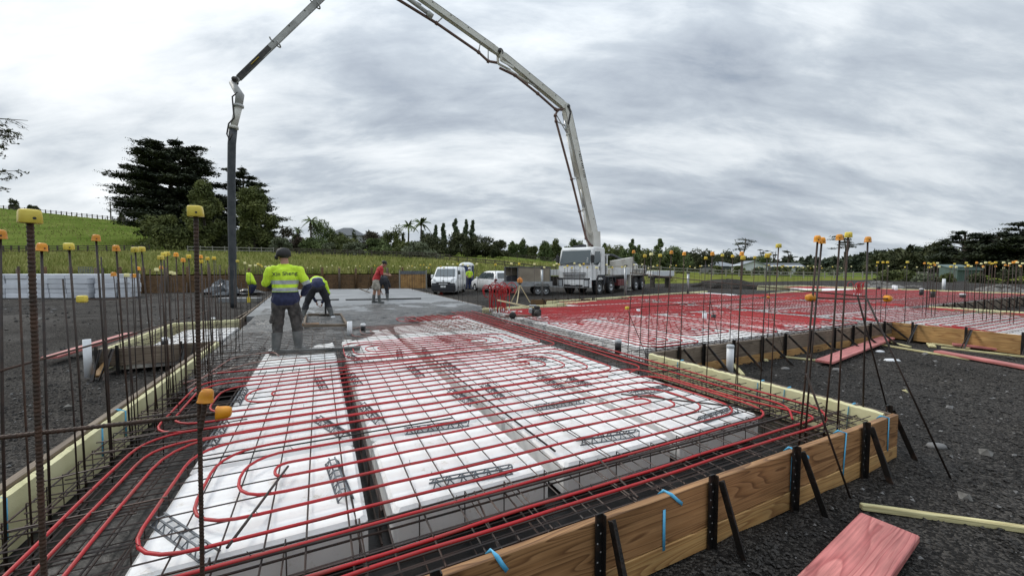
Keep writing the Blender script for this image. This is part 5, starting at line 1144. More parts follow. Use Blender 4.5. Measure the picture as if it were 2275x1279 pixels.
def leg(f, hip, knee, ank, toe, m, boot='boot_rubber', bz=.36, rt=.098, rk=.07, ra=.055, fwd=(0, 1, 0), low=None):
    """boots cover the shin up to bz"""
    hip, knee, ank, toe = map(Vector, (hip, knee, ank, toe)); low = low or m
    f.limb(hip, knee, rt, rk, m, 1, 1.05)
    sh = lambda x, t: boot if x.z < bz else low
    f.limb(knee, lerp(knee, ank, .35), rk * .97, rk * .98, sh); f.limb(lerp(knee, ank, .35), ank, rk * .98, ra, sh)
    f.limb(ank - Vector((0, 0, .03)) - (toe - ank).normalized() * .035, toe, .047, .040, boot, 1.0, .85)
def worker_standing():
    p = G(638, 785, -.10); root = empty('person', (p.x, p.y, -.095), R(24), 'man seen from behind in lime and navy jacket with lettering, cargo trousers and rubber boots', 'person'); root.scale = (1.05, 1.04, 1.0)
    f = Fig()
    jm = lambda x, t: 'reflective' if 1.185 < x.z < 1.255 or 1.065 < x.z < 1.125 else ('hivis' if x.z > 1.06 else ('navy' if x.z > .835 else 'trousers_grey'))
    f.limb((0, .01, 1.36), (0, 0, 1.14), .175, .165, jm, 1.14, .78).limb((0, 0, 1.14), (0, 0, .97), .165, .172, jm, 1.10, .84).limb((0, 0, .97), (0, 0, .92), .178, .186, jm, 1.12, .86)
    f.limb((-.15, .0, 1.435), (.15, .0, 1.435), .075, .075, 'hivis').limb((-.07, .01, 1.47), (.07, .01, 1.47), .06, .06, 'hivis')
    f.limb((-.06, 0, .90), (.06, 0, .90), .125, .125, 'trousers_grey', 1, .95)
    leg(f, (-.10, 0, .86), (-.125, .035, .50), (-.155, -.01, .10), (-.19, .12, .045), 'trousers_grey', bz=.37, rt=.108, rk=.083, ra=.06)
    leg(f, (.10, 0, .86), (.145, .05, .50), (.165, .0, .10), (.235, .11, .045), 'trousers_grey', bz=.37, rt=.108, rk=.083, ra=.06)
    f.limb((-.19, -.03, .66), (-.20, -.02, .56), .05, .05, 'trousers_grey', .6, 1.2).limb((.205, .0, .66), (.22, .01, .56), .05, .05, 'trousers_grey', .6, 1.2)   # cargo pockets
    f.limb((-.20, 0, 1.42), (-.275, .03, 1.19), .072, .06, 'hivis'); f.limb((-.275, .03, 1.19), (-.16, .24, 1.12), .058, .045, 'navy'); f.hand((-.15, .26, 1.12), (.6, .6, 0), (0, 0, -1), .7)
    am = lambda x, t: 'reflective' if .70 < t < .90 else ('navy' if t >= .90 else 'hivis')
    f.limb((.20, 0, 1.42), (.325, .0, 1.15), .074, .064, am); f.limb((.325, .0, 1.15), (.255, .10, 1.01), .064, .05, 'navy'); f.hand((.24, .115, .99), (-.5, .45, -.45), (-.4, -.2, .6), .8)
    f.head((-.015, .055, 1.655), (-.45, .9, -.05), neck=(0, .02, 1.49))
    body = f.build('body', root, .0085, 3)
    b = MB(); M = Euler((-.08, 0, .45)).to_matrix(); b.lathe([(.104, -.035), (.108, .0), (.104, .05), (.08, .095), (.035, .115), (0, .118)], 20, (-.017, .045, 1.685), M); b.build('beanie', 'hair', root)
    b = MB(); b.lathe([(.042, -.02), (.045, .0), (.03, .022), (0, .024)], 14, (-.118, .045, 1.64), Matrix(((0, 0, -1), (0, 1, 0), (1, 0, 0)))); b.build('ear_muff', 'hair', root)
    b = MB(); b.tube([(.0 + .30 * math.cos(a), .0, .0) for a in (0, .1)], .01, 4) if False else None
    # the lettering follows the cloth
    cu = bpy.data.curves.new('t', 'FONT'); cu.body = 'Xin Sheng'; cu.size = .088; cu.align_x = 'CENTER'; cu.offset = .0012; to = bpy.data.objects.new('t', cu); COL.objects.link(to)
    dg = bpy.context.evaluated_depsgraph_get(); me = bpy.data.meshes.new_from_object(to.evaluated_get(dg)); bpy.data.objects.remove(to)
    bm = bmesh.new(); bm.from_mesh(me); bmesh.ops.triangulate(bm, faces=bm.faces); bmesh.ops.subdivide_edges(bm, edges=bm.edges, cuts=1)
    bv = BVHTree.FromPolygons([v.co for v in body.data.vertices], [tuple(q.vertices) for q in body.data.polygons])
    for v in bm.verts:
        x, z = v.co.x + .005, v.co.y + 1.335 + .06 * v.co.x; h = bv.ray_cast(Vector((x, -1, z)), Vector((0, 1, 0)))[0]
        v.co = Vector((x, (h.y if h else -.13) - .004, z))
    bm.to_mesh(me); bm.free(); me.materials.append(MATS['ink']); o = bpy.data.objects.new('back_lettering', me); COL.objects.link(o); o.parent = root
def worker_stooping():
    p = G(707, 706, -.03); root = empty('person', (p.x, p.y, -.04), R(26), 'man stooping low with legs apart, lime and navy jacket and dark trousers, trowelling concrete', 'person')
    f = Fig(); jm = lambda x, t: 'hivis' if x.y > .12 or abs(x.x) > .14 and x.y > .0 else ('reflective' if x.y > .09 else 'navy')
    f.limb((0, .0, .93), (0, .22, 1.06), .17, .165, jm, 1.12, .80).limb((0, .22, 1.06), (0, .46, 1.0), .165, .16, jm, 1.16, .78).limb((-.15, .47, .99), (.15, .47, .99), .075, .075, 'hivis')
    f.limb((-.07, -.02, .86), (.07, -.02, .86), .14, .14, 'trousers_dark', 1, .95)
    leg(f, (-.11, 0, .82), (-.27, .10, .45), (-.38, .02, .10), (-.43, .14, .045), 'trousers_dark', bz=.26, rt=.115, rk=.085, ra=.06)
    leg(f, (.11, 0, .82), (.24, .10, .45), (.34, .02, .10), (.40, .14, .045), 'trousers_dark', bz=.30, rt=.115, rk=.085, ra=.06)
    f.limb((.20, .47, .97), (.28, .42, .68), .068, .055, 'hivis'); f.limb((.28, .42, .68), (.12, .40, .42), .055, .042, 'navy'); f.hand((.11, .40, .39), (-.2, 0, -1), (-1, 0, 0), .9, fr=.011)
    f.limb((-.20, .47, .97), (-.22, .50, .68), .068, .055, 'hivis'); f.limb((-.22, .50, .68), (-.05, .46, .45), .055, .042, 'navy'); f.hand((-.04, .46, .42), (.2, 0, -1), (1, 0, 0), .9, fr=.011)
    f.head((0, .70, .92), (0, .5, -.9), up=(0, 1, .5), neck=(0, .52, 1.0)); f.build('body', root, .011, 3)
    b = MB(); b.lathe([(.106, -.02), (.106, .03), (.08, .08), (0, .105)], 16, (0, .74, .95), Euler((-.9, 0, 0)).to_matrix()); b.build('beanie', 'hair', root)
    t = empty('trowel', S(*UV(root.location)) + Vector((.02, .40, .02)), R(26), 'trowel upright in the hands of the stooping man', 'trowel'); b = MB(); b.box((0, 0, .01), (.35, .11, .015)); b.build('blade', 'steel_dark', t); b = MB(); b.beam((0, 0, .02), (0, 0, .36), .07, .05, (1, 0, 0), bev=.015); b.build('handle', 'plastic_black', t)
def worker_red():
    p = G(836, 673, -.012); root = empty('person', (p.x, p.y, -.02), R(-68), 'man in red T-shirt and pale shorts standing on wet concrete, holding a float handle', 'person')
    f = Fig(); sm = lambda x, t: 'shirt_red' if x.z > .90 else 'shorts_khaki'
    f.limb((0, .17, 1.34), (0, .06, 1.10), .165, .15, 'shirt_red', 1.12, .80).limb((0, .06, 1.10), (0, 0, .93), .155, .158, sm, 1.08, .84).limb((-.15, .19, 1.41), (.15, .19, 1.41), .07, .07, 'shirt_red')
    f.limb((-.06, 0, .88), (.06, 0, .88), .13, .13, 'shorts_khaki', 1, .95)
    for s, y in ((-1, -.10), (1, .12)):
        f.limb((s * .10, 0, .84), (s * .12, y * .4, .62), .112, .115, 'shorts_khaki')
        f.limb((s * .12, y * .4, .62), (s * .125, y * .6 + .02, .50), .078, .062, 'skin'); f.limb((s * .125, y * .6 + .02, .50), (s * .13, y * .8, .30), .062, .058, 'skin')
        f.limb((s * .13, y * .8, .31), (s * .13, y, .09), .066, .058, 'boot_rubber'); f.limb((s * .13, y - .03, .055), (s * .15, y + .15, .045), .05, .04, 'boot_rubber')
    f.limb((-.20, .19, 1.38), (-.24, .20, 1.16), .066, .058, 'shirt_red'); f.limb((-.24, .21, 1.17), (-.16, .44, 1.16), .045, .034, 'skin'); f.hand((-.15, .45, 1.16), (.3, .9, .1), (.7, 0, -.7), .9, fr=.011)
    f.limb((.20, .19, 1.38), (.24, .21, 1.17), .066, .058, 'shirt_red'); f.limb((.24, .21, 1.17), (.12, .45, 1.12), .045, .034, 'skin'); f.hand((.11, .47, 1.12), (-.3, .9, .1), (-.7, 0, -.7), .9, fr=.011)
    f.head((0, .33, 1.56), (0, .85, -.5), neck=(0, .20, 1.43)); f.build('body', root, .011, 3)
    b = MB(); b.lathe([(.105, -.01), (.106, .03), (.085, .08), (.035, .105), (0, .108)], 16, (0, .32, 1.597), Euler((-.45, 0, 0)).to_matrix()); b.box((0, .44, 1.55), (.14, .10, .012), Euler((-.3, 0, 0)).to_matrix(), bev=.005); b.build('cap_hat', 'hair', root)
def worker_dark():
    p = G(851, 667, -.012); root = empty('person', (p.x, p.y, -.02), R(14), 'man bent double in dark clothes and muddy boots behind the red shirted man', 'person')
    f = Fig(); f.limb((0, 0, .90), (0, .22, .98), .17, .165, 'trousers_dark', 1.12, .85).limb((0, .22, .98), (0, .48, .86), .165, .155, 'trousers_dark', 1.14, .8).limb((-.14, .50, .84), (.14, .50, .84), .07, .07, 'trousers_dark')
    f.limb((-.07, -.02, .82), (.07, -.02, .82), .145, .145, 'trousers_dark')
    leg(f, (-.11, 0, .80), (-.16, .06, .45), (-.17, 0, .10), (-.19, .13, .045), 'trousers_dark', bz=.30, rt=.112, rk=.08, ra=.058)
    leg(f, (.11, 0, .80), (.16, .06, .45), (.18, 0, .10), (.21, .13, .045), 'trousers_dark', bz=.30, rt=.112, rk=.08, ra=.058)
    for s in (-1, 1): f.limb((s * .19, .50, .83), (s * .26, .48, .56), .062, .05, 'trousers_dark'); f.limb((s * .26, .48, .56), (s * .12, .58, .36), .046, .034, 'skin'); f.hand((s * .11, .59, .33), (-s * .3, .2, -1), (-s, 0, 0), .8, fr=.011)
    f.head((0, .68, .74), (0, .35, -1), up=(0, 1, .3), neck=(0, .52, .85)); f.build('body', root, .011, 3)
    b = MB(); b.lathe([(.106, -.02), (.104, .03), (.08, .08), (0, .1)], 16, (0, .72, .75), Euler((-1.3, 0, 0)).to_matrix()); b.build('beanie', 'hair', root)
def worker_far():
    p = DY(1043, 645, 33.0); p.z = -.34; root = empty('person', p, R(190), 'distant worker in lime vest standing before the blue portable toilet', 'person')
    f = Fig(); f.limb((0, 0, 1.38), (0, 0, 1.0), .17, .16, 'hivis', 1.12, .8).limb((-.15, 0, 1.43), (.15, 0, 1.43), .07, .07, 'hivis').limb((-.06, 0, .9), (.06, 0, .9), .13, .13, 'navy')
    leg(f, (-.1, 0, .85), (-.11, .03, .5), (-.12, 0, .1), (-.14, .12, .045), 'navy'); leg(f, (.1, 0, .85), (.11, .03, .5), (.12, 0, .1), (.14, .12, .045), 'navy')
    for s in (-1, 1): f.limb((s * .2, 0, 1.4), (s * .26, .02, 1.15), .065, .055, 'hivis'); f.limb((s * .26, .02, 1.15), (s * .18, .2, 1.0), .045, .036, 'skin'); f.hand((s * .17, .22, .98), (-.2 * s, .8, -.2), (-s, 0, 0), .6, fr=.012)
    f.head((0, .03, 1.66), (0, 1, 0), neck=(0, 0, 1.5)); f.build('body', root, .012, 2)
    b = MB(); b.lathe([(.14, -.005), (.112, .0), (.11, .05), (.08, .1), (0, .125)], 16, (0, .03, 1.70)); b.build('helmet', 'pvc_white', root)
worker_standing(); worker_stooping(); worker_red(); worker_dark(); worker_far()
# ------------------------------------------------------------------ vehicles (front looks along +x)
YZ = Matrix(((1, 0, 0), (0, 0, -1), (0, 1, 0)))
def wheel(root, x, y, r, w, side, rimr=.62, dark=False):
    b = MB(); M = Matrix(((1, 0, 0), (0, 0, side), (0, -side if False else 1, 0)))
    b.lathe([(r * rimr, -w / 2), (r * .93, -w / 2), (r, -w / 2 + .03), (r, w / 2 - .03), (r * .93, w / 2), (r * rimr, w / 2), (r * rimr * .98, w / 2 - .05)], 24, (x, y, r), M); t = b.build('wheel', 'tyre', root, recalc=True)
    b = MB(); q = rimr * r
    b.lathe([(q, w / 2 - .02), (q * .9, w / 2 - .01), (q * .82, w / 2 - .06), (q * .42, w / 2 - .03), (q * .36, w / 2 + .01), (0, w / 2 + .015)], 20, (x, y, r), M)
    for k in range(8):
        a = 6.283 * k / 8; b.lathe([(q * .10, w / 2 - .052), (q * .10, w / 2 - .035)], 6, Vector((x, y, r)) + M @ Vector((q * .62 * math.cos(a), q * .62 * math.sin(a), 0)), M, 1, False)
    b.build('rim', ['rim' if not dark else 'steel_dark', 'ink'], t, recalc=True)
def shell(secs, n=5, sh=.10):
    """car body: secs = (x, z0, z1, half width at sill, half width at top, belt z, half width at belt)"""
    rings = []
    for (x, z0, z1, w0, w1, zb, wb) in secs:
        L = [(w0 * .92, z0), (w0, z0 + .06), (wb, lerp(z0, zb, .6)), (wb, zb), (lerp(wb, w1, .5) + .01, lerp(zb, z1, .5)), (w1 + .02, z1 - sh * .7), (w1 - .05, z1 - .02), (w1 * .55, z1)]
        if z1 - zb < .05: L = [(w0 * .92, z0), (w0, z0 + .06), (wb, lerp(z0, zb, .5)), (wb, lerp(z0, zb, .8)), (wb - .01, z1 - .06), (wb - .04, z1 - .025), (wb - .10, z1 - .005), (wb * .55, z1)]
        rings.append([Vector((x, y, z)) for y, z in L] + [Vector((x, -y, z)) for y, z in reversed(L)])
    b = MB(); b.loft(rings); return b
def quad(b, pts, off=.0, mi=0):
    pts = [Vector(p) for p in pts]; n = (pts[1] - pts[0]).cross(pts[-1] - pts[0]).normalized(); pts = [p + n * off for p in pts]; q = [p - n * .012 for p in pts]; m = len(pts)
    b.add(pts + q, [tuple(range(m)), tuple(range(2 * m - 1, m - 1, -1))] + [(i, i + m, (i + 1) % m + m, (i + 1) % m) for i in range(m)], mi)
def van():
    p = DY(1000, 645, 27.6); p.z = -.36; root = empty('van', p, R(-90 - 2), 'white panel van facing the camera with dark unpainted bumper', 'van'); root.scale = (.94, .94, .94)
    H = .99
    b = shell([(2.42, .30, .78, .78, .60, .77, .80), (2.36, .24, 1.02, .84, .72, 1.0, .86), (2.18, .22, 1.14, .86, .8, 1.12, .87), (1.80, .22, 1.30, .87, .80, 1.12, .87), (1.25, .22, 1.86, .87, .72, 1.12, .87), (1.0, .22, 1.96, .87, .74, 1.12, .87), (.2, .22, 1.99, .87, .76, 1.12, .87), (-1.9, .22, 1.98, .87, .76, 1.12, .87), (-2.3, .26, 1.93, .85, .74, 1.1, .86), (-2.36, .3, 1.86, .82, .7, 1.1, .84)])
    b.build('body', 'paint_white', root, recalc=True)
    b = MB(); quad(b, [(1.87, -.72, 1.27), (1.87, .72, 1.27), (1.29, .64, 1.80), (1.29, -.64, 1.80)], .03); b.build('windscreen', 'glass_pale', root)
    for s in (-1, 1):
        b = MB(); q = [(1.62, s * .84, 1.20), (1.10, s * .78, 1.70), (.42, s * .78, 1.72), (.42, s * .85, 1.20)]; quad(b, q if s < 0 else q[::-1], .03); b.build('side_window', 'glass', root)
        b = MB(); b.box((1.50, s * .98, 1.28), (.10, .18, .26), bev=.03); b.beam((1.5, s * .85, 1.22), (1.5, s * .96, 1.25), .05, .05); b.build('mirror', 'paint_white', root)
        b = MB(); q = [(2.30, s * .80, .98), (2.40, s * .52, .94), (2.36, s * .56, 1.10), (2.18, s * .80, 1.16)]; quad(b, q if s < 0 else q[::-1], .025); b.build('headlight', 'lens', root)
        for x in (1.45, -1.45): wheel(root, x, s * .78, .32, .20, s)
        b = MB(); b.box((.9, s * .885, 1.02), (.16, .02, .04)); b.build('door_handle', 'paint_white', root)
    b = MB(); b.box((2.34, 0, .52), (.26, 1.70, .48), bev=.06); b.box((2.36, .55, .74), (.14, .52, .2), bev=.03); b.box((2.36, -.55, .74), (.14, .52, .2), bev=.03); b.build('bumper', 'bumper_dark', root)
    b = MB(); b.box((2.43, 0, .86), (.05, .98, .06), bev=.01); b.build('grille', 'bumper_dark', root); b = MB(); b.box((2.455, 0, .93), (.04, 1.1, .025), bev=.006); b.lathe([(.07, 0), (.05, .02)], 14, (2.45, 0, 1.0), Matrix(((0, 0, 1), (1, 0, 0), (0, 1, 0)))); b.build('grille_trim', 'silver', root)
    b = MB(); b.box((2.48, 0, .60), (.02, .36, .13)); b.build('number_plate', 'plate', root)
    for s in (-1, 1):
        b = MB()
        for x in (1.52, .38, -.9): b.box((x, s * .878, .98), (.012, .012, 1.3))
        b.build('door_seam', 'plastic_grey', root)
        b = MB(); b.tube([(1.98, s * .1 + .25, 1.27), (1.80, s * .35 + .1, 1.36)], .012, 5); b.build('wiper', 'ink', root)
van()
def wagon():
    p = DY(1094, 640, 29.5); p.z = -.36; root = empty('car', p, R(118), 'white station wagon seen from its rear corner beside the trailer', 'car')
    b = shell([(2.25, .35, .62, .66, .5, .6, .68), (2.18, .25, .76, .78, .6, .75, .80), (1.5, .22, .95, .84, .7, .93, .85), (.95, .22, 1.04, .85, .72, .95, .86), (.25, .22, 1.48, .85, .62, .95, .86), (-.3, .22, 1.56, .85, .64, .96, .86), (-1.5, .22, 1.55, .85, .63, .98, .86), (-1.95, .24, 1.44, .84, .60, .98, .85), (-2.22, .30, 1.02, .82, .66, .98, .83), (-2.30, .34, .74, .78, .6, .7, .79)])
    b.build('body', 'paint_white', root, recalc=True)
    b = MB(); quad(b, [(-2.20, -.62, 1.05), (-2.20, .62, 1.05), (-1.98, .56, 1.41), (-1.98, -.56, 1.41)][::-1], .03); b.build('rear_window', 'glass', root)
    for s in (-1, 1):
        for (xa, xb, xc, xd) in ((.85, .22, -.55, -.55), (-.62, -.62, -1.35, -1.35), (-1.42, -1.42, -1.75, -1.95)):
            b = MB(); q = [(xa, s * .855, 1.0), (xb, s * .71, 1.42), (xc, s * .71, 1.44), (xd, s * .855, 1.0)]; quad(b, q if s < 0 else q[::-1], .025); b.build('side_window', 'glass', root)
        b = MB(); b.box((-2.18, s * .76, .86), (.16, .18, .30), bev=.03); b.build('tail_light', 'lamp_red', root)
        for x in (1.38, -1.35): wheel(root, x, s * .78, .31, .19, s)
        b = MB(); b.box((.72, s * .95, 1.04), (.12, .16, .12), bev=.03); b.build('mirror', 'paint_white', root)
        b = MB(); b.box((.05, s * .875, .86), (.16, .02, .03)); b.box((-.95, s * .875, .86), (.16, .02, .03)); b.build('door_handle', 'paint_white', root)
    b = MB(); b.box((-2.27, 0, .46), (.16, 1.62, .26), bev=.05); b.build('bumper', 'paint_white', root); b = MB(); b.box((-2.30, 0, .80), (.02, .36, .13)); b.build('number_plate', 'plate', root)
    b = MB(); b.beam((-2.24, -.1, 1.07), (-2.1, .3, 1.2), .02, .02); b.build('wiper', 'ink', root)
    b = MB(); quad(b, [(.98, -.70, 1.07), (.98, .70, 1.07), (.30, .58, 1.46), (.30, -.58, 1.46)], .02); b.build('windscreen', 'glass', root)
wagon()
def trailer():
    p = DY(1168, 650, 26.0); p.z = -.36; root = empty('box_trailer', p, R(4), 'tandem galvanised trailer with plywood sided box, open towards the car', 'trailer')
    b = MB(); b.box((.05, 0, .60), (3.1, 1.65, .06)); b.box((.05, -.84, .74), (3.1, .04, .32)); b.box((.05, .84, .74), (3.1, .04, .32)); b.box((1.62, 0, .74), (.04, 1.7, .32)); b.beam((1.6, 0, .55), (2.5, 0, .5), .1, .1); b.build('tray', 'galvanised', root)
    b = MB(); b.box((.45, -.80, 1.34), (2.1, .03, .92)); b.box((.05, .80, 1.34), (2.9, .03, .92)); b.box((1.50, 0, 1.34), (.03, 1.57, .92)); b.box((.05, 0, 1.815), (2.93, 1.63, .03)); b.build('box_panels', 'plywood', root)
    b = MB()
    for x in (-1.42, -.60, 1.5): b.box((x, -.82, 1.34), (.05, .05, .94))
    b.box((.05, -.82, 1.82), (2.96, .05, .05)); b.build('box_frame', 'plastic_grey', root)
    b = MB(); b.box((-.9, .2, .95), (.8, .9, .6), bev=.04); b.build('load', 'bumper_dark', root)
    b = MB(); b.prism([(.35, .62), (.5, .80), (1.35, .80), (1.5, .62), (1.42, .62), (1.30, .74), (.55, .74), (.43, .62)], -1.06, -.84); b.build('mudguard', 'galvanised', root)
    for x in (.68, 1.20):
        for s in (-1, 1): wheel(root, x, s * .93, .29, .18, s)
trailer()
def toilet():
    p = DY(1037, 640, 34.0); p.z = -.36; root = empty('portable_toilet', p, R(-4), 'blue portable toilet with white domed roof behind the parked cars', 'toilet')
    b = MB(); b.box((0, 0, 1.0), (1.1, 1.1, 1.95), bev=.05); b.build('cabin', 'loo_blue', root)
    b = MB(); b.loft([rsq(1.22, 1.95, .2), rsq(1.2, 2.05, .25), rsq(.95, 2.2, .3), rsq(.5, 2.27, .3)]); b.build('roof', 'pvc_white', root)
    b = MB(); b.box((.08, -.565, 1.0), (.70, .03, 1.75)); b.build('door', 'loo_blue', root)
    b = MB(); b.box((.49, -.57, 1.0), (.07, .05, 1.9)); b.box((-.45, -.57, 1.0), (.12, .05, 1.9)); b.build('door_frame', 'wall_white', root)
toilet()
def tray():
    p = DY(1222, 640, 28.5); p.z = -.36; root = empty('flatbed_trailer', p, R(3), 'white sided flatbed with dark undercarriage half hidden behind the pump truck', 'trailer')
    b = MB(); b.box((0, 0, 1.45), (2.6, 2.0, .42)); b.build('side_panel', 'wall_white', root); b = MB(); b.box((0, 0, 1.0), (2.4, 1.7, .3)); b.box((.3, -.7, .75), (1.2, .4, .6), bev=.05); b.lathe([(.10, 0), (.10, .5)], 10, (-.2, -.95, .8)); b.build('undercarriage', 'steel_dark', root)
    for s in (-1, 1): wheel(root, -.6, s * .8, .42, .25, s, dark=True)
    p = DY(1466, 622, 36); p.z = -.36; root = empty('truck_tray', p, R(2), 'white sided tray parked beyond the back of the pump truck', 'tray'); b = MB(); b.box((0, 0, 1.28), (2.05, 1.4, .46), bev=.02); b.build('side_panel', 'wall_white', root); b = MB(); b.box((0, 0, .95), (1.8, 1.0, .2)); b.box((-.7, 0, .45), (.12, .9, .9)); b.box((.7, 0, .45), (.12, .9, .9)); b.build('undercarriage', 'steel_dark', root)
tray()
# ------------------------------------------------------------------ concrete pump truck
TH = R(39); TD = Vector((-math.sin(TH), -math.cos(TH), 0)); TC = Vector((4.1, 25.8, -.37))
def truck():
    root = empty('pump_truck', TC, math.atan2(TD.y, TD.x), 'white concrete pump truck with its long folding boom raised over the whole site', 'truck')
    # local: x=0 front face, negative x towards the tail; +y = truck's left = towards the tail side seen in the photo
    W = 1.24
    b = MB(); prof = [(-.02, 1.0), (.0, 1.55), (-.03, 1.95), (-.28, 3.02), (-.45, 3.14), (-1.9, 3.16), (-2.0, 3.05), (-2.0, 1.0)]
    rings = []
    for y, k in ((-W, .96), (-W + .05, 1.0), (W - .05, 1.0), (W, .96)): rings.append([Vector((-1 + (x + 1) * k, y * (1 if z < 2 else .97), 2 + (z - 2) * (k if z > 2 else 1))) for x, z in prof])
    b.loft(rings, sm=False); cab = b.build('cab', 'paint_white', root, recalc=True)
    b = MB(); quad(b, [(-.035, -1.12, 2.03), (-.035, 1.12, 2.03), (-.265, 1.06, 2.92), (-.265, -1.06, 2.92)], .02); b.build('windscreen', 'glass_pale', cab)
    b = MB(); b.box((.015, 0, 1.99), (.03, 2.3, .04)); b.build('windscreen_trim', 'ink', cab)
    b = MB()
    for k in range(3): b.box((-.05 - .02 * k, .92, 2.15 + .13 * k), (.012, .10, .09), Euler((0, .2, 0)).to_matrix())
    b.build('licence_labels', 'plate', cab)
    for s in (-1, 1):
        b = MB(); q = [(-.30, s * 1.225, 2.02), (-.55, s * 1.20, 2.85), (-1.25, s * 1.20, 2.88), (-1.25, s * 1.225, 2.22), (-.85, s * 1.225, 1.95)]; quad(b, q if s < 0 else q[::-1], .028); b.build('side_window', 'glass', cab)
        b = MB(); b.box((-.02, s * 1.30, 2.35), (.16, .22, .52), bev=.04); b.tube([(-.1, s * 1.2, 2.75), (.04, s * 1.28, 2.7), (.04, s * 1.28, 2.0), (-.1, s * 1.2, 1.95)], .016, 6); b.build('mirror', 'ink', cab)
        b = MB(); b.box((-1.15, s * 1.245, 1.75), (.05, .03, .28), bev=.01); b.build('door_handle', 'ink', cab)
        b = MB(); b.box((-.20, s * 1.245, 1.55), (.015, .02, 1.0)); b.box((-1.32, s * 1.245, 1.8), (.015, .02, 1.9)); b.build('door_seam', 'plastic_grey', cab)
        b = MB(); b.box((.12, s * .98, .78), (.10, .34, .44), bev=.03); b.build('headlight', 'lens', cab); b = MB(); b.box((.115, s * .98, .78), (.10, .42, .52), bev=.03); b.build('headlight_frame', 'bumper_dark', cab)
        b = MB(); b.prism([(-.62, .95), (-.9, 1.32), (-1.9, 1.32), (-2.0, 1.2), (-2.0, 1.0), (-1.85, .6), (-1.7, .6), (-1.75, 1.0), (-1.4, 1.2), (-1.0, 1.15), (-.75, .7), (-.62, .7)], s * 1.02, s * 1.27); b.build('wheel_arch', 'bumper_dark', cab)
        b = MB(); b.tube([(.02, s * .7, 2.04), (.0, s * .1 + .1, 2.14)], .014, 5); b.build('wiper', 'ink', cab)
    b = MB(); b.box((.02, 0, .78), (.24, 2.5, .62), bev=.06); b.build('bumper', 'paint_white', cab)
    b = MB(); b.box((.145, 0, .62), (.02, 1.4, .13)); b.box((.135, 0, 1.08), (.03, 2.46, .09)); b.build('bumper_slot', 'ink', cab)
    b = MB()
    for z in (1.22, 1.33, 1.44): b.box((.03, 0, z), (.05, 1.72 - (1.44 - z) * .6, .05), bev=.01)
    b.build('grille', 'ink', cab)
    b = MB()
    for z in (1.275, 1.385): b.box((.05, 0, z), (.05, 1.62, .045), bev=.012)
    b.build('grille_bar', 'silver', cab)
    def letters(txt, size, M, parent, name, m='silver', ext=.004):
        cu = bpy.data.curves.new('t', 'FONT'); cu.body = txt; cu.size = size; cu.align_x = 'CENTER'; cu.extrude = ext; to = bpy.data.objects.new('t', cu); COL.objects.link(to)
        me = bpy.data.meshes.new_from_object(to.evaluated_get(bpy.context.evaluated_depsgraph_get())); bpy.data.objects.remove(to); me.transform(M); me.materials.append(MATS[m]); o = bpy.data.objects.new(name, me); COL.objects.link(o); o.parent = parent
    letters('ISUZU', .24, Matrix.Translation((.02, 0, 1.56)) @ Matrix(((0, 0, 1, 0), (1, 0, 0, 0), (0, 1, 0, 0), (0, 0, 0, 1))), cab, 'front_lettering')
    b = MB(); b.box((.148, 0, .72), (.02, .40, .15)); b.build('number_plate', 'plate', cab)
    b = MB(); b.box((-.9, .1, 3.24), (.5, .35, .22), bev=.03); b.box((-1.2, -.4, 3.24), (.4, .6, .14), bev=.03); b.build('roof_beacon', 'bumper_dark', cab)
    b = MB(); b.box((-6.0, 0, .95), (10.2, .9, .34)); b.box((-6.0, 0, 1.15), (9.6, 2.0, .10)); b.build('chassis', 'steel_dark', root)
    for x, r in ((-1.25, .52), (-3.05, .52), (-7.6, .52), (-9.0, .52)):
        for s in (-1, 1): wheel(root, x, s * 1.06, r, .32, s)
    for s in (-1, 1):
        b = MB(); b.prism([(-2.35, .75), (-2.5, 1.18), (-3.6, 1.18), (-3.75, .75), (-3.66, .75), (-3.52, 1.12), (-2.58, 1.12), (-2.44, .75)], s * .92, s * 1.25); b.build('mudguard', 'bumper_dark', root)
        b = MB(); b.box((-5.2, s * 1.05, 1.52), (3.3, .36, .52), bev=.03); b.build('side_locker', 'paint_white', root)
        b = MB(); b.prism([(-3.3, 1.98), (-3.3, 2.28), (-7.0, 2.62), (-7.0, 1.95)], s * .95, s * 1.23); b.build('side_deck', 'paint_cream', root)
        b = MB(); b.box((-5.0, s * 1.0, .72), (1.5, .44, .46), bev=.04)
        for k in range(4): b.box((-4.45 - .36 * k, s * 1.225, .72), (.10, .02, .44))
        b.build('tank', 'tank_red', root)
        b = MB(); b.box((-6.35, s * 1.14, 1.1), (.20, .20, 1.5)); b.box((-6.35, s * 1.14, .12), (.34, .34, .06)); b.build('outrigger', 'boom_white', root)
        b = MB()
        for k in range(5): b.box((-7.1 - .65 * k, s * 1.18, 1.62), (.05, .05, .75))
        for z in (1.3, 1.66, 1.98): b.beam((-7.0, s * 1.18, z), (-9.8, s * 1.18, z), .045, .045)
        b.build('deck_rail', 'boom_grey', root)
        b = MB()
        for k in range(4): b.box((-7.45 - .62 * k, s * .95, 1.55), (.48, .35, .42), bev=.05)
        b.build('hydraulic_block', 'paint_cream', root)
    b = MB(); b.box((-8.5, 0, 1.26), (3.4, 2.4, .08)); b.box((-8.3, 0, 1.75), (2.6, 1.2, .8), bev=.1); b.build('rear_deck', 'paint_cream', root)
    b = MB(); b.loft([[Vector((-10.3 + x * k, y * k, z)) for x, y in ((-.5, -.8), (.5, -.8), (.5, .8), (-.5, .8))] for z, k in ((.75, .6), (1.3, 1), (1.75, 1.15))], sm=False); b.build('hopper', 'steel_dark', root)
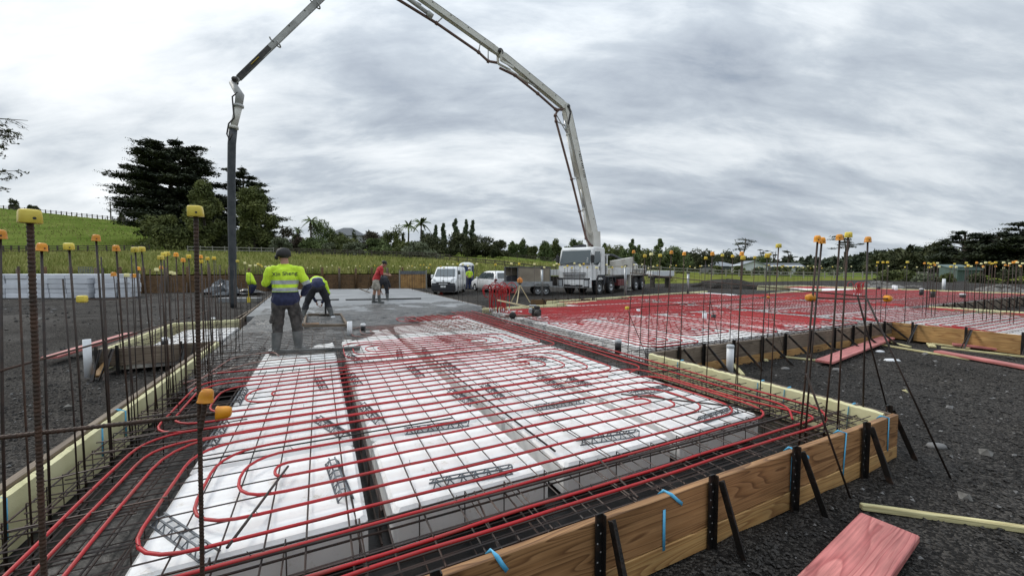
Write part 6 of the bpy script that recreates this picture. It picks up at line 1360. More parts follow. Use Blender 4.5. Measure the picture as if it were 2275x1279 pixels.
    b = MB(); b.tube([(-3.6, .5, 2.75), (-4.6, .6, 2.72), (-5.8, .6, 2.5), (-7.5, .55, 2.35), (-9.4, .4, 2.2), (-10.0, .2, 1.6)], .085, 10); b.build('deck_pipe', 'hose_rubber', root)
    b = MB(); b.box((-2.25, 0, 1.9), (.25, 2.2, 1.4), bev=.04); b.build('cab_bulkhead', 'steel_dark', root); b = MB(); b.box((-2.5, .9, 2.0), (.12, .5, 1.3)); b.box((-2.6, .9, 2.68), (.4, .5, .06)); b.build('ladder_guard', 'paint_white', root)
    # boom: its own vertical plane through the turret
    tur = Vector((-2.55, 0, 0)); tw = TC + Matrix.Rotation(math.atan2(TD.y, TD.x), 3, 'Z') @ tur
    bd = Vector((-.867, -.498, 0)); side = Vector((-bd.y, bd.x, 0)) * -1; inv = Matrix.Rotation(-math.atan2(TD.y, TD.x), 3, 'Z')
    def BP(s, z, o=0.0): return inv @ (tw + bd * s + side * o + Vector((0, 0, z - tw.z)) - TC)
    b = MB(); b.lathe([(.62, 1.2), (.62, 1.5), (.5, 1.55), (.42, 2.6), (.42, 2.9)], 18, (tur.x, 0, 0)); b.build('turret', 'boom_grey', root)
    b = MB(); 
    for o in (-.33, .33): b.beam(BP(-.15, 2.3, o), BP(-.05, 3.95, o), .06, .62, tuple(inv @ bd))
    b.build('turret_bracket', 'boom_white', root)
    up = lambda: tuple(inv @ side)
    J = [(-.10, 3.75), (2.42, 12.05), (7.45, 14.25), (15.1, 16.86), (20.55, 9.55)]
    # each section: hollow box with rounded heel, slightly tapered, sits beside the one before it
    wd = [.42, .29, .25, .18]; dp0 = [.56, .45, .36, .28]; dp1 = [.48, .36, .30, .19]; mm = ['boom_white', 'boom_white', 'boom_white', 'boom_grey']
    names = ('lowest', 'second', 'third', 'fourth'); secs = []
    for k in range(4):
        a, c = Vector(J[k]), Vector(J[k + 1]); d = (c - a).normalized(); n = Vector((-d.y, d.x)); L = (c - a).length; rings = []
        b = MB(); prof = [(0, -.30, .7), (.2, -.5, 1), (.5, -.55, 1), (L * .3, -.5, 1), (L * .7, -.5, 1), (L - .6, -.5, 1), (L - .15, -.42, .9), (L + .18, -.3, .6)]
        for (t, lo, kk) in prof:
            q = a + d * t; h = lerp(dp0[k], dp1[k], max(0, min(1, t / L))) * kk; w = wd[k] / 2
            pl = [(h * .42, -w), (h * .42, w), (-h * .58, w), (-h * .58, -w)]; rings.append([BP(q.x + n.x * e, q.y + n.y * e, o) for e, o in pl])
        b.loft(rings, sm=False); sec = b.build('boom_section', mm[k], root, recalc=True); secs.append(sec); sec['label'] = f'{names[k]} boom section'
        # flanges and bolt plates along the edges
        b = MB()
        for e in (.42, -.58):
            for o in (-.5, .5):
                p0 = a + d * .4; p1 = a + d * (L - .3); h0 = lerp(dp0[k], dp1[k], .1); h1 = dp1[k]
                b.beam(BP(p0.x + n.x * e * h0, p0.y + n.y * e * h0, o * wd[k]), BP(p1.x + n.x * e * h1, p1.y + n.y * e * h1, o * wd[k]), .014, .016)
        b.build('edge_flange', 'steel_dark' if k < 3 else 'boom_grey', sec)
        b = MB(); m = int(L / 1.1)
        for i in range(1, m):
            q = a + d * (i * 1.1) + n * (lerp(dp0[k], dp1[k], i / m) * .18); M3 = Matrix((inv @ Vector((bd.x * d.x, bd.y * d.x, d.y)), inv @ Vector((bd.x * n.x, bd.y * n.x, n.y)), inv @ side)).transposed()
            for o in (1, -1): b.lathe([(.032, 0), (.032, .012), (0, .013)], 8, BP(q.x, q.y, o * wd[k] / 2 - (.013 if o < 0 else 0)), M3, 0, False)
        b.build('bolt_boss', 'steel_dark', sec)
    # joints
    for k in range(1, 5):
        q = Vector(J[k]); b = MB(); M3 = Matrix((inv @ bd, Vector((0, 0, 1)), inv @ side)).transposed(); r = (.20, .18, .15, .12)[k - 1]
        b.lathe([(0, -.27), (r * .5, -.27), (r * .5, -.2), (r, -.19), (r, -.16), (r * .6, -.15), (r * .6, .15), (r, .16), (r, .19), (r * .5, .2), (r * .5, .27), (0, .27)], 14, BP(q.x, q.y), M3); b.build('boom_joint', 'steel_dark', root)
        d0 = (Vector(J[k]) - Vector(J[k - 1])).normalized(); b = MB()
        for o in (-.2, .2):
            p0 = q - d0 * 1.1 - Vector((-d0.y, d0.x)) * .32; p1 = q + Vector((0, -.55)) + (Vector((.0, 0)) if k > 1 else Vector((-.2, .2)))
            if k < 4: b.beam(BP(p0.x, p0.y, o), BP(p1.x, p1.y, o), .05, .12); b.beam(BP(p1.x, p1.y, o), BP(q.x, q.y, o), .05, .16)
        if b.v: b.build('boom_linkage', 'steel_dark' if k != 2 else 'boom_white', root)
    # hydraulic rams
    def ram(s0, z0, s1, z1, o=0, r=.10, part=.55):
        a, c = Vector((s0, z0)), Vector((s1, z1)); m = a.lerp(c, part); b = MB(); b.tube([BP(*a, o), BP(*m, o)], r, 12); b.tube([BP(*(m - (c - a).normalized() * .06), o), BP(*(m + (c - a).normalized() * .06), o)], r * 1.15, 12); t = b.build('hydraulic_ram', 'boom_white', root)
        b = MB(); b.tube([BP(*m, o), BP(*c, o)], r * .55, 10); b.build('ram_rod', 'silver', t)
    ram(.45, 3.2, 1.12, 7.0, 0, .11, .6); ram(1.55, 7.6, 2.55, 11.2, 0, .10, .75); ram(6.9, 13.35, 4.5, 12.75, 0, .10, .6); ram(14.4, 16.0, 12.2, 15.45, 0, .09, .6)
    # delivery pipe held on brackets below the boom
    def dpipe(pts, r=.075, m='boom_pipe', name='delivery_pipe'):
        b = MB(); P_ = [BP(*q) for q in pts]; b.tube(P_, r, 10)
        for i in range(1, len(P_) - 1): d = (P_[i + 1] - P_[i - 1]).normalized(); b.tube([P_[i] - d * .07, P_[i] + d * .07], r * 1.45, 10)
        b.build(name, m, root)
    dpipe([(.1, 2.9, -.2), (.35, 3.05, -.1), (.62, 3.47, 0), (1.22, 5.3, 0), (1.93, 7.4, 0), (3.25, 11.0, 0), (3.32, 11.35, 0), (3.15, 11.7, 0), (2.7, 11.95, 0)])
    dpipe([(2.85, 11.75, -.15), (3.3, 11.75, 0), (4.7, 12.45, 0), (6.4, 13.15, -.05), (7.5, 13.3, -.1)])
    dpipe([(7.7, 13.5, -.2), (8.2, 13.55, 0), (8.82, 13.9, 0), (11.35, 14.77, 0), (14.2, 15.55, 0), (15.2, 15.9, 0)])
    for (s0, z0, s1, z1) in ((1.93, 7.4, 1.15, 7.6), (1.22, 5.3, .5, 5.4), (3.25, 11.0, 2.3, 10.8), (3.3, 11.5, 2.2, 10.2), (8.82, 13.9, 8.7, 14.5), (11.35, 14.77, 10.9, 15.3), (8.2, 13.55, 8.2, 14.3)):
        b = MB(); b.tube([BP(s0, z0), BP(s1, z1)], .035, 6); b.build('pipe_bracket', 'boom_grey', root)
    # third-section tail ram housing seen at the upper edge
    b = MB(); b.tube([BP(11.9, 15.1, -.1), BP(13.6, 15.75, -.1)], .11, 10); b.tube([BP(11.6, 14.95, -.1), BP(11.9, 15.1, -.1)], .16, 10); b.build('valve_body', 'boom_grey', root)
    # lettering on the flank of the lowest section
    a, c = Vector(J[0]), Vector(J[1]); d = (c - a).normalized(); n = Vector((-d.y, d.x)); q = a.lerp(c, .55) + n * .02; X = -(inv @ Vector((bd.x * d.x, bd.y * d.x, d.y))); Zv = -(inv @ side) * -1
    for sgn in (1,):
        Z3 = (inv @ side) * -1; Y3 = Z3.cross(X); o = BP(q.x, q.y, -wd[0] / 2 - .012); letters('\u2022 0274 447 1150 \u2022', .27, Matrix.Translation(o) @ Matrix((X, Y3, Z3)).transposed().to_4x4(), secs[0], 'flank_lettering', 'ink', .002)
        Z3 = inv @ side; Y3 = Z3.cross(X); o = BP(q.x, q.y, wd[0] / 2 + .012); letters('\u2022 0274 447 1150 \u2022', .27, Matrix.Translation(o) @ Matrix((X, Y3, Z3)).transposed().to_4x4(), secs[0], 'flank_lettering', 'ink', .002)
    # wear and brackets on the fourth section
    def loc4(t, e, o): a, c = Vector(J[3]), Vector(J[4]); d = (c - a).normalized(); n = Vector((-d.y, d.x)); q = a + d * t + n * e; return BP(q.x, q.y, o)
    L4 = (Vector(J[4]) - Vector(J[3])).length
    for t in (L4 - 2.6, L4 - 5.4):
        b = MB(); ring = [loc4(t, .26 * math.cos(x), .22 * math.sin(x)) for x in [6.283 * i / 14 for i in range(11)]]; b.tube(ring, .035, 6); b.build('hose_hook', 'boom_grey', secs[3])
    b = MB(); b.beam(loc4(L4 - 2.2, -.02, .0), loc4(L4 - .2, -.02, 0), .20, .235, tuple(inv @ side)); b.build('wear_sleeve', 'steel_dark', secs[3])
    b = MB(); b.beam(loc4(L4 - 1.5, -.02, -.105), loc4(L4 - 1.0, -.02, -.105), .014, .13, tuple(inv @ side)); b.beam(loc4(L4 - 1.5, -.02, .105), loc4(L4 - 1.0, -.02, .105), .014, .13, tuple(inv @ side)); b.build('warning_plate', 'cap_yellow', secs[3])
    # elbow, reducer and rubber end hose hanging to the ground
    tip = Vector(J[4]); e0 = BP(tip.x + .1, tip.y - .1); toloc = lambda w: inv @ (w - TC)
    hp = [(533, 212, 17.4), (530, 236, 17.4), (524, 262, 17.4), (519, 284, 17.4)]; pts = [toloc(DY(*q)) for q in hp]
    b = MB(); b.tube([e0] + pts[:2], [.13, .17, .15], 14); b.tube([pts[1] + Vector((0, 0, .05)), pts[1] - Vector((0, 0, .05))], .20, 14); b.build('tip_elbow', 'boom_grey', root)
    b = MB(); b.tube(pts[1:], [.15, .14, .13], 12); b.tube([pts[3] + Vector((0, 0, .06)), pts[3] - Vector((0, 0, .05))], .19, 12); b.build('reducer', 'boom_white', root)
    hp = [(518, 288, 17.4), (515, 320, 17.4), (514, 400, 17.4), (515, 500, 17.4), (517, 600, 17.4), (518, 672, 17.4), (519, 684, 17.4)]; pts = [toloc(DY(*q)) for q in hp]
    b = MB(); b.tube(pts, [.155, .155, .15, .15, .15, .14, .10], 14); b.build('end_hose', 'hose_rubber', root)
    b = MB(); cc = [(528, 205), (516, 215), (518, 240), (520, 262), (508, 275), (504, 298), (510, 312), (516, 296)]; b.tube([toloc(DY(x, y, 17.25)) for x, y in cc], .03, 6); b.build('safety_cable', 'steel_dark', root)
truck()
# ------------------------------------------------------------------ fences and buildings
def fence(pts, n, h, rails, m, label, lean=0, pw=.12):
    p0 = Vector(pts[0]); root = empty('paddock_fence', p0, 0, label, 'fence')
    P_ = []
    for i in range(n):
        t = i / (n - 1) * (len(pts) - 1); k = min(int(t), len(pts) - 2); q = Vector(pts[k]).lerp(Vector(pts[k + 1]), t - k); q.z = field_z(q.x, q.y) - .05; P_.append(q - p0)
    for q in P_:
        b = MB(); b.box((0, 0, h / 2), (pw, pw, h + .1)); o = b.build('post', m, root); o.location = q; o.rotation_euler = (rnd.gauss(0, .02), rnd.gauss(0, .02), 0)
    for r in rails:
        b = MB()
        for a, c in zip(P_, P_[1:]): b.beam(a + Vector((0, -.08, r)), c + Vector((0, -.08, r)), .04, .14)
        b.build('rail', m, root)
def fp(px, Y): a = (px - PCX) / F; return (a * Y, Y, field_z(a * Y, Y))
fence([fp(-60, 62), fp(120, 66), fp(335, 76)], 22, 1.25, (.4, .8, 1.15), 'fence_wood', 'dark post and rail fence at the foot of the green hill', pw=.16)
fence([fp(420, 77), fp(610, 78)], 8, 1.25, (.5, 1.05), 'fence_pale', 'weathered pale rail fence below the big dark conifer')
fence([fp(615, 76), fp(800, 72), fp(1000, 66)], 15, 1.2, (.35, .75, 1.1), 'fence_wood', 'dark rail fence in front of the shrub row')
fence([fp(985, 95), fp(1120, 92), fp(1250, 88)], 14, 1.2, (.5, 1.0), 'fence_wood', 'dark rail fence running down towards the pump truck')
fence([fp(1000, 66), fp(1110, 61), fp(1235, 56)], 12, .9, (.4, .8), 'fence_wood', 'low dark fence crossing the sloping grass behind the cars')
fence([fp(-40, 148), fp(150, 149), fp(335, 150)], 34, 1.4, (.7, 1.2), 'fence_wood', 'fence along the skyline ridge of the green hill', pw=.22)
fence([fp(1440, 72), fp(1800, 72), fp(2060, 74)], 26, 1.3, (.6, 1.1), 'fence_pale', 'pale post fence on the flat grass before the white house', pw=.13)
b = MB(); q = Vector(fp(253, 150)); root = empty('utility_pole', q, 0, 'thin utility pole on the skyline of the hill', 'pole'); b.lathe([(.22, -1), (.16, 7.0)], 8); b.build('pole', 'bark', root); b = MB(); b.box((0, 0, 6.4), (2.2, .18, .18)); b.build('cross_arm', 'bark', root)
def house(p, w, d, h, rh, rz, label, wall, roof, hip=False, wins=()):
    root = empty('house', p, rz, label, 'house'); b = MB(); b.box((0, 0, h / 2 - .5), (w, d, h + 1)); 
    if not hip: b.prism([(-d / 2, h), (d / 2, h), (0, h + rh)], -w / 2, w / 2, Matrix(((0, 1, 0), (1, 0, 0), (0, 0, 1))))
    b.build('wall', wall, root); b = MB(); e = .5
    if hip: b.add([(-w / 2 - e, -d / 2 - e, h), (w / 2 + e, -d / 2 - e, h), (w / 2 + e, d / 2 + e, h), (-w / 2 - e, d / 2 + e, h), (-w * .12, 0, h + rh), (w * .12, 0, h + rh)], [(0, 1, 5, 4), (1, 2, 5), (2, 3, 4, 5), (3, 0, 4), (3, 2, 1, 0)])
    else:
        for s in (-1, 1): b.add([(-w / 2 - e, s * (d / 2 + e), h - .2), (w / 2 + e, s * (d / 2 + e), h - .2), (w / 2 + e, 0, h + rh + .12), (-w / 2 - e, 0, h + rh + .12), (-w / 2 - e, s * (d / 2 + e), h - .35), (w / 2 + e, s * (d / 2 + e), h - .35), (w / 2 + e, 0, h + rh), (-w / 2 - e, 0, h + rh)], [(0, 1, 2, 3), (4, 7, 6, 5), (0, 4, 5, 1), (3, 2, 6, 7), (0, 3, 7, 4), (1, 5, 6, 2)])
    b.build('roof', roof, root)
    for (x, z, ww, hh, face) in wins:
        b = MB(); yy = -d / 2 - .03
        if face == 'y': b.box((x, yy, z), (ww, .08, hh)); f = b.build('window', 'wall_white', root); b = MB(); b.box((x, yy - .03, z), (ww - .25, .06, hh - .25)); b.build('pane', 'glass', f)
        else: b.box((w / 2 + .03, x, z), (.08, ww, hh)); f = b.build('window', 'wall_white', root); b = MB(); b.box((w / 2 + .06, x, z), (.06, ww - .25, hh - .25)); b.build('pane', 'glass', f)
hp = Vector(fp(775, 128)); hp.z = CAMZ + (HY - 534) / F * 128
house(hp, 11, 9, 1.2, 2.8, .1, 'grey hip roofed house behind the shrub row', 'wall_white', 'roof_grey', True)
HB = 112
def hz(py): return CAMZ + (HY - py) / F * HB
q = DY(1664, 606, HB); house(Vector((q.x, q.y, -.4)), 7, 7, hz(589) + .4, hz(582) - hz(589) + .2, R(90 - 12), 'gable end of the white weatherboard house across the grass', 'wall_white', 'roof_pale', False, ((-1.4, 2.0, 1.5, 1.5, 'x'), (1.2, 2.0, 2.2, 1.5, 'x')))
q = DY(1722, 606, HB + 5); house(Vector((q.x, q.y, -.4)), 12, 6, hz(590) + .3, .8, R(-8), 'long low wing of white house seen between bushes', 'wall_white', 'roof_grey', False, ((-3, 1.5, 2.6, 1.4, 'y'), (1.6, 1.5, 2.8, 1.4, 'y'), (4.4, 1.5, 1.2, 1.2, 'y')))
q = DY(1595, 604, HB + 14); house(Vector((q.x, q.y, -.4)), 9, 7, 2.6, 1.4, R(4), 'pale roofed house half hidden by dark bushes', 'roof_grey', 'roof_pale', True)
q = DY(2128, 625, 62); root = empty('shed', (q.x, q.y, -.45), R(-18), 'grey green corrugated shed under the big dark trees', 'shed')
b = MB(); b.box((0, 0, 1.0), (2.6, 4, 2.2))
for k in range(12): b.box((-1.15 + .2 * k, -2.02, 1.0), (.05, .04, 2.2))
b.build('wall', 'shed_green', root); b = MB(); b.add([(-1.5, -2.4, 1.7), (1.5, -2.4, 1.7), (1.5, 2.3, 2.5), (-1.5, 2.3, 2.5), (-1.5, -2.4, 1.6), (1.5, -2.4, 1.6), (1.5, 2.3, 2.4), (-1.5, 2.3, 2.4)], [(0, 1, 2, 3), (4, 7, 6, 5), (0, 4, 5, 1), (2, 6, 7, 3), (1, 5, 6, 2), (0, 3, 7, 4)]); b.build('roof', 'shed_green', root)
# ------------------------------------------------------------------ vegetation
def leaf(b, p, s, flat=0.0, mi=0):
    n = Vector((rnd.gauss(0, 1), rnd.gauss(0, 1), rnd.gauss(0, 1) + flat * 3)).normalized(); x = n.orthogonal().normalized(); a = rnd.uniform(0, 6.28); y = n.cross(x); x, y = x * math.cos(a) + y * math.sin(a), y * math.cos(a) - x * math.sin(a)
    w = s * rnd.uniform(.6, 1.3); l = s * rnd.uniform(.8, 1.7); p = Vector(p)
    b.add([p - x * l, p + y * w * .5, p + x * l, p - y * w * .5], [(0, 1, 2, 3)], mi)
def blob(b, c, r, n, s, flat=0.0, mi=0, shell=.45):
    c = Vector(c)
    for _ in range(n):
        d = Vector((rnd.gauss(0, 1), rnd.gauss(0, 1), rnd.gauss(0, 1))).normalized(); k = (shell + (1 - shell) * rnd.random()) * (1 + .18 * mnoise.noise(d * 2.2 + c))
        leaf(b, c + Vector((d.x * r[0] * k, d.y * r[1] * k, d.z * r[2] * k)), s, flat, mi)
def trunk(b, p, q, r0, r1, wob=.1, n=7):
    p = Vector(p); q = Vector(q); pts = [p.lerp(q, i / 5) + Vector((rnd.uniform(-wob, wob), rnd.uniform(-wob, wob), 0)) * (0 < i < 5) for i in range(6)]; b.tube(pts, [lerp(r0, r1, i / 5) for i in range(6)], n)
DZ = 0
def tree_at(px, pyb, Y, name, label, cat, group=None, sink=.4):
    global DZ; p = DY(px, pyb, Y); z0 = p.z; p.z = max(min(p.z, field_z(p.x, p.y) + .6), p.z - 4) - sink if Y < 200 else p.z; DZ = z0 - p.z; return empty(name, p, 0, label, cat, group)
def cypress(root, H, Wd, layers, prof, seed, s=.42, n=1.0, mat_='leaf_cypress', tr=.9, gap=.0, lean=0.0):
    """flat layered crown; prof: half width factor over height"""
    global rnd; keep = rnd; rnd = random.Random(seed); tb = MB(); fb = MB()
    trunk(tb, (0, 0, 0), (lean, 0, H * .95), tr, .12, .3)
    for i in range(layers):
        t = (i + .5) / layers; z = H * (.10 + .88 * t); w = interp(t, prof) * Wd; m = max(3, int(3 + w * .55))
        for k in range(m):
            a = 6.283 * (k + rnd.random()) / m; rr = w * rnd.uniform(.45, 1.0)
            if rnd.random() < gap: continue
            c = Vector((lean * t + rr * math.cos(a), rr * math.sin(a), z + rnd.uniform(-.5, .5) * H / layers + rr * .06)); b0 = Vector((lean * t, 0, z - rr * .22))
            tb.tube([b0, b0.lerp(c, .5) + Vector((0, 0, -.1)), c], [.16, .10, .03], 5)
            pr = max(1.0, w * rnd.uniform(.26, .42)); blob(fb, c, (pr, pr, .16 * pr + .22), int(70 * n * pr), s, .9, shell=.15)
            blob(fb, b0.lerp(c, .72), (pr * .8, pr * .8, .3), int(38 * n * pr), s, .9, shell=.1)
            for _ in range(3):                                  # sprays at the tip
                d = Vector((math.cos(a + rnd.uniform(-.5, .5)), math.sin(a + rnd.uniform(-.5, .5)), rnd.uniform(-.05, .25)))
                for j in range(5): leaf(fb, c + d * (pr * .8 + j * .32), s * (.9 - .12 * j), .7)
    rnd = keep; tb.build('trunk', 'bark', root); fb.build('crown', mat_, root)
def bush(root, blobs, mats, s=.3, tr=None, seed=1, flat=0.0):
    global rnd; keep = rnd; rnd = random.Random(seed); fb = MB()
    for (c, r, n) in blobs: blob(fb, c, r, n, s, flat)
    if tr: tb = MB(); trunk(tb, (0, 0, 0), tr[0], tr[1], tr[1] * .4, .1); tb.build('trunk', 'bark', root)
    rnd = keep; fb.build('crown', mats, root)
def rblobs(w, d, h, n, leaves, seed, zb=.1):
    r = random.Random(seed); out = []
    for _ in range(n):
        t = r.random(); a = r.uniform(0, 6.28); k = math.sqrt(1 - t * t * .85) * r.uniform(.3, .75); rr = r.uniform(.28, .45)
        out.append(((w * k * math.cos(a), d * k * math.sin(a), h * (zb + .78 * t)), (w * rr, d * rr, h * rr * .62), leaves // n))
    return out
def px2m(n, Y): return n * Y / F
# big dark conifers
r_ = tree_at(388, 545, 95, 'conifer_tree', 'tallest dark spreading conifer with flat layered branches beyond the paddock', 'tree')
cypress(r_, 25.0, 10.0, 17, [(0, .80), (.12, 1.0), (.3, .95), (.5, .90), (.66, .84), (.8, .74), (.9, .66), (1, .50)], 5, s=.33, n=2.5)
r_ = tree_at(545, 548, 104, 'conifer_tree', 'second dark conifer behind the hanging hose, lower than the spreading one', 'tree')
cypress(r_, 20.2, 8.2, 12, [(0, .9), (.3, 1.0), (.5, .9), (.7, .75), (.85, .6), (1, .4)], 8, s=.33, n=1.8)
for (px, pyb, Y, H, w, seed, m, lab) in ((455, 550, 84, 14.5, 4.6, 3, 'leaf_olive', 'bushy olive green tree in front of the tallest conifer, dense to the ground'), (565, 553, 84, 13.4, 4.9, 4, 'leaf_olive', 'bushy dark olive tree just right of the hanging hose')):
    r_ = tree_at(px, pyb, Y, 'bushy_tree', lab, 'tree'); bl = []
    q = random.Random(seed)
    for k in range(26):
        t = q.random(); ww = w * interp(t, [(0, .9), (.35, 1.0), (.7, .75), (1, .32)]); a = q.uniform(0, 6.28); rr = ww * q.uniform(.2, .75); bl.append(((rr * math.cos(a), rr * math.sin(a), H * (.06 + .86 * t)), (w * .33, w * .33, H * .13), 520))
    bush(r_, bl, m, .27, ((0, 0, H * .8), .35), seed)
def shrub(px, pyt, pyb, wpx, Y, m, label, leaves=2200, n=11, s=.26, seed=0, group=None, name='shrub', cat='shrub', d=None):
    r = tree_at(px, pyb, Y, name, label, cat, group); w = px2m(wpx / 2, Y); h = px2m(pyb - pyt, Y) + DZ; bush(r, rblobs(w, d or w * .8, h, n, leaves, seed + 31), m, s, ((0, 0, h * .5), .12), seed)
shrub(368, 478, 552, 120, 80, 'leaf_olive', 'broad round olive shrub at the foot of the tallest conifer', 7500, 18, .24, 1)
SH = [(625, 505, 556, 95, 88, 'leaf_red', 'dark reddish shrub right of the bushy tree'), (625, 530, 558, 60, 80, 'leaf_silver', 'rounded silvery shrub behind the standing worker head'), (664, 528, 556, 50, 84, 'leaf_red', 'flax like reddish shrub next to the silvery one'), (700, 525, 558, 80, 82, 'leaf_mid', 'mid green shrub under the round tree'), (712, 490, 530, 76, 108, 'leaf_mid', 'round topped green tree left of the grey hip roof'), (748, 512, 545, 50, 98, 'leaf_olive', 'tall olive shrub before the grey hip roof'), (765, 530, 560, 90, 80, 'leaf_olive', 'olive shrub in the middle of the shrub row'), (815, 515, 548, 70, 95, 'leaf_red', 'dark bush right of the grey hip roof'), (835, 532, 563, 80, 78, 'leaf_mid', 'green shrub behind the red shirted worker'), (868, 500, 548, 66, 96, 'leaf_olive', 'tall leafy tree left of the palms'), (905, 535, 566, 70, 76, 'leaf_olive', 'low shrub left of the big silvery bush'), (935, 535, 574, 100, 72, 'leaf_silver', 'big silvery green bush at the end of the shrub row'), (790, 540, 562, 70, 77, 'leaf_silver', 'low silvery shrub mid row by the fence'), (735, 540, 560, 56, 79, 'leaf_silver', 'pale shrub left of mid row by the fence'), (575, 515, 556, 110, 86, 'leaf_dark', 'dark undergrowth shrub behind the hose foot'), (500, 520, 556, 110, 88, 'leaf_dark', 'dark undergrowth shrub left of the hose')]
for k, (px, yt, yb, w, Y, m, lab) in enumerate(SH): shrub(px, yt, yb, w, Y, m, lab, 3600, 13, .21, 40 + k)
for k, (x0, yt, yb, w, Y, lab) in enumerate(((960, 516, 562, 100, 92, 'dark clipped hedge block below the palms'), (1025, 520, 562, 90, 92, 'dark hedge block under the poplars'), (1072, 527, 566, 80, 91, 'dark rounded hedge right of the poplars'), (1108, 535, 567, 50, 90, 'dark rounded end of the hedge'))):
    shrub(x0, yt, yb, w, Y, 'leaf_dark', lab, 5200, 16, .22, 70 + k, name='hedge', cat='hedge', d=4)
def poplar(px, yt, yb, wpx, Y, label, seed, m='leaf_poplar', n=1500, s=.30):
    r = tree_at(px, yb, Y, 'poplar_tree', label, 'tree'); h = px2m(yb - yt, Y) + DZ; w = px2m(wpx / 2, Y); q = random.Random(seed); bl = []
    for k in range(9): t = k / 8; bl.append(((q.uniform(-.3, .3) * w, q.uniform(-.3, .3) * w, h * (.12 + .82 * t)), (w * interp(t, [(0, .7), (.4, .85), (1, .25)]),) * 2 + (h * .09,), n // 9))
    bush(r, bl, m, s, ((0, 0, h * .9), .2), seed)
for k, (px, yt, w, lab) in enumerate(((967, 502, 18, 'thin pale poplar beside the palms'), (985, 498, 18, 'pale poplar, second of the group from the palms'), (1012, 488, 22, 'pale poplar standing apart in the middle of the group'), (1034, 490, 22, 'pale poplar, taller of the last pair'), (1050, 492, 22, 'pale poplar, outermost of the group'))): poplar(px, yt, 545, w, 112, lab, 90 + k)
def palm(px, yt, yb, Y, label, seed, spread=26):
    r = tree_at(px, yb, Y, 'palm_tree', label, 'palm'); q = random.Random(seed); h = (px2m(yb - yt, Y) + DZ) * .84; R0 = px2m(spread, Y); tb = MB(); trunk(tb, (0, 0, 0), (.2, 0, h), .26, .18, .05); tb.build('trunk', 'bark', r); fb = MB()
    for k in range(18):
        a = 6.283 * (k + q.random() * .5) / 18; el = q.uniform(-.1, 1.1); d = Vector((math.cos(a) * math.cos(el), math.sin(a) * math.cos(el), math.sin(el))); pts = [Vector((.2, 0, h)) + d * (R0 * t) + Vector((0, 0, -1.0 * R0 * t * t * (.75 - el * .35))) for t in [i / 6 for i in range(7)]]; s = Vector((-d.y, d.x, 0)).normalized()
        for i in range(6):
            w = R0 * .13 * (1 - abs(i - 2) / 5)
            for sg in (-1, 1): fb.add([pts[i], pts[i + 1], pts[i + 1] + s * sg * w + Vector((0, 0, -w * .7)), pts[i] + s * sg * w * .8 + Vector((0, 0, -w * .7))], [(0, 1, 2, 3)])
    fb.build('crown', 'leaf_mid', r)
palm(691, 478, 552, 105, 'palm with upright fronds in front of the round green tree', 1, 22); palm(660, 502, 550, 104, 'small palm left of the round green tree', 4, 14); palm(907, 490, 548, 108, 'palm at the left of the palm pair', 2, 22); palm(935, 484, 548, 106, 'palm with drooping fronds, the tallest of the pair', 3, 26)
MT = [(1140, 538, 574, 34, 110, 'leaf_mid', 'green tree left of the trailer, first of a small clump'), (1164, 535, 574, 30, 112, 'leaf_mid', 'pointed green tree in the small clump behind the trailer'), (1185, 550, 576, 36, 108, 'leaf_olive', 'low olive bush beside the small clump'), (1212, 540, 582, 40, 100, 'leaf_mid', 'green tree immediately left of the pump truck cab'), (1238, 533, 580, 36, 112, 'leaf_olive', 'taller tree behind the pump truck cab'), (1275, 530, 580, 60, 100, 'leaf_mid', 'tree peeping over the pump truck cab roof'), (1360, 545, 600, 70, 105, 'leaf_olive', 'bushy tree behind the pump truck deck'), (1395, 552, 604, 60, 100, 'leaf_mid', 'bushy tree above the tail of the pump truck'), (1440, 548, 606, 90, 104, 'leaf_olive', 'broad tree right of the pump truck'), (1500, 552, 606, 90, 108, 'leaf_mid', 'broad drooping tree behind the white tray'), (1555, 552, 606, 80, 112, 'leaf_dark', 'dark leafy tree in front of the pale roofed house'), (1605, 560, 606, 70, 130, 'leaf_dark', 'dark tree rising behind the pale roofed house'), (1650, 566, 606, 80, 140, 'leaf_dark', 'dark tree behind the white gable'), (1700, 568, 606, 70, 140, 'leaf_mid', 'green tree behind the white wing')]
for k, (px, yt, yb, w, Y, m, lab) in enumerate(MT): shrub(px, yt, yb, w, Y, m, lab, 3600, 15, .26, 120 + k, name='leafy_tree', cat='tree')
for k, (px, yt, yb, w, Y, lab) in enumerate(((1404, 533, 600, 24, 112, 'slim conifer above the tail of the pump truck'), (1462, 532, 604, 34, 110, 'pointed pine right of the slim conifer'), (1345, 542, 596, 26, 118, 'slim tree just right of the boom foot'), (1378, 548, 598, 22, 118, 'feathery slim tree over the truck deck'), (1420, 546, 600, 22, 118, 'slim tree between two pointed pines'))): poplar(px, yt, yb, w, Y, lab, 140 + k, 'leaf_mid', 1600, .32)
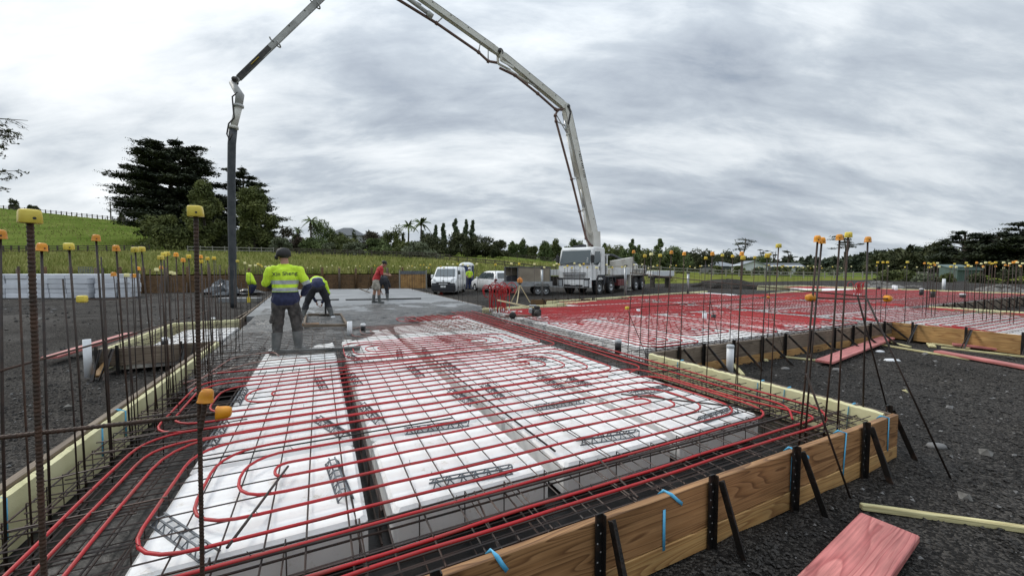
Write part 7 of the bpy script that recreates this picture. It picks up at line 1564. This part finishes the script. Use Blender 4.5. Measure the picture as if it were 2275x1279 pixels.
BS = [(1500, 600, 618, 60, 76, 'brown green bush behind the white tray'), (1575, 594, 616, 50, 80, 'leafless greyish bush by the dark dirt mound'), (1600, 592, 616, 50, 82, 'greyish bush in front of the pale roofed house'), (1640, 592, 616, 60, 84, 'greyish bush below the white gable'), (1690, 594, 614, 50, 86, 'olive bush before the white wing'), (1740, 592, 612, 60, 90, 'round bush at the end of the white wing'), (1790, 590, 608, 70, 95, 'bush beyond the white wing over the grass'), (1850, 590, 606, 60, 100, 'bush in the grass behind the corner group'), (1975, 598, 628, 70, 56, 'grey green bush above the first rubble heap'), (2015, 600, 630, 60, 54, 'brown bush over the rubble'), (2060, 602, 632, 80, 52, 'pale green bush left of the shed'), (2095, 606, 634, 50, 50, 'low pale bush touching the shed'), (2170, 606, 640, 60, 48, 'dark bush right of the shed'), (2235, 600, 645, 90, 46, 'dark bush behind the outermost rubble')]
for k, (px, yt, yb, w, Y, lab) in enumerate(BS): shrub(px, yt, yb, w, Y, ('leaf_olive', 'leaf_silver', 'leaf_olive')[k % 3] if k < 12 else 'leaf_dark', lab, 1300, 9, .17 if Y < 60 else .24, 160 + k, name='bush', cat='bush')
def pine(px, yt, yb, wpx, Y, label, seed, forks=2, plates=9, m='leaf_cypress'):
    global rnd; keep = rnd; rnd = random.Random(seed); r = tree_at(px, yb, Y, 'bare_pine', label, 'tree'); h = px2m(yb - yt, Y) + DZ; w = px2m(wpx / 2, Y); tb = MB(); fb = MB(); tops = []
    trunk(tb, (0, 0, 0), (rnd.uniform(-.1, .1) * w, 0, h * .55), .38, .26, .15)
    for k in range(forks): q = Vector((w * (-.55 + 1.1 * (k + .5) / forks), rnd.uniform(-.3, .3) * w, h * rnd.uniform(.88, .98))); tb.tube([(0, 0, h * .42), Vector((0, 0, h * .42)).lerp(q, .5) + Vector((w * .08, 0, 0)), q], [.24, .17, .07], 6); tops.append(q)
    for k in range(plates):
        q = rnd.choice(tops); t = rnd.uniform(.35, 1.0); c = Vector((0, 0, h * .42)).lerp(q, t); d = Vector((rnd.uniform(-1, 1), rnd.uniform(-1, 1), rnd.uniform(0, .15))) * w * .55; e = c + d; tb.tube([c, e], [.09, .03], 5); pr = w * rnd.uniform(.22, .38); blob(fb, e, (pr, pr, pr * .22), int(95), .22, .8, shell=.1)
    rnd = keep; tb.build('trunk', 'bark', r); fb.build('crown', m, r)
pine(1648, 528, 590, 74, 140, 'forked bare pine with flat tufts over the white gable', 11, 3, 14); pine(1692, 550, 592, 40, 150, 'thin bare pine right of the forked one', 12, 2, 9); pine(1752, 553, 592, 38, 150, 'small umbrella shaped pine beyond the lone lemon cap', 13, 2, 9); pine(1878, 520, 596, 74, 120, 'tall sparse pine behind the corner group of caps', 14, 3, 18); pine(1718, 556, 592, 26, 150, 'scraggy dead topped pine between two others', 15, 2, 5)
# dark conifers at the right
r_ = tree_at(2140, 612, 82, 'conifer_tree', 'dark conifer with stepped branches left of the right hand conifers', 'tree'); cypress(r_, px2m(102, 82), px2m(56, 82), 11, [(0, .95), (.3, 1.0), (.55, .85), (.75, .6), (.9, .42), (1, .25)], 15, s=.27, n=1.8)
r_ = tree_at(2215, 612, 78, 'conifer_tree', 'wide dark conifer with long level branches behind the shed', 'tree'); cypress(r_, px2m(100, 78), px2m(66, 78), 10, [(0, .95), (.3, 1.0), (.6, .95), (.8, .7), (1, .4)], 16, s=.27, n=1.8, gap=.1)
r_ = tree_at(2290, 615, 74, 'conifer_tree', 'tallest dark conifer of the right hand group, cut by the picture edge', 'tree'); cypress(r_, px2m(128, 74), px2m(72, 74), 11, [(0, .9), (.3, 1.0), (.6, .9), (.8, .7), (1, .4)], 17, s=.27, n=1.8)
# overhanging tree at the upper left, its stem outside the frame
def overhang():
    global rnd; keep = rnd; rnd = random.Random(21); base = DY(-190, 640, 22); base.z = field_z(base.x, base.y) - .5; r = empty('overhanging_tree', base, 0, 'dark needled branches with bare twigs reaching in beside the open sky', 'tree'); tb = MB(); fb = MB(); h = 10.5
    trunk(tb, (0, 0, 0), (.6, 0, h), .4, .15, .2)
    for (px, py, n) in ((20, 292, 3), (52, 310, 3), (10, 325, 3), (40, 380, 2), (12, 398, 2), (25, 420, 1), (62, 268, 1), (0, 280, 3), (-30, 330, 3), (0, 345, 2), (-40, 290, 3)):
        e = DY(px, py, 22) - base; z0 = max(2, min(h, e.z + rnd.uniform(-.6, .9))); s0 = Vector((.3, 0, z0)); m = s0.lerp(e, .55) + Vector((0, rnd.uniform(-.4, .4), .25)); tb.tube([s0, m, e], [.09, .05, .012], 5)
        for k in range(16 if n > 1 else 9):
            t = rnd.uniform(.45, 1.0); c = s0.lerp(e, t) + Vector((0, 0, .25 * (1 - t))); d = Vector((rnd.uniform(.1, 1), rnd.uniform(-.6, .6), rnd.uniform(-.7, .5))) * rnd.uniform(.3, .8); tb.tube([c, c + d * .5 + Vector((0, 0, .05)), c + d], [.012, .008, .004], 4)
            for j in range(5 * n): leaf(fb, c + d * rnd.random() + Vector((rnd.gauss(0, .06), rnd.gauss(0, .06), rnd.gauss(0, .05))), .07, .2)
    rnd = keep; tb.build('trunk', 'bark', r); fb.build('crown', 'leaf_dark', r)
overhang()
for k, (px, yt, yb, w) in enumerate(((31, 444, 462, 26), (74, 456, 466, 24), (268, 476, 490, 18))): shrub(px, yt, yb, w, 155, 'leaf_dark', ('dark round tree on the skyline of the hill', 'low dark bush on the skyline of the hill', 'small dark bush on the skyline beside the utility pole')[k], 700, 8, .4, 220 + k, name='leafy_tree', cat='tree')
# far woods on the right
def woods(px0, px1, prof, Y, n, label, m, seed, s=1.0):
    global rnd; keep = rnd; rnd = random.Random(seed); b = MB()
    for _ in range(n):
        px = rnd.uniform(px0, px1); top = interp(px, prof) + 3 * fbm(px * .06, seed) + rnd.uniform(-2, 3); y = Y * rnd.uniform(.92, 1.12); p = DY(px, 606, y); zt = CAMZ + (HY - top) / F * Y; h = zt + .6; w = px2m(rnd.uniform(7, 16), Y)
        spire = rnd.random() < .3
        for k in range(3 if not spire else 4):
            t = k / 3; blob(b, (p.x + rnd.uniform(-.3, .3) * w, y, -.6 + h * (.2 + .28 * k)), (w * (1 - .25 * k) * (.55 if spire else 1), w * .8, h * .2), 46, s, .1, shell=.3)
    rnd = keep; tag(b.build('treeline', m), label, 'woods', kind='stuff')
woods(1420, 2120, [(1420, 572), (1500, 570), (1580, 575), (1620, 578), (1700, 580), (1800, 576), (1900, 574), (1960, 566), (2000, 562), (2050, 560), (2120, 560)], 190, 240, 'far dark wood along the horizon on the flat side', 'leaf_far', 3, 1.1)
woods(1930, 2120, [(1930, 578), (1980, 566), (2020, 560), (2080, 556), (2120, 560)], 120, 80, 'nearer wood before the right hand conifers', 'leaf_dark', 4, .7)
woods(2120, 2700, [(2120, 570), (2300, 560), (2700, 560)], 110, 120, 'wood behind the right hand conifers', 'leaf_dark', 5, .7)
woods(1240, 1450, [(1240, 572), (1330, 560), (1450, 566)], 170, 60, 'wood behind the pump truck', 'leaf_far', 6, .9)
woods(640, 960, [(640, 530), (800, 530), (960, 535)], 125, 70, 'dense greenery behind the shrub row', 'leaf_dark', 7, .6)
